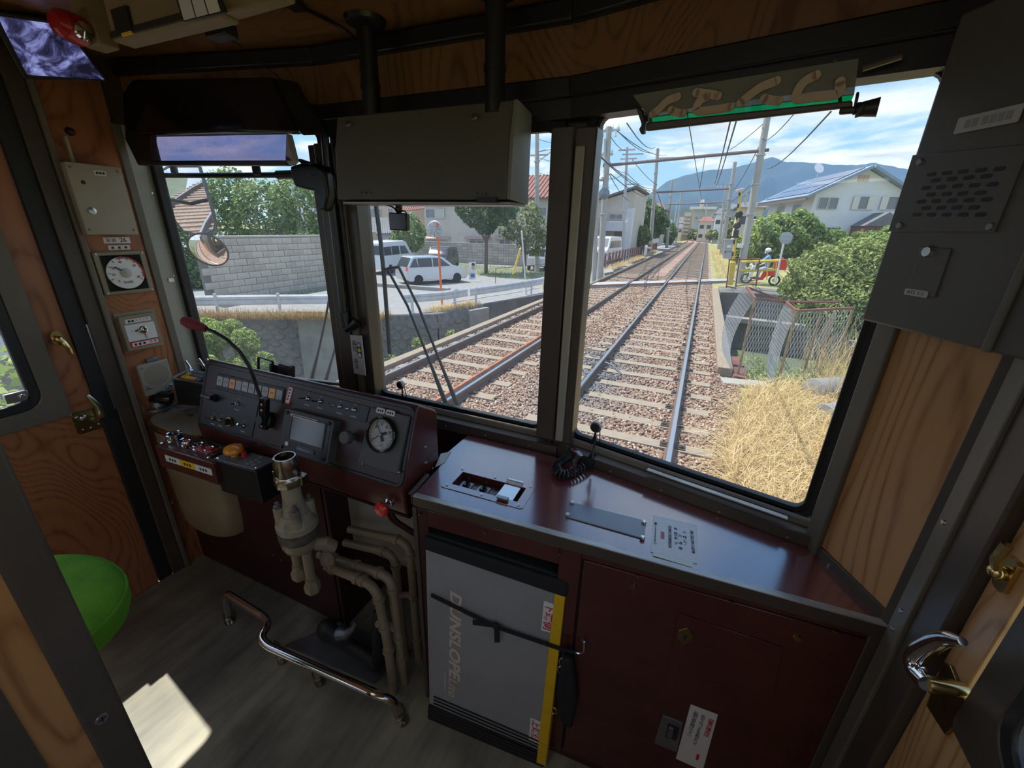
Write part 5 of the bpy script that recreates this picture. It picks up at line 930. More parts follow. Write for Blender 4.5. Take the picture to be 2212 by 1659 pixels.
MB().slab([sg(1392, 200), sg(1398, 199), sg(1400, 262), sg(1394, 264)], -NS, .02).build('hanger', 'dark_metal', sn); MB().slab([sg(1800, 130), sg(1808, 129), sg(1820, 228), sg(1812, 229)], -NS, .02).build('hanger', 'dark_metal', sn)
MB().slab([sg(1850, 200), sg(1857, 200), sg(1848, 248), sg(1840, 250)], NS, .010).build('right_clip', 'dark_metal', sn, bev=.002); MB().slab([sg(1815, 235), sg(1850, 231), sg(1848, 246), sg(1812, 249)], NS, .014).build('clip_base', 'dark_metal', sn, bev=.002)
m = MB(); a_, b_ = sg(1850, 238, -.006), sg(1872, 234, -.006); m.tube([a_.lerp(b_, i/48) + (NS*math.cos(i*.8) + V((0, 0, 1))*math.sin(i*.8))*.008 for i in range(49)], .0014, 5); m.cone(sg(1868, 235, -.006), sg(1898, 231, -.006), .009, .011, 12); m.build('spring_catch', 'dark_metal', sn)

# ---- wipers outside the glass
def wiper(name_pts, lbl, Y=1.155):
    w = thing('windscreen_wiper', lbl, 'wiper', PY(*name_pts['base'], Y), 'windscreen wipers')
    m = MB(); m.tube([PY(x, y, Y) for x, y in name_pts['blade']], name_pts.get('br', .007), 6); m.build('blade', 'rubber', w)
    for a in name_pts['arms']: m = MB(); m.tube([PY(x, y, Y+.012) for x, y in a], [.0045]*(len(a)-1)+[.009], 6); m.build('arm', 'black_paint', w)
    m = MB(); m.tube([PY(*name_pts['link'][0], Y), PY(*name_pts['link'][1], Y)], .005, 6); m.build('link', 'black_paint', w)
wiper(dict(base=(975, 875), blade=[(811, 434), (822, 520), (830, 600), (842, 764)], arms=[[(836, 580), (880, 660), (924, 770), (963, 872)], [(861, 576), (905, 665), (950, 780), (990, 880)]], link=[(832, 582), (863, 576)]), 'pantograph wiper across the centre window')
wiper(dict(base=(690, 815), blade=[(706, 455), (710, 560), (716, 640), (720, 690)], arms=[[(716, 620), (703, 690), (690, 750), (672, 825)], [(738, 690), (728, 740), (716, 780), (702, 830)]], link=[(716, 625), (735, 640)]), 'wiper arms at the right edge of the left window', 1.165)

tcx0 = lambda y: (y+3)**2/190.0 if y < -3 else 0.0
# ---- driving mirrors outside the left window
def mnormal(x, y, Y, tgt): p = PY(x, y, Y); d = (p-EYE).normalized(); r = (V(tgt)-p).normalized(); return p, (r-d).normalized()
mr = thing('driving_mirror', 'large rounded driving mirror reflecting the track outside the left window', 'mirror', PY(410, 500, 1.22))
pM, nM = mnormal(412, 430, 1.22, (-4.3+tcx0(-18), -18, -1.17)); PLm = (tuple(pM), tuple(nM))
outl = [(368, 362), (428, 362), (440, 400), (452, 440), (463, 484), (460, 497), (448, 503), (420, 503), (397, 497), (380, 475), (362, 435), (350, 395), (352, 370)]
MB().slab([on(PLm, x, y) for x, y in outl], nM, .002).build('mirror_glass', 'mirror', mr); c0 = sum((on(PLm, x, y) for x, y in outl), V())/len(outl)
big = [c0 + (on(PLm, x, y)-c0)*1.045 for x, y in outl]; MB().slab([p - nM*.003 for p in big], -nM, .02).build('mirror_shell', 'panel_grey', mr, bev=.004); m = MB(); m.tube([p + nM*.001 for p in big], .0028, 6, close=True); m.build('mirror_rim', 'plate_grey', mr)
m = MB(); m.tube([c0 - nM*.02, PX(330, 470, -1.90) if 0 else V((-1.86, .99, 1.45))], .008, 8); m.box(on(PLm, 362, 462) - nM*.03, (.03, .03, .03)); m.build('mirror_arm', 'black_paint', mr)
cm_ = thing('convex_mirror', 'small round convex mirror under the large driving mirror', 'mirror', PY(450, 575, 1.22)); pR, nR = mnormal(450, 540, 1.22, (-2.2, -1.0, -1.1)); Rr = 37/FPX*(pR-EYE).dot(FWD)
Mq = Matrix.Translation(pR) @ nR.to_track_quat('Z', 'Y').to_matrix().to_4x4(); m = MB(Mq); m.lathe([(Rr*math.sin(a)/math.sin(.6), (math.cos(a)-math.cos(.6))*Rr/math.sin(.6)) for a in [.6*(1-i/10)+1e-6 for i in range(11)]], 36); m.build('mirror_glass', 'mirror', cm_)
m = MB(Mq); m.lathe([(Rr*.97, .002), (Rr*1.04, .004), (Rr*1.05, -.004), (Rr*.9, -.02), (1e-6, -.022)], 32); m.build('mirror_shell', 'panel_grey', cm_); m = MB(); m.tube([pR - nR*.02, c0 - nM*.02 + V((0, 0, -.12))], .006, 8); m.build('mirror_arm', 'plate_grey', cm_)
# ================================================================ outside: ground, tracks, canal
mat('rail_rust', (.16, .095, .065), .7, col2=(.11, .07, .05), vs=20, bump=.1, bs=120); mat('rail_top', (.62, .63, .66), .22, metal=1)
mat('sleeper_wood', (.37, .30, .225), .85, col2=(.25, .20, .15), vs=6, stretch=(1, 8, 8), bump=.3, bs=40)
mat('sleeper_plate', (.05, .035, .028), .7, bump=.1, bs=100); mat('rust_orange', (.40, .17, .09), .75, col2=(.26, .10, .05), vs=9)
mat('timber', (.34, .27, .19), .85, col2=(.25, .20, .15), vs=5, stretch=(6, .6, 6), bump=.2, bs=50)
mat('concrete', (.36, .35, .32), .85, col2=(.27, .26, .235), vs=2.2, bump=.25, bs=30); mat('concrete_dark', (.20, .195, .18), .88, col2=(.12, .12, .11), vs=1.6, bump=.3, bs=25)
mat('concrete_pale', (.50, .49, .46), .85, col2=(.42, .41, .38), vs=2, bump=.1, bs=40); mat('asphalt', (.30, .295, .29), .9, col2=(.25, .245, .24), vs=3, bump=.2, bs=120)
mat('soil', (.30, .23, .14), .95, col2=(.22, .19, .10), vs=1.2, bump=.4, bs=20); mat('verge', (.40, .33, .15), .95, col2=(.20, .25, .07), vs=.9, bump=.5, bs=30)
mat('canal_bed', (.16, .17, .11), .6, col2=(.09, .13, .05), vs=1.1, bump=.3, bs=12); mat('rock', (.26, .25, .23), .9, col2=(.16, .155, .145), vs=5, bump=.6, bs=25)
mat('block_grey', (.42, .40, .36), .9, col2=(.31, .295, .265), vs=4, bump=.3, bs=60); mat('block_old', (.62, .54, .43), .9, col2=(.46, .41, .33), vs=1.5, bump=.3, bs=60); mat('block_mid', (.54, .47, .38), .9, col2=(.40, .36, .29), vs=2, bump=.3, bs=60); mat('mortar', (.17, .165, .15), .95)
mat('guard_white', (.70, .71, .73), .4, col2=(.60, .59, .57), vs=3); mat('steel_grey', (.45, .46, .47), .5, metal=.3); mat('pole_concrete', (.44, .42, .38), .8, col2=(.36, .345, .31), vs=1.5)
mat('rust_brown', (.22, .085, .06), .7, col2=(.16, .065, .05), vs=7); mat('fence_brown', (.20, .075, .06), .7); mat('wire_zinc', (.60, .61, .60), .4, metal=.5); mat('wire_dark', (.03, .03, .035), .6)
mat('sign_orange', (.80, .16, .03), .5); mat('safety_yellow', (.75, .52, .05), .5); mat('straw', (.5, .4, .2), .9)
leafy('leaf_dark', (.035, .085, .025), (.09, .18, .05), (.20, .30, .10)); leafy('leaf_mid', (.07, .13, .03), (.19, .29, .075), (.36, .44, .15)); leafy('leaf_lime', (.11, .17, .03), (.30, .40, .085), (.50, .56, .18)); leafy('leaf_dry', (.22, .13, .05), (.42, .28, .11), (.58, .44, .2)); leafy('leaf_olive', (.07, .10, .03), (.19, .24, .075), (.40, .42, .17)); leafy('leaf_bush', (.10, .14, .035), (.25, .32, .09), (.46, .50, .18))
leafy('dry_grass', (.42, .28, .11), (.72, .54, .26), (.92, .78, .48))
def stonemat():
    m = bpy.data.materials.new('ballast_stone'); MATS['ballast_stone'] = m; m.use_nodes = True; t = m.node_tree; b = t.nodes['Principled BSDF']; a = N(t, 'ShaderNodeAttribute', attribute_name='tone'); t.links.new(a.outputs['Color'], b.inputs['Base Color']); b.inputs['Roughness'].default_value = .85
    m = bpy.data.materials.new('ballast_bed'); MATS['ballast_bed'] = m; m.use_nodes = True; t = m.node_tree; b = t.nodes['Principled BSDF']; l = t.links.new; tc = N(t, 'ShaderNodeTexCoord')
    vo = N(t, 'ShaderNodeTexVoronoi', Scale=17.0); l(tc.outputs['Object'], vo.inputs['Vector']); r = ramp(t, [(0, (.24, .13, .095)), (.4, (.35, .21, .16)), (.75, (.44, .31, .25)), (1, (.52, .43, .36))]); l(vo.outputs['Color'], r.inputs[0])
    n = N(t, 'ShaderNodeTexNoise', Scale=.6, Detail=3.0); l(tc.outputs['Object'], n.inputs['Vector']); r2 = ramp(t, [(.35, (.78, .76, .74)), (.65, (1, 1, 1))]); l(n.outputs['Fac'], r2.inputs[0]); mx = N(t, 'ShaderNodeMixRGB', blend_type='MULTIPLY'); mx.inputs[0].default_value = 1; l(r.outputs[0], mx.inputs[1]); l(r2.outputs[0], mx.inputs[2]); l(mx.outputs[0], b.inputs['Base Color'])
    b.inputs['Roughness'].default_value = .9; bp = N(t, 'ShaderNodeBump', Strength=1.0, Distance=.03); iv = N(t, 'ShaderNodeMath', operation='SUBTRACT'); iv.inputs[0].default_value = 1; l(vo.outputs['Distance'], iv.inputs[1]); l(iv.outputs[0], bp.inputs['Height']); l(bp.outputs[0], b.inputs['Normal'])
stonemat()
RZ = -1.0; TIE = -1.135; BED = -1.175; TX1, TX2 = -.735, -3.83
def tcx(y): return (y+3)**2/190.0 if y < -3 else (0.0 if y < 112 else -(y-112)**2/1500.0)
YS = [-40, -36, -32, -28, -24, -20, -16, -12, -9, -6, -3, 20, 40, 60, 80, 100, 112] + [112+8*i for i in range(1, 20)]
def ribbon(x0, x1, z, ys, skirt=None):
    mb = MB(); vs_ = []
    for y in ys: c = tcx(y); vs_ += [(x0+c, y, z), (x1+c, y, z)]
    mb.add(vs_, [(2*i, 2*i+1, 2*i+3, 2*i+2) for i in range(len(ys)-1)])
    if skirt:
        for s in (0, 1):
            w = [vs_[2*i+s] for i in range(len(ys))]; w2 = [(x, y, z+skirt) for x, y, z in w]; k = len(w); mb.add(w+w2, [(i, i+1, k+i+1, k+i) if s == 0 else (i+1, i, k+i, k+i+1) for i in range(k-1)])
    return mb
struct(ribbon(-5.02, .66, BED, YS, -3.5).build('track_bed', 'ballast_bed', base=(0, 0, BED)))
def flat(pts, z, nm, m): return struct(MB().slab([V((x, y, z)) for x, y in pts], (0, 0, -1), .05).build(nm, m, smooth=False))
flat([(-90, -60), (-5, -60), (-5, 40), (-90, 40)], -4.6, 'canal_bed', 'canal_bed'); flat([(.6, -60), (60, -60), (60, 30), (.6, 30)], -3.35, 'canal_bed_right', 'canal_bed')
YARD = -1.75; KS = (1.38-YARD)/2.24                     # the road on the left lies lower than the rails
ks = lambda *p: (p[0]*KS, p[1]*KS) if len(p) == 2 else (p[0]*KS, p[1]*KS, 1.38+(p[2]-1.38)*KS)
EDGE = [(-5.03, 21.0)] + [ks(*e) for e in ((-5.08, 14.3), (-5.95, 11.4), (-6.35, 9.4), (-7.6, 8.45), (-9.4, 7.6), (-11.2, 6.1), (-14, 3.2), (-30, -12), (-80, -40))]
flat([(-5.03, 120)] + EDGE + [(-200, 60), (-200, 120)], YARD, 'left_yard', 'asphalt')
flat([(-400, 118), (400, 118), (900, 900), (-900, 900)], -1.25, 'far_ground', 'verge'); flat([(-160, 60), (-60, 118), (-400, 118)], -1.0, 'side_ground', 'verge')
# retaining walls along the yard edge
rwl = sroot('wall_yard', (-11, 12, -4.6))
for i, (a, b) in enumerate(zip(EDGE[:-2], EDGE[1:-1])):
    a_, b_ = V((*a, 0)), V((*b, 0)); n = (b_-a_).cross(V((0, 0, 1))).normalized(); n = n if n.dot(V((0, 0, 0))-a_) > 0 else -n; n = V((n.x, n.y, 0))
    if (V((-3, 4, 0))-a_).dot(n) < 0: n = -n
    if i == 4: MB().slab([a_+n*.3+V((0, 0, -4.6)), b_+n*.3+V((0, 0, -4.6)), b_+n*.1+V((0, 0, YARD+.12)), a_+n*.1+V((0, 0, YARD+.12))], n, .1).build('wall_face', 'concrete', rwl, bev=.02)
    if i in (0, 1): MB().slab([a_+V((0, 0, -4.6)), b_+V((0, 0, -4.6)), b_+V((0, 0, YARD+.03)), a_+V((0, 0, YARD+.03))], n, .12).build('wall_face', 'concrete_dark', rwl, bev=.02)
    else: MB().slab([a_+n*.25+V((0, 0, -4.6)), b_+n*.25+V((0, 0, -4.6)), b_+V((0, 0, YARD-.02)), a_+V((0, 0, YARD-.02))], n, .05).build('wall_backing', 'rock', rwl)
# rubble stones on the wall face, each its own piece
stones = [MB() for _ in range(5)]; smesh = []
for s in stones:
    n_ = random.randint(6, 8); ang = sorted(random.random()*6.28 for _ in range(n_)); ang = [6.28*i/n_ + random.uniform(-.25, .25) for i in range(n_)]
    o_ = [V((math.cos(a)*random.uniform(.85, 1.1), math.sin(a)*random.uniform(.75, 1.0), 0)) for a in ang]; i_ = [p*.72 + V((0, 0, random.uniform(.25, .45))) for p in o_]; k = n_
    s.add(o_+i_, [(j, (j+1) % k, k+(j+1) % k, k+j) for j in range(k)] + [tuple(range(k, 2*k))]); me = s.mesh('stone'); me.materials.append(MATS['rock']); smesh.append(me)
for (a, b) in (EDGE[2:4], EDGE[3:5], EDGE[5:7]):
    a_, b_ = V((*a, 0)), V((*b, 0)); L_ = (b_-a_).length; u = (b_-a_).normalized(); n = u.cross(V((0, 0, 1))); n = n if (V((-3, 4, 0))-a_).dot(n) > 0 else -n; z = -2.2; r_ = 0
    while z > -4.2:
        x = .1 + (r_ % 2)*.2
        while x < L_:
            o = bpy.data.objects.new('stone', random.choice(smesh)); C_.objects.link(o); o.parent = rwl
            p = a_ + u*x + V((0, 0, z + random.uniform(-.06, .06))) + n*(.05 + .25*(-z-1.75)/2.8); M = frame(p - WL[rwl], u, V((0, 0, 1)) - n*.1)
            if M.to_3x3().col[2].dot(n) < 0: M = M @ Matrix.Diagonal((1, -1, -1, 1))
            o.matrix_local = M @ Matrix.Rotation(random.uniform(-.5, .5), 4, 'Z') @ Matrix.Diagonal((random.uniform(.18, .25), random.uniform(.15, .2), random.uniform(.12, .22), 1)); x += random.uniform(.36, .46)
        z -= .33; r_ += 1
MB().slab([V(ks(-5.97, 11.35, -2.9)), V(ks(-6.2, 10.6, -2.9)), V(ks(-6.2, 10.6, -.92)), V(ks(-5.97, 11.35, -.92))], V((1, -.3, 0)), .4).build('corner_pier', 'concrete', rwl, bev=.02)
MB().bb(ks(-8.05, 8.15, -2.9), ks(-7.45, 8.8, -.95)).build('bridge_pier', 'concrete', rwl, bev=.03)

# rails and sleepers
RP_ = [(-.062, 0), (.062, 0), (.062, .012), (.010, .028), (.010, .092), (.033, .104), (.033, .136), (.028, .14), (-.028, .14), (-.033, .136), (-.033, .104), (-.010, .092), (-.010, .028), (-.062, .012)]
def sweep(prof, xo, z0, ys):
    mb = MB(); k = len(prof); vs_ = [(xo + tcx(y) + px_, y, z0 + pz) for y in ys for px_, pz in prof]
    mb.add(vs_, [(i*k+j, i*k+(j+1) % k, (i+1)*k+(j+1) % k, (i+1)*k+j) for i in range(len(ys)-1) for j in range(k)]); return mb
tie_me = MB().box((0, 0, -.07), (2.42, .20, .14)).mesh('sleeper'); tie_me.materials.append(MATS['sleeper_wood'])
tp_me = MB().box((0, 0, .006), (.30, .13, .014)).box((-.105, 0, .02), (.05, .06, .02)).box((.105, 0, .02), (.05, .06, .02)).cone((-.11, .03, .02), (-.11, .03, .045), .012, .012, 6).cone((.11, -.03, .02), (.11, -.03, .045), .012, .012, 6).mesh('rail_chair'); tp_me.materials.append(MATS['sleeper_plate'])
tie_y = {}
for cx_, lbl, ph in ((TX1, 'near railway track straight ahead of the cab on reddish ballast', .02), (TX2, 'second railway track to the left with a rusty guard bar', .3)):
    tk = thing('railway_track', lbl, 'track', (cx_, 3, BED), 'pair of railway tracks'); tie_y[cx_] = []
    for s in (-1, 1):
        rl_ = sweep(RP_, cx_+s*.75, RZ-.14, YS).build('rail', 'rail_rust', tk, smooth=False)
        sweep([(-.024, .1405), (.026, .1405), (.026, .1425), (-.024, .1425)], cx_+s*.75, RZ-.14, YS).build('running_band', 'rail_top', rl_, smooth=False)
    y = -28 + ph
    while y < 118:
        o = bpy.data.objects.new('sleeper', tie_me); C_.objects.link(o); o.parent = tk; o.location = V((cx_ + tcx(y) + random.uniform(-.03, .03), y, TIE + random.uniform(-.008, .008))) - WL[tk]; o.rotation_euler = (0, random.uniform(-.006, .006), random.uniform(-.015, .015)); tie_y[cx_].append(y)
        if 2 < y < 17:
            for s in (-1, 1):
                c = bpy.data.objects.new('rail_chair', tp_me); C_.objects.link(c); c.parent = o; c.location = (s*.75, 0, 0)
        y += .66 + random.uniform(-.03, .03)
    if cx_ == TX2: sweep([(-.05, 0), (.05, 0), (.05, .012), (.0, .10), (-.05, .10)], cx_+.60, RZ-.12, [2.0, 9.7]).build('guard_bar', 'rust_orange', tk, smooth=False)
    else:
        m = MB(); m.tube([V((-1.45, 7.9, -1.06)), V((-1.25, 7.8, -1.08)), V((-1.05, 7.5, -1.1)), V((-1.1, 7.15, -1.1)), V((-1.4, 7.1, -1.07))], .014, 6); m.tube([V((-1.55, 8.4, -1.06)), V((-1.75, 8.3, -1.1)), V((-1.95, 8.5, -1.1))], .014, 6); m.build('bond_cable', 'plate_grey', tk)
# ballast stones as real geometry
def stones_obj(n):
    y = 2.3*np.exp(NR.rand(n)*math.log(27/2.3)); x = NR.uniform(-5.0, .95, n); keep = ~((x > .62) & (y > 8.3)); r = NR.uniform(.016, .034, n)*(1 + (y > 9)*.25)
    d = np.full(n, 9.)
    for c, ys in tie_y.items():
        ya = np.array(ys); dd = np.abs(y[:, None]-ya[None]).min(1); on_t = (np.abs(x-c) < 1.2) & (dd < .095+r*.5); keep &= ~(on_t & (NR.rand(n) < .93))
        for s in (-1, 1): keep &= np.abs(x-c-s*.75) > .06
    x, y, r = x[keep], y[keep], r[keep]; k = len(x); base = np.array([[1, 0, 0], [-1, 0, 0], [0, 1, 0], [0, -1, 0], [0, 0, 1], [0, 0, -1]], float)
    v = base[None]*NR.uniform(.65, 1.25, (k, 6, 1)) + NR.uniform(-.25, .25, (k, 6, 3)); v *= np.stack([r*1.15, r, r*.8], 1)[:, None]; a = NR.rand(k)*6.28; b = NR.uniform(-.6, .6, k)
    ca, sa, cb2, sb = np.cos(a), np.sin(a), np.cos(b), np.sin(b); X = v[..., 0]*cb2[:, None] + v[..., 2]*sb[:, None]; Z = -v[..., 0]*sb[:, None] + v[..., 2]*cb2[:, None]; Y = v[..., 1]; X, Y = X*ca[:, None]-Y*sa[:, None], X*sa[:, None]+Y*ca[:, None]
    P = np.stack([X + x[:, None], Y + y[:, None], Z + (BED + r*.45 + NR.uniform(0, .015, k))[:, None]], -1).reshape(-1, 3)
    F = np.array([[0, 2, 4], [2, 1, 4], [1, 3, 4], [3, 0, 4], [2, 0, 5], [1, 2, 5], [3, 1, 5], [0, 3, 5]]); F = (F[None] + (np.arange(k)*6)[:, None, None]).reshape(-1, 3)
    me = bpy.data.meshes.new('ballast'); me.vertices.add(len(P)); me.vertices.foreach_set('co', P.ravel()); me.loops.add(F.size); me.loops.foreach_set('vertex_index', F.ravel().astype(np.int32)); me.polygons.add(len(F)); me.polygons.foreach_set('loop_start', np.arange(0, F.size, 3, dtype=np.int32)); me.update(calc_edges=True)
    pal = np.array([[.31, .185, .125], [.40, .265, .18], [.25, .145, .10], [.46, .35, .255], [.34, .245, .19], [.52, .44, .34], [.24, .175, .14]]); w = [.26, .22, .18, .12, .12, .04, .06]; c = pal[NR.choice(7, k, p=w)]*NR.uniform(.85, 1.15, (k, 1))
    g = np.exp(-(((x+1.55)/.55)**2 + ((y-7.4)/2.2)**2))[:, None]; g = np.clip(g*1.3, 0, 1); c = c*(1-g) + np.array([[.20, .195, .20]])*NR.uniform(.8, 1.2, (k, 1))*g
    at = me.attributes.new('tone', 'FLOAT_COLOR', 'POINT'); at.data.foreach_set('color', np.repeat(np.concatenate([c, np.ones((k, 1))], 1), 6, 0).ravel().astype(np.float32))
    me.materials.append(MATS['ballast_stone']); o = bpy.data.objects.new('ballast', me); C_.objects.link(o); o['kind'] = 'stuff'; return tag(o, 'reddish brown crushed ballast stones between and beside the rails', 'ballast')
stones_obj(95000)
# edging beams
tag(MB().bb((-5.20, 3.0, -1.35), (-5.0, 15.2, -1.06)).build('timber_edging', 'timber', None, bev=.01), 'long weathered timber edging along the far side of the left track', 'beam')
tag(MB().bb((.60, 8.55, -1.4), (.87, 21.6, -1.03)).build('edging_beam', 'timber', None, bev=.012), 'long weathered beam along the right edge of the ballast bridge', 'beam')
tag(MB(Matrix.Translation((1.05, 8.15, 0)) @ Matrix.Rotation(.2, 4, 'Z')).box((0, 0, -1.2), (.75, .32, .14)).build('concrete_slab', 'concrete', None, bev=.015), 'concrete slab at the near end of the right edging beam', 'slab')
for i, yy in enumerate((8.75, 9.55)):
    g_ = thing('beam_bracket', ('nearer' if i == 0 else 'farther') + ' rusty steel bracket plate beside the right edging beam', 'bracket', (.98, yy, -1.75), 'bracket plates'); MB().bb((.88, yy-.35, -1.62), (1.12, yy+.30, -1.12)).build('bracket_plate', 'rust_brown', g_, bev=.01); MB().bb((.94, yy-.362, -1.48), (1.06, yy-.345, -1.28)).build('washer_plate', 'steel_grey', g_)
# right bank, abutment, far right ground
def bank(pts, nm, m): return struct(MB().add([V(p) for p in pts[0]], pts[1]).build(nm, m, smooth=False))
bank(([(.62, -40, -1.18), (60, -40, -1.18), (60, 8.0, -1.12), (3.2, 9.2, -1.12), (1.4, 8.2, -1.15), (.62, 8.3, -1.2), (60, 9.6, -3.4), (3.4, 10.8, -3.4), (1.4, 9.4, -3.4), (.62, 8.9, -3.4)], [(0, 1, 2, 3, 4, 5), (5, 4, 8, 9), (4, 3, 7, 8), (3, 2, 6, 7)]), 'grass_bank', 'verge')
ab = sroot('wall_abutment', (3, 20.5, -3.4))
MB().slab([V((.9, 20.4, -3.4)), V((4.6, 19.8, -3.4)), V((4.6, 19.8, -1.25)), V((3.9, 19.9, -.92)), (V((2.6, 20.1, -.9))), V((.9, 20.4, -1.0))], (0, 1, 0), 2.0).build('abutment_face', 'concrete_dark', ab, bev=.05)
MB().slab([V((.9, 20.0, -2.2)), V((4.2, 19.5, -2.2)), V((4.2, 19.5, -1.98)), V((.9, 20.0, -1.98))], (0, 1, 0), .6).build('abutment_ledge', 'concrete', ab, bev=.03)
MB().slab([V((4.6, 19.8, -3.4)), V((9, 18.5, -3.4)), V((9, 18.5, -1.5)), V((4.6, 19.8, -1.4))], (0, 1, 0), 2.0).build('wing_wall', 'concrete_dark', ab, bev=.05)
MB().slab([V((9, 18.5, -3.4)), V((60, 17.5, -3.4)), V((60, 17.5, -.02)), V((9, 18.5, -.95))], (0, 1, 0), 2.0).build('wing_wall', 'concrete_dark', ab, bev=.05); MB().bb((.95, 19.6, -3.4), (1.6, 20.2, -2.6)).build('abutment_step', 'concrete', ab, bev=.03)
bank(([(.66, 21.0, -1.12), (6, 20.5, -1.0), (14, 19, -.9), (60, 18, 0), (80, 60, 1.2), (12, 46, .9), (6, 38, .1), (3.0, 30, -1.0), (.66, 120, -1.2), (80, 120, 1.2), (3, 60, -1.1)], [(0, 1, 7, 10, 8), (1, 2, 6, 7), (2, 3, 4, 5), (2, 5, 6), (7, 6, 10), (6, 5, 4, 9, 10), (10, 9, 8)]), 'right_ground', 'verge')
# footpath crossing
cr = thing('footpath_crossing', 'narrow grey footpath crossing both tracks on the skew', 'crossing', (-1.7, 22.5, -1.1))
def cr_pt(x, near): return V((x, (18.95 if near else 20.2) + (x+4.63)*1.142*.92, -1.0))
for x0_, x1_ in ((-5.6, -4.66), (-4.50, -3.16), (-3.0, -1.56), (-1.41, -.06), (.09, 3.2)):
    MB().slab([cr_pt(x0_, 1), cr_pt(x1_, 1), cr_pt(x1_, 0), cr_pt(x0_, 0)], (0, 0, -1), .14).build('deck_slab', mat('deck', (.42, .41, .40), .85, col2=(.36, .35, .34), vs=2), cr, bev=.01)
    m = MB(); m.slab([cr_pt(x0_, 1)+V((0, -.03, .003)), cr_pt(x1_, 1)+V((0, -.03, .003)), cr_pt(x1_, 1)+V((0, .05, .003)), cr_pt(x0_, 1)+V((0, .05, .003))], (0, 0, -1), .05); m.build('deck_edge', 'rust_orange', cr)
m = MB(); m.tube([V((-1.38, 23.0, -1.0)), V((-1.34, 23.0, -.94)), V((-.1, 24.3, -.94)), V((-.08, 24.4, -1.0))], .02, 6); m.build('deck_frame', mat('frame_pink', (.62, .42, .38), .6), cr)

# ---------------------------------------------------------------- vegetation helpers
def leafmesh(name, blobs, n, size, m, parent=None, flat_=.0, hang=0., base=None, label=None, cat=None, kind=None):
    w = np.array([b[1][0]*b[1][1]*b[1][2] for b in blobs])**.67; w /= w.sum(); ix = NR.choice(len(blobs), n, p=w); cen = np.array([tuple(b[0]) for b in blobs])[ix]; rad = np.array([tuple(b[1]) for b in blobs])[ix]
    d = NR.normal(size=(n, 3)); d /= np.linalg.norm(d, axis=1, keepdims=True); rr = NR.rand(n)**.33*.35 + .68; rr = rr*(1+.12*np.sin(d[:, 0]*9+d[:, 2]*7)); P = cen + d*rr[:, None]*rad
    nn = d*.6 + NR.normal(size=(n, 3))*.6 + np.array([0, 0, .5]); nn /= np.linalg.norm(nn, axis=1, keepdims=True); u = np.cross(nn, NR.normal(size=(n, 3))); u /= np.linalg.norm(u, axis=1, keepdims=True); v = np.cross(nn, u); s = (size*NR.uniform(.6, 1.3, n))[:, None]
    Q = np.stack([P-u*s, P+v*s*.55, P+u*s, P-v*s*.55], 1).reshape(-1, 3); b = np.array(tuple(WL[parent])) if parent is not None else np.zeros(3)
    me = bpy.data.meshes.new(name); me.vertices.add(4*n); me.vertices.foreach_set('co', (Q-b).ravel()); me.loops.add(4*n); me.loops.foreach_set('vertex_index', np.arange(4*n, dtype=np.int32)); me.polygons.add(n); me.polygons.foreach_set('loop_start', np.arange(0, 4*n, 4, dtype=np.int32)); me.update(calc_edges=True)
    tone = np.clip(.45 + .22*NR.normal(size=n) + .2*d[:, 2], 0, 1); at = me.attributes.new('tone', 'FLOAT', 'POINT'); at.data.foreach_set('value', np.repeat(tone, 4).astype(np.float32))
    return link(name, me, m, parent, V(b))
def bush(lbl, blobs, n, size, m='leaf_mid', name='bush', cat='bush', stem=None, group=None):
    zb = min(b[0][2]-b[1][2] for b in blobs); c = blobs[0][0]; r = thing(name, lbl, cat, (c[0], c[1], zb if stem is None else stem), group); leafmesh('foliage', blobs, n, size, m, r)
    mb = MB(); z0 = zb if stem is None else stem; k = 1 if stem is None else max(1, min(3, len(blobs)))
    mb.tube([V((c[0], c[1], z0-.1)), V((c[0]+.03, c[1], (z0+c[2])/2)), V(c)], [blobs[0][1][0]*.07+.02, blobs[0][1][0]*.05+.02, .02], 8)
    for b in blobs[1:5]: mb.tube([V((c[0], c[1], (z0+c[2])/2)), V(b[0])], [blobs[0][1][0]*.04+.015, .015], 6)
    mb.build('trunk' if stem is not None else 'stems', mat('bark', (.13, .095, .065), .9, bump=.4, bs=30), r); return r
def pb(x, y, Y, rx, ry=None, rz=None): p = PY(x, y, Y); k = Y/895*1.12; return (tuple(p), (rx*k, (ry or rx)*k, (rz or rx)*k))
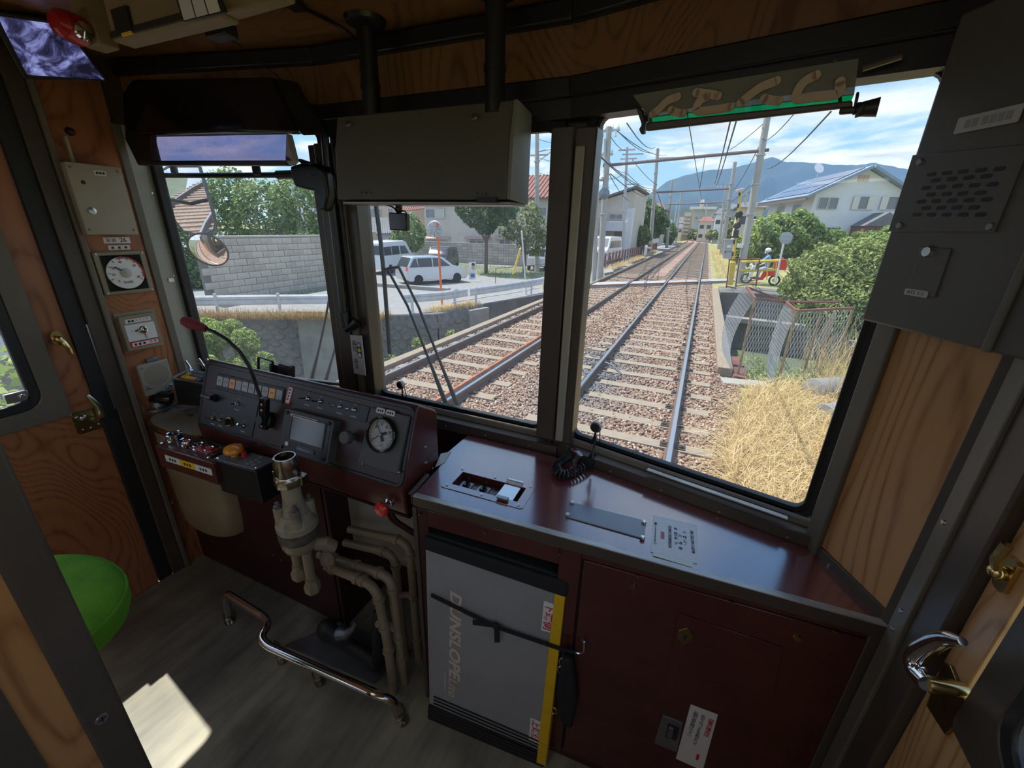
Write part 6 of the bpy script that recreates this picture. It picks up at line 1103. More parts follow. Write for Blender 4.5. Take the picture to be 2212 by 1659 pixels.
# dry grass on the bank (uncountable)
def grass(nm, lbl, pts, n, h0, h1, m='dry_grass', bend_=1.0, w=.005):
    xs, ys, zs = pts(n); k = len(xs); h = NR.uniform(h0, h1, k); a = NR.rand(k)*6.28; lean = NR.uniform(.25, 1.1, k)*bend_; T = np.array([0, .35, .7, 1.0]); L = []
    for t in T:
        o = lean*h*t**1.7; z = h*(t - .55*lean*t**2.2); ww = w*(1-t*.8); cx_ = xs+np.cos(a)*o; cy_ = ys+np.sin(a)*o; L.append(np.stack([cx_-np.sin(a)*ww, cy_+np.cos(a)*ww, zs+z], 1)); L.append(np.stack([cx_+np.sin(a)*ww, cy_-np.cos(a)*ww, zs+z], 1))
    P = np.stack(L, 1).reshape(-1, 3); F = np.array([[0, 1, 3, 2], [2, 3, 5, 4], [4, 5, 7, 6]]); F = (F[None] + (np.arange(k)*8)[:, None, None]).reshape(-1, 4)
    me = bpy.data.meshes.new(nm); me.vertices.add(len(P)); me.vertices.foreach_set('co', P.ravel()); me.loops.add(F.size); me.loops.foreach_set('vertex_index', F.ravel().astype(np.int32)); me.polygons.add(len(F)); me.polygons.foreach_set('loop_start', np.arange(0, F.size, 4, dtype=np.int32)); me.update(calc_edges=True)
    at = me.attributes.new('tone', 'FLOAT', 'POINT'); at.data.foreach_set('value', np.repeat(np.clip(NR.normal(.55, .22, k), 0, 1), 8).astype(np.float32)); me.materials.append(MATS[m]); o = bpy.data.objects.new(nm, me); C_.objects.link(o); o['kind'] = 'stuff'; return tag(o, lbl, 'grass')
def rg(n):
    y = 2.2*np.exp(NR.rand(n)*math.log(9.0/2.2)); x = .70 + .12*np.sin(y*2.3) + NR.rand(n)**1.2*(1.0 + y*.38); z = -1.17 + 0*x; k = (y < 7.4 + (x-.7)*.9) & ((y < 6.6) | (x > 1.0)); return x[k], y[k], z[k]
grass('dry_grass', 'tall dry straw coloured grass covering the right bank', rg, 27000, .22, .55, w=.0055, bend_=1.35)
def rg2(n): x = NR.uniform(2.2, 6.5, n); y = NR.uniform(7.5, 10.2, n); return x, y, -1.15+0*x
grass('tall_grass', 'taller dry grass stems in front of the mesh fence at the right', rg2, 1500, .7, 1.25, bend_=.6)
def rg3(n): y = NR.uniform(26, 60, n); x = -5.3 - NR.rand(n)*.7; return x, y, -1.15+0*x
grass('verge_grass', 'dry grass verge between the left track and the brown fence', rg3, 2500, .2, .5, w=.012)
def rg4(n): y = NR.uniform(27, 70, n); x = .9 + NR.rand(n)*1.4; return x, y, -1.15+0*x
grass('trackside_grass', 'dry grass verge right of the near track beyond the crossing', rg4, 2500, .2, .55, w=.012)
def rg5(n): t = NR.rand(n); x = (-5.9 - t*.5 - NR.rand(n)*.5)*KS; y = (11.2 - t*1.6 + NR.uniform(-.3, .3, n))*KS; return x, y, YARD-.05+0*x
grass('mound_grass', 'dry grass mound at the foot of the orange mirror pole', rg5, 1400, .15, .42, w=.008)
def rg6(n): t = NR.rand(n); x = (-7.2 - t*4.2)*KS; y = (8.6 - t*2.3 + NR.uniform(-.5, .1, n))*KS; return x, y, YARD-.06+0*x
grass('edge_grass', 'dry weeds along the edge below the left guard rail', rg6, 3500, .15, .5, 'leaf_dry', w=.008)
def rg7(n): x = NR.uniform(-16, -7, n)*KS; y = NR.uniform(18, 23.4, n)*KS; return x, y, YARD+0*x
grass('lot_grass', 'yellow green grass of the parking lot in front of the block wall', rg7, 6000, .1, .3, 'leaf_lime', w=.012)
def rg8(n): x = (-12.3 + NR.uniform(0, .5, n))*KS; y = NR.uniform(7.5, 12, n)*KS; return x, y, YARD+0*x
grass('wall_grass', 'green grass strip at the foot of the left block wall', rg8, 900, .06, .18, 'leaf_lime', w=.01)
# ================================================================ outside: things on the left
mat('wall_beige', (.60, .55, .47), .85, col2=(.53, .48, .41), vs=1.2); mat('wall_white', (.72, .73, .74), .8, col2=(.66, .67, .69), vs=.7); mat('wall_tan', (.55, .42, .29), .85, col2=(.48, .37, .25), vs=1); mat('wall_cream', (.62, .57, .48), .85, col2=(.55, .5, .42), vs=1); mat('wall_grey', (.42, .44, .48), .8, col2=(.36, .38, .42), vs=1)
mat('roof_red', (.30, .115, .085), .7, col2=(.22, .085, .065), vs=3); mat('roof_grey', (.17, .175, .19), .6, col2=(.13, .135, .15), vs=3); mat('roof_brown', (.18, .13, .11), .7); mat('pane_dark', (.05, .06, .07), .1); mat('pane_mid', (.20, .21, .22), .2); mat('frame_alu', (.62, .62, .62), .4); mat('curtain', (.55, .53, .48), .8); mat('shutter', (.66, .63, .56), .6)
mat('solar', (.06, .08, .20), .15, metal=.3); mat('tyre', (.015, .015, .015), .8); mat('car_white', (.75, .76, .77), .2, coat=.6); mat('car_silver', (.55, .57, .59), .25, metal=.5, coat=.5); mat('car_black', (.012, .012, .016), .12, coat=.8); mat('car_green', (.30, .38, .36), .25, metal=.4, coat=.5); mat('car_red', (.35, .02, .03), .2, coat=.5); mat('lens_red', (.6, .03, .03), .15); mat('lens_white', (.8, .8, .8), .1)
def wl_(pts, r, nm, m, par): mb = MB(); mb.tube(pts, r, 8); return mb.build(nm, m, par)
# block walls, each block a piece
def blockwall(nm, lbl, a, b, z0, z1, bw, bh, m, cap=True):
    a, b = V((*a, 0)), V((*b, 0)); L_ = (b-a).length; u = (b-a).normalized(); n = u.cross(V((0, 0, 1))); n = n if (EYE-a).dot(n) > 0 else -n; w = thing(nm, lbl, 'wall', (a+b)/2 + V((0, 0, z0)))
    MB().slab([a+V((0, 0, z0-.2)), b+V((0, 0, z0-.2)), b+V((0, 0, z1)), a+V((0, 0, z1))], -n, .12).build('wall_core', 'mortar', w)
    me = MB().box((0, 0, 0), (bw-.022, .05, bh-.02)).mesh('block'); me.materials.append(MATS[m]); me2 = MB().box((0, 0, 0), (bw-.02, .066, bh-.016)).mesh('block'); me2.materials.append(MATS['block_mid']); rz = math.atan2(u.y, u.x); nr = int((z1-z0)/bh); nc = int(L_/bw)
    for r in range(nr):
        for c in range(nc):
            o = bpy.data.objects.new('block', me if random.random() < .6 else me2); C_.objects.link(o); o.parent = w; o.location = a + u*(c+.5 + (.5 if (r % 2 and nm != 'block_wall') else 0))*bw + V((0, 0, z0+(r+.5)*bh)) + n*.004 - WL[w]; o.rotation_euler = (0, 0, rz)
    if cap: MB().slab([a+V((0, 0, z1)), b+V((0, 0, z1)), b+V((0, 0, z1+.08)), a+V((0, 0, z1+.08))], -n, .16).build('coping', m, w, bev=.01)
    return w
wA = PZ(452, 657, YARD); wB = PZ(712, 617, YARD)
blockwall('boundary_wall', 'old grey block wall beneath the big tree left of the guard rail', (wA.x, wA.y), (wB.x-.1, wB.y+1.7), YARD, YARD+2.45, .55, .27, 'block_old')
blockwall('block_wall', 'pale grey block wall with openings along its top before the beige apartments', ks(-17.2, 23.6), ks(-7.6, 25.2), YARD, YARD+1.65, .48, .235, 'block_grey')
# guard rails
def guardrail(lbl, pts, z, rusty=False):
    g = thing('guard_rail', lbl, 'guard rail', V((*ks(*pts[0]), z)), 'white roadside guard rails'); P = [V((*ks(*p), z)) for p in pts]
    for a, b in zip(P, P[1:]):
        n = (b-a).cross(V((0, 0, 1))).normalized(); n = n if n.dot(EYE-a) > 0 else -n; prof = [(0, .36), (.05, .42), (.05, .50), (.01, .54), (.05, .58), (.05, .66), (0, .72)]
        mb = MB(); mb.add([p + n*d + V((0, 0, h)) for p in (a, b) for d, h in prof], [(i, i+1, 8+i, 7+i) for i in range(6)]); mb.add([p + n*(d-.012) + V((0, 0, h)) for p in (a, b) for d, h in prof], [(i+1, i, 7+i, 8+i) for i in range(6)]); mb.build('beam', 'guard_white', g, smooth=False)
    return g
ga = guardrail('left end guard rail panel turned towards the canal corner', [(-7.1, 9.0), (-6.5, 9.9), (-6.25, 10.9)], YARD+.02)
for q in ((-6.95, 9.15), (-6.35, 10.35)): wl_([V((*ks(*q), YARD-.3)), V((*ks(*q), YARD+.72))], .055, 'post', 'guard_white', ga)
gb_ = guardrail('long white guard rail panel behind the orange mirror pole', [(-6.22, 11.0), (-5.75, 12.6), (-5.35, 14.6), (-5.3, 15.6)], YARD+.02)
for q in ((-6.15, 11.25), (-5.45, 14.1)): wl_([V((*ks(*q), YARD-.3)), V((*ks(*q), YARD+.72))], .055, 'post', 'guard_white', gb_)
wl_([V((*ks(*q), YARD+.24)) for q in ((-6.35, 10.2), (-6.2, 11.1), (-5.7, 12.8), (-5.35, 14.6))], .022, 'lower_rail', 'guard_white', gb_)
gc_ = guardrail('rust streaked guard rail over the stone canal wall in the left window', [(-14.5, 3.5), (-11.6, 6.25), (-9.9, 7.6), (-8.3, 8.75)], YARD-.1)
for t in (.15, .5, .8): q = V((*ks(-11.6, 6.25), 0)).lerp(V((*ks(-8.3, 8.75), 0)), t); wl_([q+V((0, 0, YARD-.4)), q+V((0, 0, YARD+.68))], .05, 'post', 'guard_white', gc_)
# orange pole with traffic mirror, white posts
om = thing('traffic_mirror', 'leaning orange pole with a round grey traffic mirror seen from behind', 'traffic mirror', PY(953, 655, 14.8)); Yo = 14.8
wl_([PY(955, 660, Yo), PY(944, 482, Yo)], .045, 'pole', 'sign_orange', om); cM = PY(939, 495, Yo-.06); m = MB(frame(cM, (1, .2, 0), (0, 0, 1))); m.lathe([(.315, -.03), (.32, -.01), (.29, .03), (.15, .07), (1e-6, .075)], 28); md = m.build('mirror_back', 'steel_grey', om)
for t in range(8): m = MB(frame(cM, (1, .2, 0), (0, 0, 1))); a = t*math.pi/4; m.tube([(.10*math.cos(a), .10*math.sin(a), .075), (.27*math.cos(a), .27*math.sin(a), .04)], .012, 5); m.build('rib', 'plate_grey', md)
m = MB(); m.box(PY(944, 486, Yo-.16), (.07, .03, .2)); m.build('bracket', 'sign_orange', om); m = MB(); m.box(PY(936, 510, Yo-.13), (.05, .03, .07)); m.build('tag', 'white_plastic', om)
for lbl, p0, p1, Y_, r in (('slim pale blue roadside post behind the guard rail', (1137, 638), (1127, 500), 19.4, .04), ('yellow guy wire sleeve leaning beside the bare shrub', (1108, 592), (1124, 538), 22, .06), ('short yellow post at the end of the guard rail', (1175, 629), (1175, 606), 21.8, .08)):
    o = thing('roadside_post', lbl, 'post', PY(*p0, Y_)); wl_([PY(*p0, Y_), PY(*p1, Y_)], r, 'shaft', 'safety_yellow' if 'yellow' in lbl else 'guard_white', o); m = MB(); m.ball(PY(*p1, Y_), r*1.15, 10); m.build('cap', 'guard_white' if 'slim' in lbl else 'safety_yellow', o)
po = thing('election_poster', 'small poster board with a face and blue writing beside the silver car', 'poster', PY(1021, 604, 22.4)); MB().slab([PY(1013, 567, 22.4), PY(1027, 565, 22.4), PY(1027, 603, 22.4), PY(1014, 604, 22.4)], (0, 1, 0), .03).build('board', 'white_plastic', po)
m = MB(frame(PY(1022, 577, 22.38), (1, 0, 0), (0, 0, 1))); m.lathe([(.12, 0), (1e-6, .001)], 14, Matrix.Diagonal((1, 1.35, 1, 1))); m.build('portrait', mat('skin_print', (.55, .36, .27), .6), po); MB().box(PY(1021, 595, 22.38), (.26, .004, .22)).build('blue_writing', mat('print_blue', (.08, .16, .5), .6), po); m = MB(frame(PY(1022, 571, 22.375), (1, 0, 0), (0, 0, 1))); m.lathe([(.115, 0), (1e-6, .001)], 12, Matrix.Diagonal((1, .7, 1, 1))); m.build('hair_print', 'ink', po)
# low rail fence around the lot
lf = thing('lot_fence', 'low rusty pipe fence around the parking lot', 'fence', (-10, 25, YARD)); Pf = [ks(*q) for q in ((-7.9, 16.2), (-7.3, 18.0), (-6.9, 20.0), (-6.5, 22.0))]
for a, b in zip(Pf, Pf[1:]): wl_([V((*a, YARD+.85)), V((*b, YARD+.85))], .02, 'rail', 'rust_brown', lf)
for a in Pf: wl_([V((*a, YARD)), V((*a, YARD+.85))], .022, 'post', 'rust_brown', lf)
tag(MB().slab([V((*ks(-13, 12.4), YARD)), V((*ks(-8.2, 12.9), YARD)), V((*ks(-8.2, 13.1), YARD)), V((*ks(-13, 12.6), YARD))], (0, 0, 1), .18).build('kerb_beam', 'concrete', None, bev=.01), 'concrete kerb beam in front of the silver car', 'kerb')

# ---------------------------------------------------------------- vehicles
def vehicle(name, lbl, loc, rz, prof, w, body, wins, wheels, wr=.29, front=None, rear=None, group=None, extra=None):
    r = thing(name, lbl, 'car', (0, 0, 0), group); hw = w/2
    mb = MB(); k = len(prof); vs_ = []
    zm = max(p[1] for p in prof)
    for s, f in ((-1, 1.0), (-.90, 0), (.90, 0), (1, 1.0)):
        for x, z in prof: t = max(0, (z-.75)/(zm-.75)) if z > .75 else 0; vs_.append((x, s*hw*(1-.16*t) if abs(s) < 1 else s*hw*(1-.16*t)*(.985), z if abs(s) < 1 else z - (.03 if z > zm-.05 else 0)))
    for a in range(3): mb.f += [[a*k+i, a*k+(i+1) % k, (a+1)*k+(i+1) % k, (a+1)*k+i] for i in range(k)]
    mb.f += [list(range(k))[::-1], list(range(3*k, 4*k))]; mb.v = [V(v) for v in vs_]; mb.build('body', body, r, bev=.025, segs=2)
    def sidept(x, z, s): t = max(0, (z-.75)/(zm-.75)); return V((x, s*(hw*(1-.16*t)*.99+.006), z))
    for wpts in wins:
        for s in (-1, 1): MB().slab([sidept(x, z, s) for x, z in wpts], (0, s, 0), .004).build('side_window', 'pane_dark', r)
    for nm, pts, mm in (front or []) + (rear or []):
        MB().slab([V(p) for p in pts], V((pts[1][0]-pts[0][0], 0, 0)) if 0 else ((V(pts[1])-V(pts[0])).cross(V(pts[2])-V(pts[1]))), .006).build(nm, mm, r)
    for x in wheels:
        for s in (-1, 1):
            M = Matrix.Translation((x, s*(hw-.09), wr)) @ Matrix.Rotation(-s*math.pi/2, 4, 'X'); m = MB(M); m.lathe([(wr*.6, -.08), (wr*.95, -.08), (wr, -.05), (wr, .06), (wr*.93, .10), (wr*.62, .10)], 24); o = m.build('wheel', 'tyre', r); m = MB(M); m.lathe([(wr*.62, .07), (wr*.60, .098), (wr*.2, .09), (1e-6, .10)], 16); m.build('hub_cap', 'steel', o)
    r.location = loc; r.rotation_euler = (0, 0, rz); return r
FR = lambda x, z0, x2, z1, hw: [(x, -hw, z0), (x, hw, z0), (x2, hw*.9, z1), (x2, -hw*.9, z1)]
BK = lambda x, z0, x2, z1, hw: [(x, hw, z0), (x, -hw, z0), (x2, -hw*.9, z1), (x2, hw*.9, z1)]
hatch = [(-1.9, .30), (-1.93, .62), (-1.86, .92), (-1.55, 1.46), (-1.40, 1.50), (.15, 1.50), (.35, 1.44), (.98, 1.0), (1.75, .86), (1.88, .68), (1.90, .35), (1.8, .22), (-1.8, .22)]
hw_ = [[(-1.72, .95), (-1.44, 1.38), (-1.30, 1.40), (-1.22, .95)], [(-1.17, .95), (-1.22, 1.41), (-.38, 1.42), (-.36, .95)], [(-.28, .95), (-.30, 1.42), (.18, 1.40), (.78, .97)]]
vehicle('hatchback_car', 'silver white hatchback parked side on behind the guard rail', (*ks(-10.2, 14.9), YARD), math.radians(62), hatch, 1.62, 'car_silver', hw_, (-1.25, 1.2), .28, [('windscreen', FR(1.0, 1.0, .36, 1.45, .68), 'pane_dark'), ('headlamp', [(1.86, .4, .62), (1.86, .75, .62), (1.78, .75, .80), (1.78, .4, .80)], 'lens_white')], [('rear_window', BK(-1.84, .96, -1.58, 1.42, .66), 'pane_dark'), ('tail_lamp', [(-1.90, -.55, .72), (-1.90, -.80, .72), (-1.85, -.80, .95), (-1.85, -.55, .95)], 'lens_red'), ('tail_lamp', [(-1.90, .80, .72), (-1.90, .55, .72), (-1.85, .55, .95), (-1.85, .80, .95)], 'lens_red')])
van = [(-2.2, .35), (-2.25, .8), (-2.2, 1.2), (-2.05, 1.95), (-1.9, 2.05), (.9, 2.08), (1.25, 1.98), (1.85, 1.25), (2.2, 1.05), (2.25, .6), (2.2, .3)]
vw = [[(-1.95, 1.2), (-1.9, 1.72), (-1.0, 1.74), (-1.0, 1.2)], [(-.92, 1.2), (-.92, 1.74), (.1, 1.74), (.1, 1.2)], [(.25, 1.2), (.25, 1.74), (1.0, 1.72), (1.45, 1.2)]]
vehicle('high_roof_van', 'white high roof van parked left of the black car', (*ks(-14.3, 17.2), YARD), math.radians(100), van, 1.7, 'car_white', vw, (-1.35, 1.35), .31, [('windscreen', FR(1.82, 1.28, 1.3, 1.92, .7), 'pane_dark')], [('rear_window', BK(-2.24, 1.25, -2.12, 1.8, .68), 'pane_dark'), ('number_plate', BK(-2.29, .55, -2.29, .72, .17), 'white_plastic'), ('tail_lamp', BK(-2.27, .8, -2.24, 1.1, .80)[:2] + [(-2.24, -.68, 1.1), (-2.27, -.68, .8)] if 0 else [(-2.27, -.70, .8), (-2.27, -.82, .8), (-2.24, -.82, 1.1), (-2.24, -.70, 1.1)], 'lens_red')])
mini = [(-1.7, .35), (-1.72, .9), (-1.6, 1.6), (-1.4, 1.72), (.3, 1.74), (.55, 1.66), (1.1, 1.08), (1.62, .98), (1.7, .6), (1.66, .3)]
vehicle('minivan_car', 'black tall wagon facing the track in front of the block wall', (*ks(-12.3, 18.9), YARD), math.radians(-75), mini, 1.6, 'car_black', [[(-1.45, 1.0), (-1.4, 1.55), (-.5, 1.57), (-.5, 1.0)], [(-.4, 1.0), (-.4, 1.57), (.35, 1.55), (.9, 1.02)]], (-1.1, 1.1), .3, [('windscreen', FR(1.08, 1.08, .58, 1.62, .68), 'pane_mid')], [])
truck = [(-1.65, .55), (-1.65, .95), (.35, .95), (.38, 1.7), (.5, 1.78), (1.2, 1.76), (1.6, 1.1), (1.68, .9), (1.68, .4), (-1.0, .4)]
vehicle('kei_truck', 'small white truck behind the utility pole at the centre window edge', (*ks(-8.5, 23.2), YARD), math.radians(-80), truck, 1.45, 'car_white', [[(.5, 1.05), (.52, 1.6), (1.1, 1.6), (1.38, 1.05)]], (-1.1, 1.15), .27, [('windscreen', FR(1.6, 1.12, 1.24, 1.68, .62), 'pane_dark')], [])
vehicle('white_minibus', 'white van facing the track by the cream house', (-7.6, 36.5, -1.2), math.radians(-95), van, 1.7, 'car_white', vw, (-1.35, 1.35), .31, [('windscreen', FR(1.82, 1.28, 1.3, 1.92, .7), 'pane_mid'), ('grille', FR(2.27, .6, 2.25, .85, .6), 'pane_dark')], [])
vehicle('estate_car', 'pale green estate car half hidden by the bush before the white house', (12.6, 35.0, -.05), math.radians(185), hatch, 1.7, 'car_green', hw_, (-1.25, 1.2), .29, [('windscreen', FR(1.0, 1.0, .36, 1.45, .68), 'pane_dark')], [])
vehicle('red_car', 'dark red car at the right edge of the window', (19.2, 36.0, .1), math.radians(100), mini, 1.5, 'car_red', [[(-1.45, 1.0), (-1.4, 1.55), (-.5, 1.57), (-.5, 1.0)]], (-1.1, 1.1), .3, [], [('tail_lamp', BK(-1.74, .7, -1.72, .95, .5), 'lens_white')])

# ---------------------------------------------------------------- buildings
def win(par, x0, x1, y0, y1, Y, nm='window', pm='pane_mid', mull=1, curtain=False, out=.06):
    a, b = PY(x0, y0, Y), PY(x1, y1, Y); zt_, zb_ = max(a.z, b.z), min(a.z, b.z); xa, xb = min(a.x, b.x), max(a.x, b.x); f = MB(); ringplate(f, frame(((xa+xb)/2, Y-out, (zt_+zb_)/2), (1, 0, 0), (0, 0, 1)), xb-xa, zt_-zb_, .05*min(1, (xb-xa)), .05, .006); w = f.build(nm, 'frame_alu', par)
    MB().bb((xa+.02, Y-out+.01, zb_+.02), (xb-.02, Y-out+.02, zt_-.02)).build('pane', pm, w)
    for i in range(1, mull+1): x = xa + (xb-xa)*i/(mull+1); MB().bb((x-.025, Y-out-.03, zb_), (x+.025, Y-out+.02, zt_)).build('mullion', 'frame_alu', w)
    if curtain: MB().bb(((xa+xb)/2, Y-out+.002, zb_+.04), (xb-.06, Y-out+.009, zt_-.04)).build('curtain', 'curtain', w)
    return w
def box_b(lbl, name, x0, x1, Y, dep, ztop, zb, wm, cat='house'):
    r = thing(name, lbl, cat, ((x0+x1)/2, Y+dep/2, zb)); MB().bb((x0, Y, zb), (x1, Y+dep, ztop)).build('walls', wm, r); return r
def tiled(par, P, m, rows, nm='roof'):                   # sloping roof sheet (4 corners, eaves first) with raised tile courses
    P = [V(p) for p in P]; n = (P[1]-P[0]).cross(P[3]-P[0]).normalized(); n = n if n.z > 0 else -n; o = MB().slab(P, n, .08).build(nm, m, par)
    for i in range(rows): t = (i+.5)/rows; a, b = P[0].lerp(P[1], t) + n*.09, P[3].lerp(P[2], t) + n*.09; mb = MB(); mb.tube([a, b], (P[1]-P[0]).length/rows*.22, 5); mb.build('tile_row', m, o)
    return o
Yb = 38.0
ap = thing('apartment_house', 'beige two storey apartment house with red tile roof behind the block wall', 'building', (-17, 42, YARD)); xl = PY(917, 470, Yb).x; xr = PY(1222, 470, Yb).x + 1.5; ze = PY(1180, 428, Yb).z
MB().bb((xl, Yb, YARD), (xr, Yb+8, ze)).build('walls', 'wall_beige', ap); zr = PY(1180, 386, 42.0).z; tiled(ap, [(xl-.4, Yb-.5, ze-.05), (xr+.4, Yb-.5, ze-.05), (xr+.4, Yb+3.6, zr+.2), (xl-.4, Yb+3.6, zr+.2)], 'roof_red', 46)
MB().bb((xl-.45, Yb-.62, ze-.14), (xr+.45, Yb-.5, ze-.02)).build('gutter', 'roof_brown', ap)
for a in ((920, 961, 451, 472), (1166, 1196, 447, 468)): win(ap, *a, Yb, curtain=True)
win(ap, 1098, 1115, 449, 468, Yb, pm=None or 'pane_mid', mull=0); MB().slab([PY(1099, 450, Yb-.1), PY(1114, 450, Yb-.1), PY(1114, 467, Yb-.1), PY(1099, 467, Yb-.1)], (0, -1, 0), .02).build('blue_awning', mat('blue_sheet', (.10, .25, .45), .6), ap)
for a in ((927, 965, 520, 531), (1015, 1046, 518, 530), (1079, 1104, 517, 529), (1165, 1190, 516, 528)): win(ap, *a, Yb)
for x0_, x1_ in ((916, 974), (1006, 1062), (1070, 1106), (1160, 1196)): a, b = PY(x0_, 514, Yb), PY(x1_, 514, Yb); MB().slab([V((a.x, Yb-.45, a.z-.10)), V((b.x, Yb-.45, b.z-.10)), V((b.x, Yb, b.z+.10)), V((a.x, Yb, a.z+.10))], (0, 0, 1), .06).build('canopy', mat('canopy_pink', (.50, .36, .30), .7), ap)
for x in (961, 1009, 1058): q = PY(x, 500, Yb-.01); MB().bb((q.x-.012, Yb-.012, YARD), (q.x+.012, Yb, ze)).build('wall_joint', 'wall_cream', ap)
t2 = box_b('tan house behind the dash camera with a barred window', 'tan_house', PY(770, 450, 53).x, PY(914, 450, 53).x, 53, 8, PY(850, 428, 53).z+1.8, YARD, 'wall_tan'); win(t2, 797, 825, 450, 470, 53, pm='pane_mid', mull=3); win(t2, 838, 850, 450, 470, 53)
tiled(t2, [(PY(868, 460, 48).x, 48, PY(868, 457, 48).z), (PY(918, 460, 48).x, 48, PY(918, 452, 48).z), (PY(918, 460, 51).x, 52, PY(918, 436, 52).z), (PY(872, 460, 51).x, 52, PY(872, 438, 52).z)], 'roof_red', 10, 'porch_roof')
t3 = box_b('low shed with a grey ribbed roof left of the leafy shrub', 'garden_shed', PY(805, 520, 36).x, PY(850, 520, 36).x, 36, 5, PY(840, 505, 36).z, YARD, 'wall_grey'); tiled(t3, [(PY(800, 505, 35.5).x, 35.5, PY(800, 507, 35.5).z), (PY(846, 505, 35.5).x, 35.5, PY(846, 505, 35.5).z), (PY(838, 475, 39).x, 39, PY(838, 472, 39).z), (PY(806, 475, 39).x, 39, PY(806, 472, 39).z)], 'roof_grey', 9)
t4 = box_b('tall white block far behind the big tree', 'white_block', PY(610, 400, 70).x, PY(672, 400, 70).x, 70, 10, PY(640, 385, 70).z, YARD, 'wall_white', 'building')
for i in range(2): win(t4, 640+i*14, 650+i*14, 402, 418, 70, mull=0)
wb_ = box_b('low beige wall house right of the big tree', 'beige_annex', PY(655, 530, 22).x, PY(705, 530, 22).x, 22, 5, PY(690, 500, 22).z, YARD, 'wall_tan')
# houses ahead left of the track
Yh = 46.0; hh = thing('cream_house', 'cream house with a single pitched roof left of the track', 'house', PY(1330, 540, Yh)); x0_, x1_ = PY(1240, 470, Yh).x, PY(1366, 470, Yh).x
MB().slab([V((x0_, Yh, YARD)), V((x1_, Yh, YARD)), V((x1_, Yh, PY(1364, 410, Yh).z)), V((PY(1316, 430, Yh).x, Yh, PY(1316, 428, Yh).z)), V((x0_, Yh, PY(1280, 440, Yh).z))], (0, 1, 0), 9).build('walls', 'wall_cream', hh)
MB().slab([V((x0_-.3, Yh-.5, PY(1280, 440, Yh).z+.1)), V((PY(1316, 430, Yh).x, Yh-.5, PY(1316, 426, Yh).z)), V((x1_+.2, Yh-.5, PY(1366, 405, Yh).z)), V((x1_+.2, Yh-.5, PY(1366, 405, Yh).z+.18)), V((PY(1316, 430, Yh).x, Yh-.5, PY(1316, 426, Yh).z+.18)), V((x0_-.3, Yh-.5, PY(1280, 440, Yh).z+.3))], (0, 1, 0), 10).build('roof', 'roof_grey', hh); win(hh, 1317, 1345, 462, 474, Yh)
q0, q1 = PY(1300, 478, Yh-1.2), PY(1352, 500, Yh-1.2); MB().bb((q0.x, Yh-1.2, q1.z), (q1.x, Yh-.05, q0.z)).build('balcony', 'wall_white', hh, bev=.02); MB().bb((PY(1352, 470, Yh-1).x, Yh-1.0, YARD), (x1_+.15, Yh-.02, PY(1360, 450, Yh).z)).build('stair_tower', 'wall_white', hh); q = PY(1338, 520, Yh); MB().bb((q.x-.6, Yh-.06, YARD), (q.x+.5, Yh, q.z+1.0)).build('door_board', 'roof_brown', hh); MB().bb((x0_, Yh-1.6, PY(1310, 512, Yh).z), (q.x-.4, Yh, PY(1310, 509, Yh).z)).build('carport_roof', 'frame_alu', hh)
def hip(lbl, x0p, x1p, yp_e, yp_r, Y, wm, rm, dep=9, zb=-1.1, nw=2, name='distant_house', group=None):
    x0, x1 = PY(x0p, yp_e, Y).x, PY(x1p, yp_e, Y).x; ze_ = PY((x0p+x1p)/2, yp_e, Y).z; zr_ = PY((x0p+x1p)/2, yp_r, Y+dep/2).z
    r = thing(name, lbl, 'house', ((x0+x1)/2, Y+dep/2, zb), group); MB().bb((x0, Y, zb), (x1, Y+dep, ze_)).build('walls', wm, r); o = .5
    MB().add([(x0-o, Y-o, ze_), (x1+o, Y-o, ze_), (x1+o, Y+dep+o, ze_), (x0-o, Y+dep+o, ze_), (x0+(x1-x0)*.2, Y+dep/2, zr_), (x1-(x1-x0)*.2, Y+dep/2, zr_)], [(0, 1, 5, 4), (1, 2, 5), (2, 3, 4, 5), (3, 0, 4), (3, 2, 1, 0)]).build('roof', rm, r, smooth=False)
    for k in range(nw):
        for fl in (.28, .72):
            if ze_ - zb > 4.5 or fl > .5: xx = x0 + (x1-x0)*(k+.5)/nw; zz = zb + (ze_-zb)*fl; f = MB().bb((xx-.6, Y-.05, zz-.5), (xx+.6, Y, zz+.6)).build('window', 'frame_alu', r); MB().bb((xx-.52, Y-.06, zz-.42), (xx+.52, Y-.04, zz+.52)).build('pane', 'pane_dark', f)
    return r
hip('grey house with a brown hipped roof beyond the round garden tree', 1384, 1432, 452, 436, 78, 'wall_cream', 'roof_brown'); hip('low house with dark roof behind the trackside poles', 1428, 1450, 482, 474, 110, 'wall_grey', 'roof_grey')
tw = box_b('narrow tan apartment tower at the bend of the track', 'tan_tower', PY(1476, 480, 150).x, PY(1494, 480, 150).x, 150, 14, PY(1485, 458, 150).z, -1.2, 'wall_tan', 'building')
for k in range(6): q = PY(1485, 464+k*8, 150); MB().bb((PY(1478, 470, 150).x, 149.2, q.z-.5), (PY(1492, 470, 150).x, 150, q.z)).build('balcony', 'wall_cream', tw)
bt_ = box_b('broad grey building with a white roof edge above the bend', 'grey_block', PY(1496, 470, 190).x, PY(1546, 470, 190).x, 190, 20, PY(1520, 452, 190).z, -1.2, 'wall_grey', 'building'); MB().bb((PY(1490, 450, 189).x, 188, PY(1520, 452, 190).z), (PY(1548, 450, 189).x, 210, PY(1520, 447, 190).z)).build('roof_slab', 'wall_white', bt_)
for k in range(4): win(bt_, 1502+k*11, 1508+k*11, 468, 474, 190, mull=0)
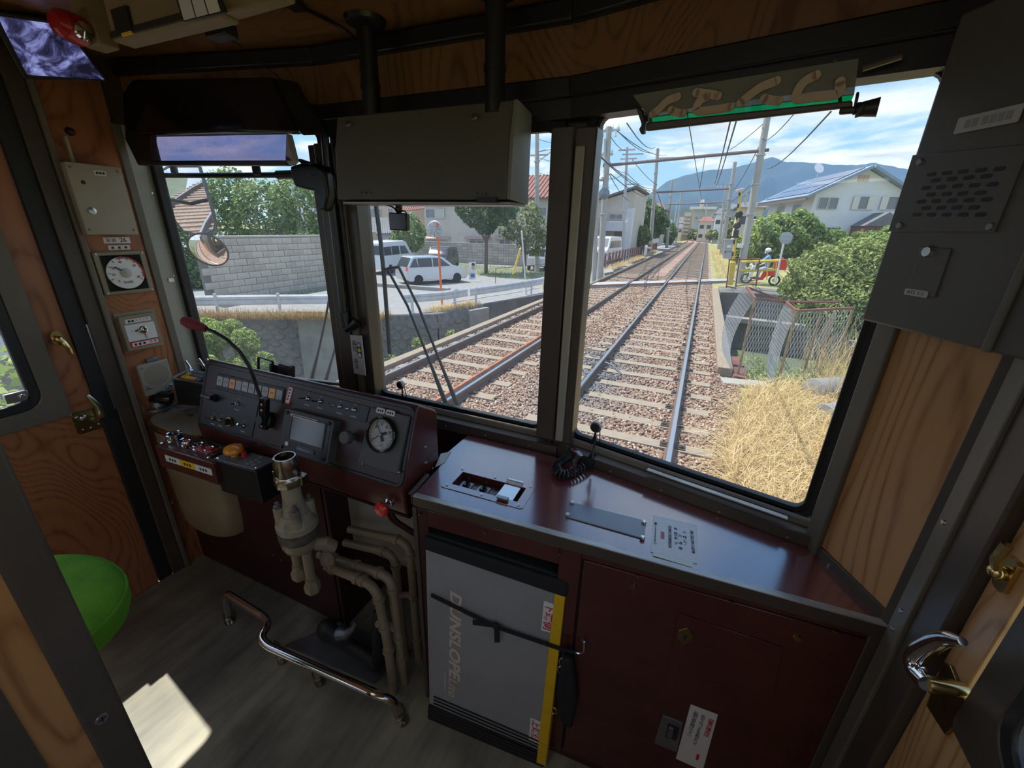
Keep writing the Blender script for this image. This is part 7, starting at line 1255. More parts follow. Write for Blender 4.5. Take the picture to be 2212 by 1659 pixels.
hip('cream gabled house right of the tan tower', 1511, 1541, 478, 468, 130, 'wall_cream', 'roof_red', dep=10); hip('pale house low at the track bend', 1462, 1477, 492, 484, 165, 'wall_cream', 'roof_grey', nw=1); hip('white building with flat look left of the tan tower', 1463, 1478, 474, 469, 200, 'wall_white', 'roof_grey', nw=2)
wt = box_b('water tank tower on the roof line above the bend', 'water_tank', PY(1512, 440, 200).x, PY(1521, 440, 200).x, 200, 3, PY(1516, 430, 200).z, PY(1520, 447, 190).z, 'wall_tan', 'tank'); MB().bb((PY(1513, 440, 200).x, 199.5, PY(1516, 437, 200).z), (PY(1520, 440, 200).x, 200, PY(1516, 432, 200).z)).build('tank_panel', 'wall_white', wt)
for i, a in enumerate(((1573, 1600, 452, 440, 80, 'wall_grey', 'roof_grey', 'grey roofed house behind the crossing signal post'), (1548, 1572, 462, 450, 120, 'wall_white', 'roof_grey', 'white house between the right hand poles far ahead'), (1598, 1650, 448, 436, 62, 'wall_cream', 'roof_grey', 'cream house left of the white house with the solar roof'), (1440, 1462, 498, 490, 140, 'wall_white', 'roof_brown', 'small white house left of the bend'), (1545, 1566, 486, 478, 150, 'wall_cream', 'roof_brown', 'small cream house right of the bend'))): hip(a[7], *a[:7], nw=2)

# ---------------------------------------------------------------- white house with solar roof
Yw, zg = 45.0, .95
wh = thing('white_house', 'large white gabled house with solar panels on the roof at the right', 'house', (PY(1750, 470, Yw).x, Yw, zg-2)); xc = PY(1750, 470, Yw).x; wh.rotation_euler = (0, 0, math.radians(14)); zE = PY(1756, 416, Yw).z; xR = PY(1888, 360, Yw).x; zR = PY(1888, 362, Yw).z; xE = xR + (xR-xc); dep = 9.5
MB().slab([V((xc, Yw, zg-2)), V((xE, Yw, zg-2)), V((xE, Yw, zE)), V((xR, Yw, zR)), V((xc, Yw, zE))], (0, 1, 0), dep).build('walls', 'wall_white', wh)
sl = V((xR-xc, 0, zR-zE)).normalized(); nl = V((-sl.z, 0, sl.x)); a = V((xc, Yw-.7, zE)) - sl*1.0; b = V((xR, Yw-.7, zR)) + sl*.05
rfo = MB().slab([a, b, b+V((0, dep+1.4, 0)), a+V((0, dep+1.4, 0))], nl, .2).build('roof', mat('roof_blue', (.22, .29, .36), .5), wh); s2 = V((xE-xR, 0, zE-zR)).normalized(); n2 = V((-s2.z, 0, s2.x)); c = V((xE, Yw-.7, zE)) + s2*1.0; MB().slab([b, c, c+V((0, dep+1.4, 0)), b+V((0, dep+1.4, 0))], n2, .2).build('roof', 'roof_blue', wh)
Ls_ = (b-a).length
for r in range(3):
    for c2 in range(7):
        p0 = a + sl*(Ls_*(.10+.29*r)) + V((0, .7+c2*1.33, 0)) + nl*.215; MB().slab([p0, p0+sl*Ls_*.27, p0+sl*Ls_*.27+V((0, 1.26, 0)), p0+V((0, 1.26, 0))], nl, .05).build('solar_panel', 'solar', wh)
MB().bb((a.x-.12, Yw-.7, a.z-.15), (a.x+.08, Yw+dep+.7, a.z+.02)).build('gutter', 'roof_brown', wh)
for x0_, x1_ in ((1771, 1786), (1795, 1810)): win(wh, x0_, x1_, 426, 452, Yw, mull=0); 
for x0_, x1_ in ((1853, 1900), (1922, 1975)):
    q0, q1 = PY(x0_, 422, Yw), PY(x1_, 452, Yw); w_ = win(wh, x0_, x1_, 422, 452, Yw, mull=0, pm='pane_mid'); d_ = (q1.x-q0.x)*.28; MB().bb((q0.x, Yw-.12, q1.z), (q0.x+d_, Yw-.07, q0.z)).build('shutter', 'shutter', w_); MB().bb((q1.x-d_*1.2, Yw-.12, q1.z), (q1.x, Yw-.07, q0.z)).build('shutter', 'shutter', w_)
for x0_, x1_ in ((1864, 1872), (1878, 1886)): q0, q1 = PY(x0_, 376, Yw), PY(x1_, 390, Yw); MB().bb((q0.x, Yw-.05, q1.z), (q1.x, Yw, q0.z)).build('gable_vent', mat('vent_pink', (.55, .38, .30), .7), wh)
win(wh, 1780, 1812, 490, 516, Yw, mull=3, pm='pane_dark'); q0, q1 = PY(1845, 488, Yw), PY(1905, 488, Yw)
MB().add([(q0.x, Yw-2, q0.z), (q1.x+1.2, Yw-2, q0.z), (q1.x+1.2, Yw, q0.z), (q0.x, Yw, q0.z), ((q0.x+q1.x)/2+.6, Yw-2, q0.z+1.05), ((q0.x+q1.x)/2+.6, Yw, q0.z+1.05)], [(0, 1, 4), (0, 4, 5, 3), (1, 2, 5, 4), (3, 2, 1, 0)]).build('porch_roof', 'roof_grey', wh, smooth=False)
MB().bb((q0.x+.1, Yw-1.9, zg-.5), (q0.x+.9, Yw-.02, q0.z)).build('porch_pier', mat('brick_dark', (.20, .09, .075), .8), wh); MB().bb((q1.x-.9, Yw-1.9, zg-.5), (q1.x-.1, Yw-.02, q0.z)).build('porch_pier', 'brick_dark', wh); MB().bb((q0.x+1.0, Yw-.08, zg-.4), (q1.x-1.0, Yw, q0.z-.1)).build('front_door', 'wall_white', wh)
for k in range(2): xx = q0.x + 1.6 + k*.9; MB().bb((xx, Yw-.1, zg+.5), (xx+.25, Yw-.07, q0.z-.5)).build('door_light', 'pane_dark', wh)
for k in range(2): yy = Yw + 2.0 + k*3.4; f = MB().bb((xc-.05, yy, zE-2.1), (xc, yy+1.8, zE-.7)).build('side_window', 'frame_alu', wh); MB().bb((xc-.06, yy+.1, zE-2.0), (xc-.045, yy+1.7, zE-.8)).build('pane', 'pane_mid', f)
MB().bb((xc-1.3, Yw+1.0, zE-3.1), (xc, Yw+dep, zE-2.9)).build('balcony_floor', 'wall_white', wh)
for k in range(7): MB().bb((xc-1.3, Yw+1.0+k*1.35, zE-2.9), (xc-1.24, Yw+1.06+k*1.35, zE-1.95)).build('balcony_post', 'wall_white', wh)
MB().bb((xc-1.32, Yw+1.0, zE-1.98), (xc-1.22, Yw+dep, zE-1.9)).build('balcony_rail', 'wall_white', wh); MB().bb((xc-1.29, Yw+1.0, zE-2.85), (xc-1.25, Yw+dep, zE-2.3)).build('balcony_panel', 'wall_white', wh)
wl_([V((xc-.05, Yw-.1, zE-.3)), V((xc-.05, Yw-.1, zg-1))], .06, 'downpipe', 'wall_white', wh); dsh = PY(1793, 362, Yw+3); m = MB(frame(dsh, (1, .3, 0), (0, .5, 1))); m.lathe([(.45, 0), (.3, -.08), (1e-6, -.12)], 18); m.build('satellite_dish', 'wall_white', wh); wl_([dsh, dsh-V((0, 0, 1.0))], .03, 'dish_mast', 'frame_alu', wh)
gw = thing('garden_wall', 'stone garden wall below the white house', 'wall', (xc+5, 43.5, 0)); MB().bb((xc+2, 43.2, -.6), (xE+2, 43.6, zg+.15)).build('wall_body', 'rock', gw)
# ================================================================ poles, wires, crossing gear, vegetation, mountains
def pole(lbl, base, top, Y, r, arms=(), m='pole_concrete', name='utility_pole', extra=True):
    a, b = PY(*base, Y), PY(*top, Y); d = (a-b).normalized(); a2 = a + d*max(0, (a.z+1.3)) if a.z > -1.25 else a; p = thing(name, lbl, 'pole', a2); mb = MB(); mb.tube([a2, b], [r, r*.72], 12); mb.build('shaft', m, p)
    for (ax, ay, L_, kind) in arms:
        c = PY(ax, ay, Y); o = MB().box(c, (L_, .10, .10)).build('cross_arm', 'steel_grey', p)
        if kind:
            for s in (-.42, -.15, .15, .42): mb = MB(Matrix.Translation(c + V((L_*s, 0, .05)))); mb.lathe([(.03, 0), (.06, .05), (.06, .09), (.03, .13), (.02, .2)], 8); mb.build('insulator', 'white_plastic', o)
    mb = MB(); [mb.cone(a2.lerp(b, t), a2.lerp(b, t+.008), r*1.06, r*1.06, 12) for t in (.45, .62, .78)]; mb.build('pole_band', 'steel_grey', p); return p
p1 = pole('tall concrete pole with transformer arms left of the second track', (1296, 590), (1316, 274), 24.8, .19, ((1316, 282, 1.1, 1), (1308, 334, .8, 1)))
m = MB(frame(PY(1305, 418, 24.6), (1, 0, 0), (0, 0, 1))); m.lathe([(.28, -.06), (.30, -.02), (.29, .02), (.12, .06), (1e-6, .07)], 26); m.build('round_mirror', 'plate_grey', p1); m = MB(); m.ball(PY(1299, 388, 24.7), .13, 14, (1, 1, .7)); m.build('lamp_head', 'wall_grey', p1)
m = MB(); [m.tube([PY(x, 283, 24.7), PY(x, 295, 24.7)], [.05, .09], 8) for x in (1301, 1329)]; m.build('hanging_insulator', 'white_plastic', p1); m = MB(); m.tube([PY(1307, 300, 24.6), PY(1306, 340, 24.6)], .06, 8); m.build('arrester', 'steel_grey', p1)
p3 = pole('concrete pole with a yellow striped band behind the guard rail', (1160, 588), (1160, 276), 30.5, .19, ((1165, 335, 1.3, 0),)); MB().box(PY(1160, 541, 30.28), (.42, .06, .75)).build('striped_band', mat('hazard_stripe', (.62, .47, .08), .6), p3)
for k in range(3): MB().box(PY(1156+k*4, 541, 30.24), (.06, .03, .74)).build('band_stripe', 'ink', p3)
m = MB(); m.tube([PY(1162, 328, 30.4), PY(1204, 318, 30.4)], .04, 6); m.tube([PY(1164, 348, 30.4), PY(1198, 322, 30.4)], .03, 6); m.build('bracket_arm', 'steel_grey', p3)
p4 = pole('leaning concrete pole right of the track carrying the long beam', (1605, 556), (1659, 245), 25.2, .20)
p2 = pole('plain concrete pole left of the tracks in mid distance', (1404, 541), (1421, 321), 57, .25, ((1438, 341, 2.2, 0),)); p5 = pole('dark slim pole with four arms behind the tall concrete pole', (1345, 541), (1355, 318), 41, .14, ((1354, 324, 1.4, 1), (1367, 333, 1.8, 0), (1358, 343, 1.4, 0), (1366, 398, 1.2, 0)), 'steel_grey'); pole('short grey pole at the left edge of the right window', (1283, 600), (1291, 376), 23.2, .13)
pole('seventh pole on the left with a lamp arm', (1440, 536), (1452, 391), 86, .28, ((1462, 392, 2.0, 0),)); pole('slim far pole left of the track bend', (1460, 520), (1473, 410), 104, .22, ((1478, 436, 2.4, 0),)); p9 = pole('concrete pole right of the track beyond the relay cabinet', (1559, 548), (1588, 350), 56, .26); pole('far concrete pole right of the track with two arms', (1553, 527), (1570, 399), 78, .26, ((1562, 405, 2.0, 1),)); pole('thin far pole above the bend', (1521, 508), (1527, 440), 140, .2, (), 'steel_grey'); pole('far thin pole left of the bend', (1452, 515), (1463, 436), 120, .16, (), 'steel_grey'); pole('slim pole behind the leafy tree right of the fence', (1652, 500), (1659, 470), 34, .06, (), 'steel_grey')
def beam(lbl, a, Ya, b, Yb_, r=.075):
    o = thing('overhead_beam', lbl, 'beam', PY(*a, Ya), 'overhead line beams'); mb = MB(); mb.tube([PY(*a, Ya), PY(*b, Yb_)], r, 8); mb.build('beam_tube', mat('beam_brown', (.16, .12, .13), .6), o); mb = MB(); [mb.box(PY(*a, Ya).lerp(PY(*b, Yb_), t), (.2, .2, .24)) for t in (.03, .96)]; mb.build('beam_clamp', 'steel_grey', o); return o
beam('long overhead beam across the tracks nearest to the cab', (1303, 358), 24.8, (1661, 324), 25.2); beam('second overhead beam between the mid distance poles', (1412, 416), 57, (1584, 407), 56, .10); beam('third overhead beam faint above the houses', (1440, 442), 86, (1566, 437), 78, .10)
cwz = PX(1487, 273, TX1); ct_ = thing('contact_wire', 'contact wire hanging over the near track', 'wire', (TX1, 3, 3.9)); m = MB(); zc_ = cwz.z; m.tube([V((TX1, 1.8, zc_+.1)), V((TX1, 24.9, zc_-.02)), V((TX1, 57, zc_)), V((TX1, 110, zc_))], .011, 5); m.build('wire', 'wire_dark', ct_); m = MB(); m.tube([V((TX1, 24.9, zc_)), PY(1495, 340, 24.9) if 0 else V((TX1, 24.9, PY(1495, 342, 24.9).z))], .015, 5); m.build('dropper', 'wire_dark', ct_)
wires = [((1590, 263), 12, (1546, 400), 56), ((1577, 265), 12, (1543, 396), 56), ((1648, 268), 25, (1575, 325), 30), ((1795, 241), 9, (1657, 365), 25), ((1648, 300), 25, (1584, 410), 56), ((1720, 240), 15, (1652, 305), 25), ((1652, 302), 25, (1645, 345), 40), ((1316, 290), 24.8, (1352, 325), 41), ((1329, 280), 24.8, (1440, 335), 60), ((1354, 266), 16, (1416, 318), 45), ((1292, 330), 20, (1354, 372), 41), ((1292, 335), 20, (1412, 412), 57), ((1305, 345), 24.8, (1412, 408), 57), ((1318, 375), 24.8, (1412, 425), 60), ((1355, 375), 41, (1412, 418), 57), ((1366, 345), 41, (1420, 400), 57), ((1337, 286), 24.8, (1410, 330), 50), ((1380, 410), 57, (1435, 440), 86), ((1316, 376), 24.8, (1362, 435), 46), ((1421, 420), 57, (1452, 470), 110), ((1161, 340), 30.5, (1204, 352), 32), ((1161, 300), 30.5, (1204, 312), 32), ((1161, 372), 30.5, (1204, 385), 32), ((1620, 400), 40, (1573, 438), 60), ((1640, 395), 26, (1590, 425), 56), ((1300, 383), 24, (1345, 376), 41)]
WN = ['right one of two cables sloping to the concrete pole beyond the cabinet', 'left one of two cables sloping to the concrete pole beyond the cabinet', 'short stay cable left of the leaning pole top', 'thick sagging cable from the sign end to the leaning pole', 'cable from the leaning pole down to the pole beyond it', 'cable crossing behind the leaning pole near the sign holder', 'short cable dropping behind the leaning pole', 'cable from the tall transformer pole to the dark slim pole', 'upper cable from the transformer arm over the plain concrete pole', 'long cable high over the left track reaching the plain pole', 'cable left of the transformer pole to the dark slim pole', 'cable from the left window edge to the second beam', 'cable under the nearest beam to the plain concrete pole', 'lower cable below the nearest beam on the left', 'cable from the dark slim pole to the second beam', 'cable from the dark slim pole arm to the plain pole', 'cable close under the transformer arm to the plain pole', 'cable from the plain pole to the lamp arm pole', 'cable from the transformer pole down to the cream house', 'cable from the second beam down to the far left poles', 'middle cable right of the striped pole in the centre window', 'upper cable right of the striped pole in the centre window', 'lower cable right of the striped pole in the centre window', 'cable above the grey roofs right of the crossing signal', 'stay cable from the leaning pole over the crossing signal', 'short cable between the short grey pole and the dark slim pole']
for (a, Ya, b, Yb_), wn in zip(wires, WN):
    o = thing('overhead_cable', wn, 'cable', PY(*a, Ya), 'thin overhead cables'); A, B = PY(*a, Ya), PY(*b, Yb_); sg_ = (B-A).length*.012; mb = MB(); mb.tube([A.lerp(B, t) - V((0, 0, sg_*4*t*(1-t))) for t in (i/6 for i in range(7))], .006 + .00032*max(Ya, Yb_), 4); mb.build('strand', 'wire_dark', o)
# brown fence on the left, posts singly
bf = thing('brown_bar_fence', 'brown bar fence along the left track beyond the crossing', 'fence', (-6.2, 34, -1.2))
for i in range(30): y_ = 24.5 + i*1.35; MB().bb((-6.25, y_, -1.2), (-6.13, y_+.10, -.15)).build('bar', 'fence_brown', bf)
for z_ in (-.28, -.75): MB().bb((-6.17, 24.5, z_), (-6.12, 64, z_+.05)).build('rail', 'fence_brown', bf)
sb = thing('white_marker', 'white boxy distance marker beside the left track', 'marker', PY(1396, 548, 42)); MB().box(PY(1395, 540, 42), (.22, .15, .9)).build('post', 'white_plastic', sb); MB().box(PY(1400, 535, 41.9), (.5, .12, .14)).build('arm', 'white_plastic', sb)
hr = thing('step_rail', 'low concrete step by the left track near the crossing', 'step', PZ(1312, 580, -1.1)); MB().slab([PZ(1300, 583, -1.0), PZ(1318, 578, -1.0), PZ(1326, 586, -1.0), PZ(1306, 590, -1.0)], (0, 0, -1), .15).build('step_slab', 'concrete', hr)
# relay cabinet, crossing signal, fence, scooter rider
rc = thing('relay_cabinet', 'grey relay cabinet beside the crossing with a white tag', 'cabinet', PY(1573, 560, 27)); MB().slab([PY(1566, 518, 27), PY(1584, 519, 27), PY(1579, 560, 27), PY(1561, 558, 27)], (0, 1, 0), .5).build('cabinet_body', mat('cabinet_grey', (.40, .41, .42), .5), rc, bev=.01); MB().slab([PY(1564, 516, 26.95), PY(1586, 517, 26.95), PY(1585, 520, 26.95), PY(1564, 519, 26.95)], (0, 1, 0), .6).build('cabinet_lid', 'steel_grey', rc); MB().box(PY(1575, 532, 26.97), (.22, .02, .16)).build('white_tag', 'white_plastic', rc); m = MB(); m.tube([PY(1565, 543, 26.95), PY(1583, 544, 26.95)], .012, 5); m.build('door_seam', 'ink', rc); m = MB(); m.box(PY(1567, 545, 26.93), (.04, .04, .1)); m.build('handle', 'ink', rc)
cs = thing('crossing_signal', 'yellow and black crossing signal post with round lamps', 'signal', PY(1584, 560, 26)); wl_([PY(1582, 575, 26), PY(1601, 408, 26)], .065, 'post', 'safety_yellow', cs)
for k in range(6): a_, b_ = PY(1583+k*3.0, 553-k*26, 26), PY(1584+k*3.0, 544-k*26, 26); m = MB(); m.tube([a_, b_], .068, 10); m.build('black_band', 'ink', cs)
for x, y in ((1597, 463), (1593, 487)): m = MB(frame(PY(x, y, 25.85), (1, 0, 0), (0, 0, 1))); m.lathe([(.17, -.1), (.17, .02), (.12, .06), (1e-6, .06)], 18); m.build('lamp_head', 'black_plastic', cs); m = MB(frame(PY(x-5, y+2, 25.8), (1, 0, 0), (0, 0, 1))); m.lathe([(.10, 0), (.10, .03), (1e-6, .035)], 14); m.build('lamp_lens', 'dark_metal', cs)
MB().box(PY(1598, 412, 25.9), (.36, .25, .16), None, Matrix.Rotation(-.25, 3, 'Y')).build('speaker_horn', 'wall_cream', cs, bev=.03); MB().slab([PY(1613, 410, 25.9), PY(1616, 412, 25.9), PY(1611, 446, 25.9), PY(1607, 438, 25.9)], (0, 1, 0), .04).build('crossbuck_arm', 'wall_cream', cs); m = MB(); m.box(PY(1590, 503, 25.9), (.25, .2, .3)).box(PY(1588, 512, 25.9), (.38, .2, .1)); m.build('junction_box', 'black_plastic', cs, bev=.02)
wbx = thing('white_meter_box', 'small white meter box on a thin post by the crossing', 'box', PY(1600, 560, 25)); wl_([PY(1599, 560, 25), PY(1600, 535, 25)], .025, 'post', 'steel_grey', wbx); MB().box(PY(1599, 531, 25), (.26, .2, .2)).build('box', 'white_plastic', wbx, bev=.02)
Yf = 20.8; cfn = thing('crossing_fence', 'yellow rail and wire mesh fence at the crossing over the canal wall', 'fence', PY(1600, 620, Yf))
for x0_, y0_, x1_, y1_ in ((1569, 622, 1576, 560), (1589, 620, 1598, 556), (1633, 618, 1641, 559)): wl_([PY(x0_, y0_, Yf), PY(x1_, y1_, Yf)], .026, 'post', 'rust_brown', cfn)
for a_, b_, mm, r_ in (((1574, 561), (1641, 559), 'rust_brown', .03), ((1600, 566), (1683, 563), 'safety_yellow', .055), ((1598, 585), (1678, 583), 'safety_yellow', .05), ((1590, 618), (1634, 613), 'rust_brown', .022), ((1568, 618), (1590, 623), 'rust_brown', .025)): wl_([PY(*a_, Yf), PY(*b_, Yf+.3)], r_, 'rail', mm, cfn)
for x in (1660, 1678): wl_([PY(x-4, 604, Yf+.3), PY(x, 563, Yf+.3)], .025, 'post', 'safety_yellow', cfn)
m = MB()
for k in range(24): t = k/23; m.tube([PY(1572+66*t, 563, Yf), PY(1572+66*t-22, 617, Yf)], .004, 3) if 1572+66*t-22 > 1566 else None
m.build('wire_mesh', 'wire_zinc', cfn); cfn.children[-1]['kind'] = 'stuff'
tag(MB().slab([PY(1577, 566, Yf+1.2), PY(1590, 566, Yf+1.2), PY(1583, 616, Yf+1.2), PY(1572, 616, Yf+1.2)], (0, 1, 0), .12).build('crossing_gate_post', 'safety_yellow', None, bev=.02), 'broad yellow gate post behind the mesh fence', 'post')
rsn = thing('road_sign', 'white leaning post with a round sign seen from behind by the bush', 'sign', PY(1674, 612, 18)); wl_([PY(1674, 614, 18), PY(1697, 507, 18)], .03, 'post', 'white_plastic', rsn); m = MB(frame(PY(1698, 514, 17.95), (1, .1, 0), (0, 0, 1))); m.lathe([(.20, -.01), (.20, .01), (1e-6, .012)], 26); m.build('sign_disc', 'steel_grey', rsn); m = MB(); [m.box(PY(1697, y, 17.93), (.3, .02, .03)) for y in (509, 519)]; m.build('sign_clip', 'steel_grey', rsn)
# scooter with rider
Ys = 24.5; sq = PY(1645, 590, Ys); sx = sq.x; z0 = -1.0
sc_ = thing('delivery_scooter', 'delivery scooter with a red top box at the crossing', 'scooter', (sx, Ys, z0))
S = lambda x, y, z: V((sx + x, Ys + y, z0 + z))
for x in (-.62, .62):
    m = MB(); m.tube([S(x + .22*math.cos(t), 0, .24 + .22*math.sin(t)) for t in (2*math.pi*i/20 for i in range(20))], .045, 8, close=True); m.build('wheel', 'tyre', sc_); m = MB(); m.cone(S(x, -.03, .24), S(x, .03, .24), .10, .10, 12); m.build('hub', 'steel_grey', sc_)
m = MB(); m.tube([S(-.62, 0, .26), S(-.50, 0, .62), S(-.42, 0, .98)], [.035, .05, .04], 8); m.build('front_fork', 'dark_metal', sc_)
MB().slab([S(-.52, -.2, .30), S(-.40, -.2, .34), S(-.32, -.2, .86), S(-.46, -.2, .92), S(-.56, -.2, .6)], (0, 1, 0), .4).build('leg_shield', 'white_plastic', sc_, bev=.03)
MB().slab([S(-.42, -.14, .24), S(.1, -.14, .22), S(.2, -.14, .40), S(.66, -.14, .48), S(.70, -.14, .66), S(.1, -.14, .68), S(-.02, -.14, .34), S(-.40, -.14, .34)], (0, 1, 0), .28).build('body_shell', 'red_gloss', sc_, bev=.03)
MB().bb(S(.02, -.13, .68), S(.46, .13, .76)).build('saddle', 'rubber', sc_, bev=.03); m = MB(); m.tube([S(-.36, -.33, 1.0), S(-.44, -.05, 1.0), S(-.44, .05, 1.0), S(-.36, .33, 1.0)], .018, 8); m.build('handlebar', 'dark_metal', sc_); m = MB(); m.ball(S(-.52, 0, .90), .09, 12); m.build('headlamp', 'lens_white', sc_)
MB().bb(S(.44, -.24, .76), S(.98, .24, 1.16)).build('top_box', 'red_gloss', sc_, bev=.03); MB().slab([S(.42, -.26, 1.16), S(1.0, -.26, 1.16), S(.94, -.26, 1.26), S(.50, -.26, 1.26)], (0, 1, 0), .52).build('box_lid', 'red_gloss', sc_, bev=.03)
def skin(name, pts, edges, rad, m, parent, sub=2):
    me = bpy.data.meshes.new(name); b = WL[parent]; me.from_pydata([V(p)-b for p in pts], edges, []); o = link(name, me, m, parent, b); o.modifiers.new('skin', 'SKIN'); sv_ = me.skin_vertices[0].data
    for i, r in enumerate(rad): sv_[i].radius = (r, r) if not isinstance(r, tuple) else r
    sv_[0].use_root = True; md = o.modifiers.new('sub', 'SUBSURF'); md.levels = sub; md.render_levels = sub; return o
pr = thing('person', 'person in a blue shirt with white helmet and mask riding the scooter', 'person', S(.22, 0, .70))
B = [S(.24, 0, .80), S(.20, 0, 1.02), S(.14, 0, 1.26), S(.10, 0, 1.40), S(.08, 0, 1.50)]
pts = B + [S(.12, -.19, 1.36), S(-.06, -.24, 1.18), S(-.28, -.30, 1.06), S(.12, .19, 1.36), S(-.06, .24, 1.18), S(-.28, .30, 1.06), S(.14, -.11, .80), S(-.12, -.16, .72), S(-.16, -.15, .34), S(.14, .11, .80), S(-.12, .16, .72), S(-.16, .15, .34), S(-.28, -.15, .30), S(-.28, .15, .30)]
ed = [(0, 1), (1, 2), (2, 3), (3, 4), (2, 5), (5, 6), (6, 7), (2, 8), (8, 9), (9, 10), (0, 11), (11, 12), (12, 13), (0, 14), (14, 15), (15, 16), (13, 17), (16, 18)]
skin('body', pts, ed, [.145, .14, .15, .06, .05, .065, .05, .036, .065, .05, .036, .095, .08, .055, .095, .08, .055, .04, .04], mat('shirt_blue', (.24, .36, .62), .8), pr)
hd = S(.05, 0, 1.58); m = MB(); m.ball(hd, .105, 18, (1.05, .82, 1.2)); m.ball(hd + V((-.105, 0, -.01)), .022, 8); [m.ball(hd + V((.0, s*.085, -.01)), .025, 8, (.6, .4, 1)) for s in (-1, 1)]; h_o = m.build('head', mat('skin', (.42, .25, .17), .6), pr); m = MB(); [m.ball(hd + V((-.095, s*.04, .02)), .012, 8) for s in (-1, 1)]; m.build('eyes', 'ink', h_o)
m = MB(); m.ball(hd + V((.015, 0, .055)), .135, 18, (1.05, .95, .82)); m.build('helmet', 'white_plastic', pr); m = MB(); m.ball(hd + V((.07, 0, -.05)), .09, 12, (.7, .9, 1.1)); m.build('hair', 'ink', pr); m = MB(); m.ball(hd + V((-.075, 0, -.06)), .062, 12, (.7, 1.0, .85)); m.build('face_mask', 'white_plastic', pr)
for s in (-1, 1):
    c_ = S(-.36, s*.31, 1.01); m = MB(); m.ball(c_ + V((.03, 0, .012)), .042, 10, (1.1, .9, .6))
    for f in range(4): m.tube([c_ + V((.01, s*(-.03+.02*f), .025)), c_ + V((-.035, s*(-.03+.02*f), .022)), c_ + V((-.04, s*(-.03+.02*f), -.02)), c_ + V((-.01, s*(-.03+.02*f), -.025))], [.011, .010, .009, .008], 6)
    m.tube([c_ + V((.03, -s*.03, .0)), c_ + V((.0, -s*.045, -.02))], [.011, .008], 6); m.build('hand', 'white_plastic', pr)
    m = MB(); m.ball(S(-.24, s*.15, .31), .05, 10, (1.9, .9, .7)); m.build('shoe', 'black_plastic', pr)
m = MB(); m.tube([S(-.02, -.13, 1.18), S(.0, 0, 1.30), S(.2, .14, 1.1)], [.05, .055, .05], 8); m.build('vest_strap', 'felt_black', pr)

# ---------------------------------------------------------------- mesh screen over the canal
ms = thing('mesh_screen', 'zigzag rusty frame screen with chain link mesh beside the ballast bridge', 'fence', (1.8, 9, -1.2)); bA = PZ(1596, 786, -1.22)
pts_b = {'A': (.98, 9.6), 'B': (1.03, 8.55), 'C': (1.78, 9.45), 'D': (1.72, 8.45), 'E': (2.85, 9.9)}
def topz(x, y, px_, py_): d = ray(px_, py_); k = math.hypot(x, y)/math.hypot(d.x, d.y); return EYE.z + d.z*k
TP = {'B': (1631, 645), 'C': (1697, 652), 'D': (1721, 672), 'E': (1843, 665), 'A': (1613, 620)}
T3 = {}
for k, (x, y) in pts_b.items(): d = ray(*TP[k]); tt = (y)/d.y; T3[k] = EYE + d*tt
Bt = {k: V((T3[k].x, T3[k].y, -1.35)) for k in T3}
for k in ('B', 'C', 'D', 'E'): wl_([Bt[k], T3[k]], .022, 'post', mat('post_moss', (.30, .26, .15), .8, col2=(.22, .12, .07), vs=12), ms)
mid = T3['D'].lerp(T3['E'], .42); wl_([V((mid.x, mid.y, -1.3)), mid], .02, 'post', 'post_moss', ms)
for a_, b_ in (('A', 'B'), ('B', 'C'), ('A', 'C'), ('C', 'D'), ('D', 'E')): mb = MB(); mb.tube([T3[a_], T3[b_]], .028, 4); mb.build('top_rail', 'rust_brown', ms, smooth=False)
wl_([T3['C'], T3['C'].lerp(T3['E'], .75) + V((.1, .3, .05))], .022, 'brace', 'rust_brown', ms)
def chain(a, b, za, zb, nm='wire_mesh', cell=.10, bul=0., r=.0036):
    a, b = V(a), V(b); L_ = (b-a).length; H_ = za-zb; mb = MB(); n_ = int(L_/cell); rows = int(H_/cell); out = (b-a).cross(V((0, 0, 1))).normalized(); out = out if out.dot(EYE-a) > 0 else -out
    for c in range(n_+1):
        for sgn in (1, -1):
            P = []
            for k in range(rows+1):
                tt = (c + (sgn*.5 if k % 2 else 0))/max(1, n_)
                if 0 <= tt <= 1: f = k/rows; P.append(a.lerp(b, tt) + V((0, 0, -H_*f)) + out*(bul*math.sin(math.pi*f)))
            if len(P) > 2 and sgn > 0 or len(P) > 2: mb.tube(P, r, 3, caps=False)
    o = mb.build(nm, 'wire_zinc', ms, smooth=False); o['kind'] = 'stuff'; return o
chain(T3['B'], T3['C'], T3['B'].z, -1.3); chain(T3['D'], T3['E'], T3['D'].z, -1.3); chain(T3['A'] + V((-.05, 0, 0)), T3['B'], T3['B'].z+.05, -1.35, bul=.22, cell=.06); chain(T3['C'], T3['D'], T3['D'].z+.1, -1.3, bul=.08, cell=.06)
MB().slab([T3['D'].lerp(T3['E'], .60)+V((0, 0, -.1)), T3['D'].lerp(T3['E'], .72)+V((0, 0, -.1)), T3['D'].lerp(T3['E'], .68)+V((0, 0, -.75)), T3['D'].lerp(T3['E'], .58)+V((0, 0, -.72))], (0, 1, 0), .02).build('hanging_board', 'timber', ms)
m2 = thing('low_mesh_fence', 'low chain link fence at the right behind the dry grass', 'fence', (3.6, 10.2, -1.3)); ms_old, ms = ms, m2; chain(V((2.9, 10.0, 0)), V((5.4, 10.6, 0)), -.55, -1.35); wl_([V((2.9, 10.0, -.55)), V((5.4, 10.6, -.55))], .012, 'top_wire', 'wire_zinc', m2); wl_([V((5.2, 10.55, -1.3)), V((5.2, 10.55, -.5))], .025, 'post', 'post_moss', m2); ms = ms_old
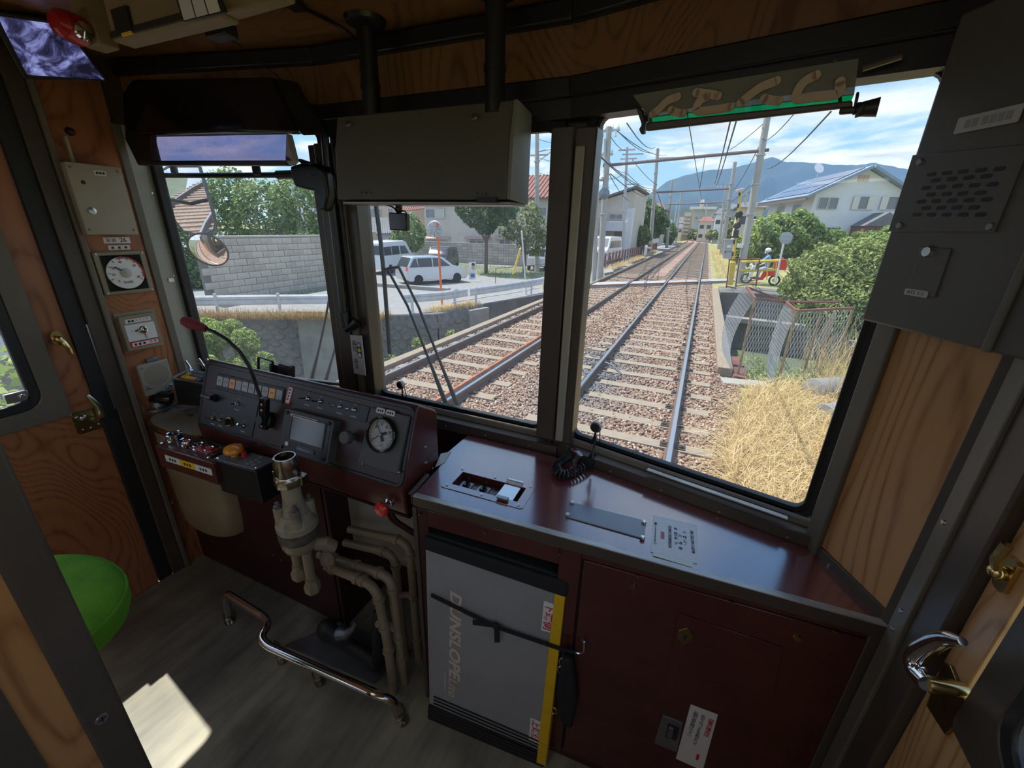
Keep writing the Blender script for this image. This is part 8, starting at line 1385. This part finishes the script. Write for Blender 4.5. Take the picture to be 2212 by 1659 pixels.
for i, (x, y, r_, L_) in enumerate(((1783, 838, .19, .9), (1812, 892, .17, .8))):
    c_ = PZ(x, y, -.98 - .05*i); cpz = thing('corrugated_pipe', ('upper' if i == 0 else 'lower') + ' grey corrugated drain pipe lying in the dry grass', 'pipe', c_ - V((0, 0, r_)), 'corrugated pipes'); d = V((.75, .55, 0)).normalized()
    M = Matrix.Translation(c_ - d*.25 - V((0, 0, r_*.2))) @ d.to_track_quat('Z', 'Y').to_matrix().to_4x4(); m = MB(M); prof = []
    for k in range(14): prof += [(r_, k*.05), (r_*1.1, k*.05+.012), (r_*1.1, k*.05+.028), (r_, k*.05+.04)]
    m.lathe(prof, 24); m.build('pipe_wall', mat('pipe_plastic', (.26, .25, .24), .5), cpz)

# ---------------------------------------------------------------- trees and bushes
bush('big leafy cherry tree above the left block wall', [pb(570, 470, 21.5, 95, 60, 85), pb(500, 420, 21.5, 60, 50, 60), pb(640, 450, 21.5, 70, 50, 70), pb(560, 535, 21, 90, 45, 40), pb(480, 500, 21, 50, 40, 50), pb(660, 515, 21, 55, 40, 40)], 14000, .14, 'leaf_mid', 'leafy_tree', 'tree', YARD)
bush('dark shrubs at the far left behind the round mirror', [pb(400, 560, 12.5, 50, 40, 70), pb(425, 590, 12.5, 36, 30, 55), pb(380, 620, 12.3, 40, 30, 40), pb(410, 480, 16, 60, 40, 60)], 5000, .11, 'leaf_dark', 'shrub', stem=YARD)
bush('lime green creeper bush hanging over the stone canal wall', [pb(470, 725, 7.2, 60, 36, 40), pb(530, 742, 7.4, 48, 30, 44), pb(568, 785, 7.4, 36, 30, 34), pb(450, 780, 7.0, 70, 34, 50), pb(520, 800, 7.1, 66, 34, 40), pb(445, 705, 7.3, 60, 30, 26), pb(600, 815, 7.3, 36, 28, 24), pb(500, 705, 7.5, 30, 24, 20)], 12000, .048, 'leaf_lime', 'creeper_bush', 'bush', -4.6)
bush('leafy shrub behind the dash camera', [pb(885, 505, 30, 34, 30, 38), pb(868, 525, 30, 26, 24, 26)], 2600, .14, 'leaf_mid', 'leafy_shrub', 'shrub', YARD)
t_ = bush('round clipped tree before the beige apartments', [pb(1050, 455, 27, 52, 40, 34), pb(1015, 448, 27, 30, 28, 20), pb(1085, 450, 27, 30, 28, 24), pb(1048, 490, 27, 20, 18, 14)], 6500, .12, 'leaf_dark', 'clipped_tree', 'tree', YARD)
bush('loose pale shrub tree beside the utility pole', [pb(1135, 490, 29, 42, 34, 34), pb(1150, 520, 29, 30, 24, 26), pb(1105, 500, 29, 26, 24, 16), pb(1150, 462, 29, 16, 16, 20)], 2000, .13, 'leaf_olive', 'loose_tree', 'tree', YARD)
bush('round green tree left of the track beyond the brown fence', [pb(1395, 470, 62, 28, 30, 26), pb(1420, 480, 62, 18, 20, 22), pb(1380, 492, 62, 18, 20, 20)], 4500, .28, 'leaf_dark', 'roadside_tree', 'tree', -1.1); bush('clipped globe bush by the brown fence', [pb(1389, 511, 52, 13, 13, 18)], 1500, .16, 'leaf_mid', 'globe_bush', 'bush', -1.1)
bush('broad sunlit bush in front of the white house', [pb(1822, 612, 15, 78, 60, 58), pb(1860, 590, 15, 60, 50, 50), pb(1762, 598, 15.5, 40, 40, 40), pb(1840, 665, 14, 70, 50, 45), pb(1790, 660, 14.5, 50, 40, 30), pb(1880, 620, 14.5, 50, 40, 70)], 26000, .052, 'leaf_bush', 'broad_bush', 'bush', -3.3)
bush('green tree right of the scooter before the white house', [pb(1710, 505, 33, 45, 40, 32), pb(1685, 525, 33, 30, 30, 26), pb(1740, 520, 33, 35, 30, 26), pb(1715, 480, 33, 18, 18, 14)], 6000, .15, 'leaf_mid', 'garden_tree', 'tree', -.6)
bush('hedge between the leaning pole and the scooter', [pb(1636, 530, 34, 30, 30, 26), pb(1615, 545, 34, 22, 22, 20), pb(1655, 500, 38, 26, 26, 22)], 4000, .15, 'leaf_lime', 'hedge', 'hedge', -1.0); bush('small garden bushes at the foot of the white house', [pb(1868, 528, 42, 28, 26, 18), pb(1930, 520, 42, 26, 24, 20), pb(1805, 510, 42, 14, 14, 10)], 3000, .15, 'leaf_mid', 'garden_bushes', 'bush', 0)
bush('trees beyond the right hand poles', [pb(1590, 500, 70, 16, 20, 22), pb(1575, 515, 70, 10, 14, 14)], 1500, .3, 'leaf_olive', 'far_tree', 'tree', -1.1); bush('dark far tree line left of the bend', [pb(1448, 505, 100, 10, 12, 16), pb(1435, 510, 95, 8, 10, 10)], 1000, .4, 'leaf_dark', 'far_tree', 'tree', -1.1); bush('green far trees at the inside of the bend', [pb(1520, 508, 140, 14, 16, 6), pb(1500, 506, 150, 10, 14, 8), pb(1540, 508, 120, 10, 12, 8)], 1200, .4, 'leaf_olive', 'far_tree', 'tree', -1.1)
bush('yellow flowering plant on the concrete wall under the bush', [pb(1725, 622, 17, 26, 22, 10), pb(1750, 632, 17, 18, 16, 8)], 1100, .06, 'leaf_lime', 'flowering_plant', 'plant'); c_ = PY(1730, 618, 16.8)
fl_ = bpy.data.objects['flowering_plant']; m = MB(); [m.ball(c_ + V((random.uniform(-.5, .5), random.uniform(-.2, .2), random.uniform(-.1, .15))), .03, 6) for _ in range(26)]; o = m.build('blossoms', mat('blossom', (.8, .5, .02), .6), fl_); o['kind'] = 'stuff'
bush('weeds growing at the canal bottom behind the mesh screen', [((2.2, 12.5, -2.6), (.8, .8, .5)), ((3.6, 13, -2.4), (.9, .8, .6)), ((1.9, 15, -2.8), (.7, .8, .4))], 2200, .06, 'leaf_lime', 'weeds', 'plant', -3.3); bush('little weed on the stone wall by the left track', [(ks(-5.9, 9.4, -1.45), (.22, .18, .25)), (ks(-6.4, 8.6, -1.5), (.25, .2, .2))], 300, .05, 'leaf_lime', 'wall_weed', 'plant', -3.0); bush('greenery low in the canal beside the left track', [(ks(-6.0, 6.6, -1.9), (.9, .9, .5)), (ks(-6.3, 7.4, -1.8), (.7, .5, .4))], 900, .06, 'leaf_mid', 'canal_plants', 'plant', -4.6)
# trees seen in the left door window and behind it
bush('sunlit trackside bushes outside the left door window', [((-6.5, 1.0, -1.6), (1.6, 2.2, 1.2)), ((-7.5, 2.5, -1.2), (1.5, 1.6, 1.0)), ((-6.8, -2.0, -1.6), (1.6, 2.0, 1.1))], 7000, .08, 'leaf_lime', 'trackside_bush', 'bush', -4.6)
dh = box_b('old house wall outside the left door window', 'old_house', -16, -11, .5, 3.2, 2.6, -1.0, 'wall_white'); dh.children[0]
for k in range(5): MB().bb((-11.02, .5, -.6+k*.6), (-10.97, 3.7, -.56+k*.6)).build('board_line', 'roof_grey', dh)
tiled(dh, [(-10.6, .3, 2.5), (-10.6, 3.9, 2.5), (-13, 3.9, 3.6), (-13, .3, 3.6)], 'roof_red', 12)

# ---------------------------------------------------------------- mountains
ridge = [(600, 420), (700, 440), (800, 430), (1000, 450), (1150, 470), (1300, 470), (1360, 452), (1380, 440), (1400, 422), (1440, 392), (1480, 378), (1530, 368), (1590, 362), (1640, 347), (1668, 340), (1700, 350), (1760, 352), (1830, 358), (1890, 352), (1950, 364), (2030, 372), (2120, 380), (2300, 400)]
def mountain(rid, D0, nm, lbl, m, seed, zoff=0):
    NM = np.random.RandomState(seed); P = []
    for (x0, y0), (x1, y1) in zip(rid, rid[1:]):
        k = max(2, int((x1-x0)/9))
        for i in range(k): P.append((x0+(x1-x0)*i/k, y0+(y1-y0)*i/k + NM.uniform(-1.2, 1.2)))
    rows = 14; vs_ = []; n_ = len(P)
    for r in range(rows):
        f = r/(rows-1)
        for (x, y) in P:
            d = ray(x, y); top = EYE + d*(D0/math.hypot(d.x, d.y)); h = top.z; dirn = V((d.x, d.y, 0)).normalized(); dist = D0*(1-.42*f); z = h*(1-f)**1.25 + NM.uniform(-1, 1)*h*.035*(0 if r == 0 else 1) + h*.07*math.sin(x*.05+r*1.3)*(math.sin(math.pi*f)); vs_.append(dirn*dist + V((0, 0, z if r < rows-1 else -5)))
    mb = MB(); mb.add(vs_, [(r*n_+i, (r+1)*n_+i, (r+1)*n_+i+1, r*n_+i+1) for r in range(rows-1) for i in range(n_-1)]); o = mb.build(nm, m, None, base=(0, D0*.8, -5), ang=3.2); return tag(o, lbl, 'mountain')
mat('forest_far', (.035, .06, .045), .95, col2=(.022, .042, .03), vs=.012, detail=8.)
mountain(ridge, 3600, 'mountain', 'long blue forested mountain ridge behind the town', 'forest_far', 3)
mountain([(1300, 478), (1400, 468), (1460, 452), (1500, 446), (1540, 440), (1600, 446), (1660, 452), (1720, 470)], 1500, 'foothill', 'dark green foothill above the roofs at the end of the track', 'forest_far', 8)
# summer haze in the valley between the town and the ridge
hz = MB().bb((-2600, 650, -20), (3200, 3000, 900)).build('valley_haze', None, None); mh = bpy.data.materials.new('haze_air'); mh.use_nodes = True; t = mh.node_tree; t.nodes.clear(); v_ = N(t, 'ShaderNodeVolumeScatter', Density=.00033, Anisotropy=.0); v_.inputs['Color'].default_value = (.13, .30, .80, 1); o_ = N(t, 'ShaderNodeOutputMaterial'); t.links.new(v_.outputs[0], o_.inputs['Volume']); hz.data.materials.append(mh); hz['kind'] = 'stuff'; tag(hz, 'thin blue summer haze in the valley before the mountain ridge', 'haze')

# joined pieces too small to pick apart in the photograph
TINY = ('screws', 'legend', 'rivets', 'bead', 'bolts', 'clamp', 'pins', 'eyes', 'hands', 'needle', 'plates', 'insulator', 'band', 'clip', 'arrow', 'weave', 'stripe', 'shell', 'knot', 'plug', 'text', 'mount', 'cable', 'conduit', 'hinge', 'rocker')
for o in list(bpy.data.objects):
    if o.type == 'MESH' and o.parent is not None and o.name.split('.')[0].split('_')[-1] in TINY and 'kind' not in o: o['kind'] = 'stuff'
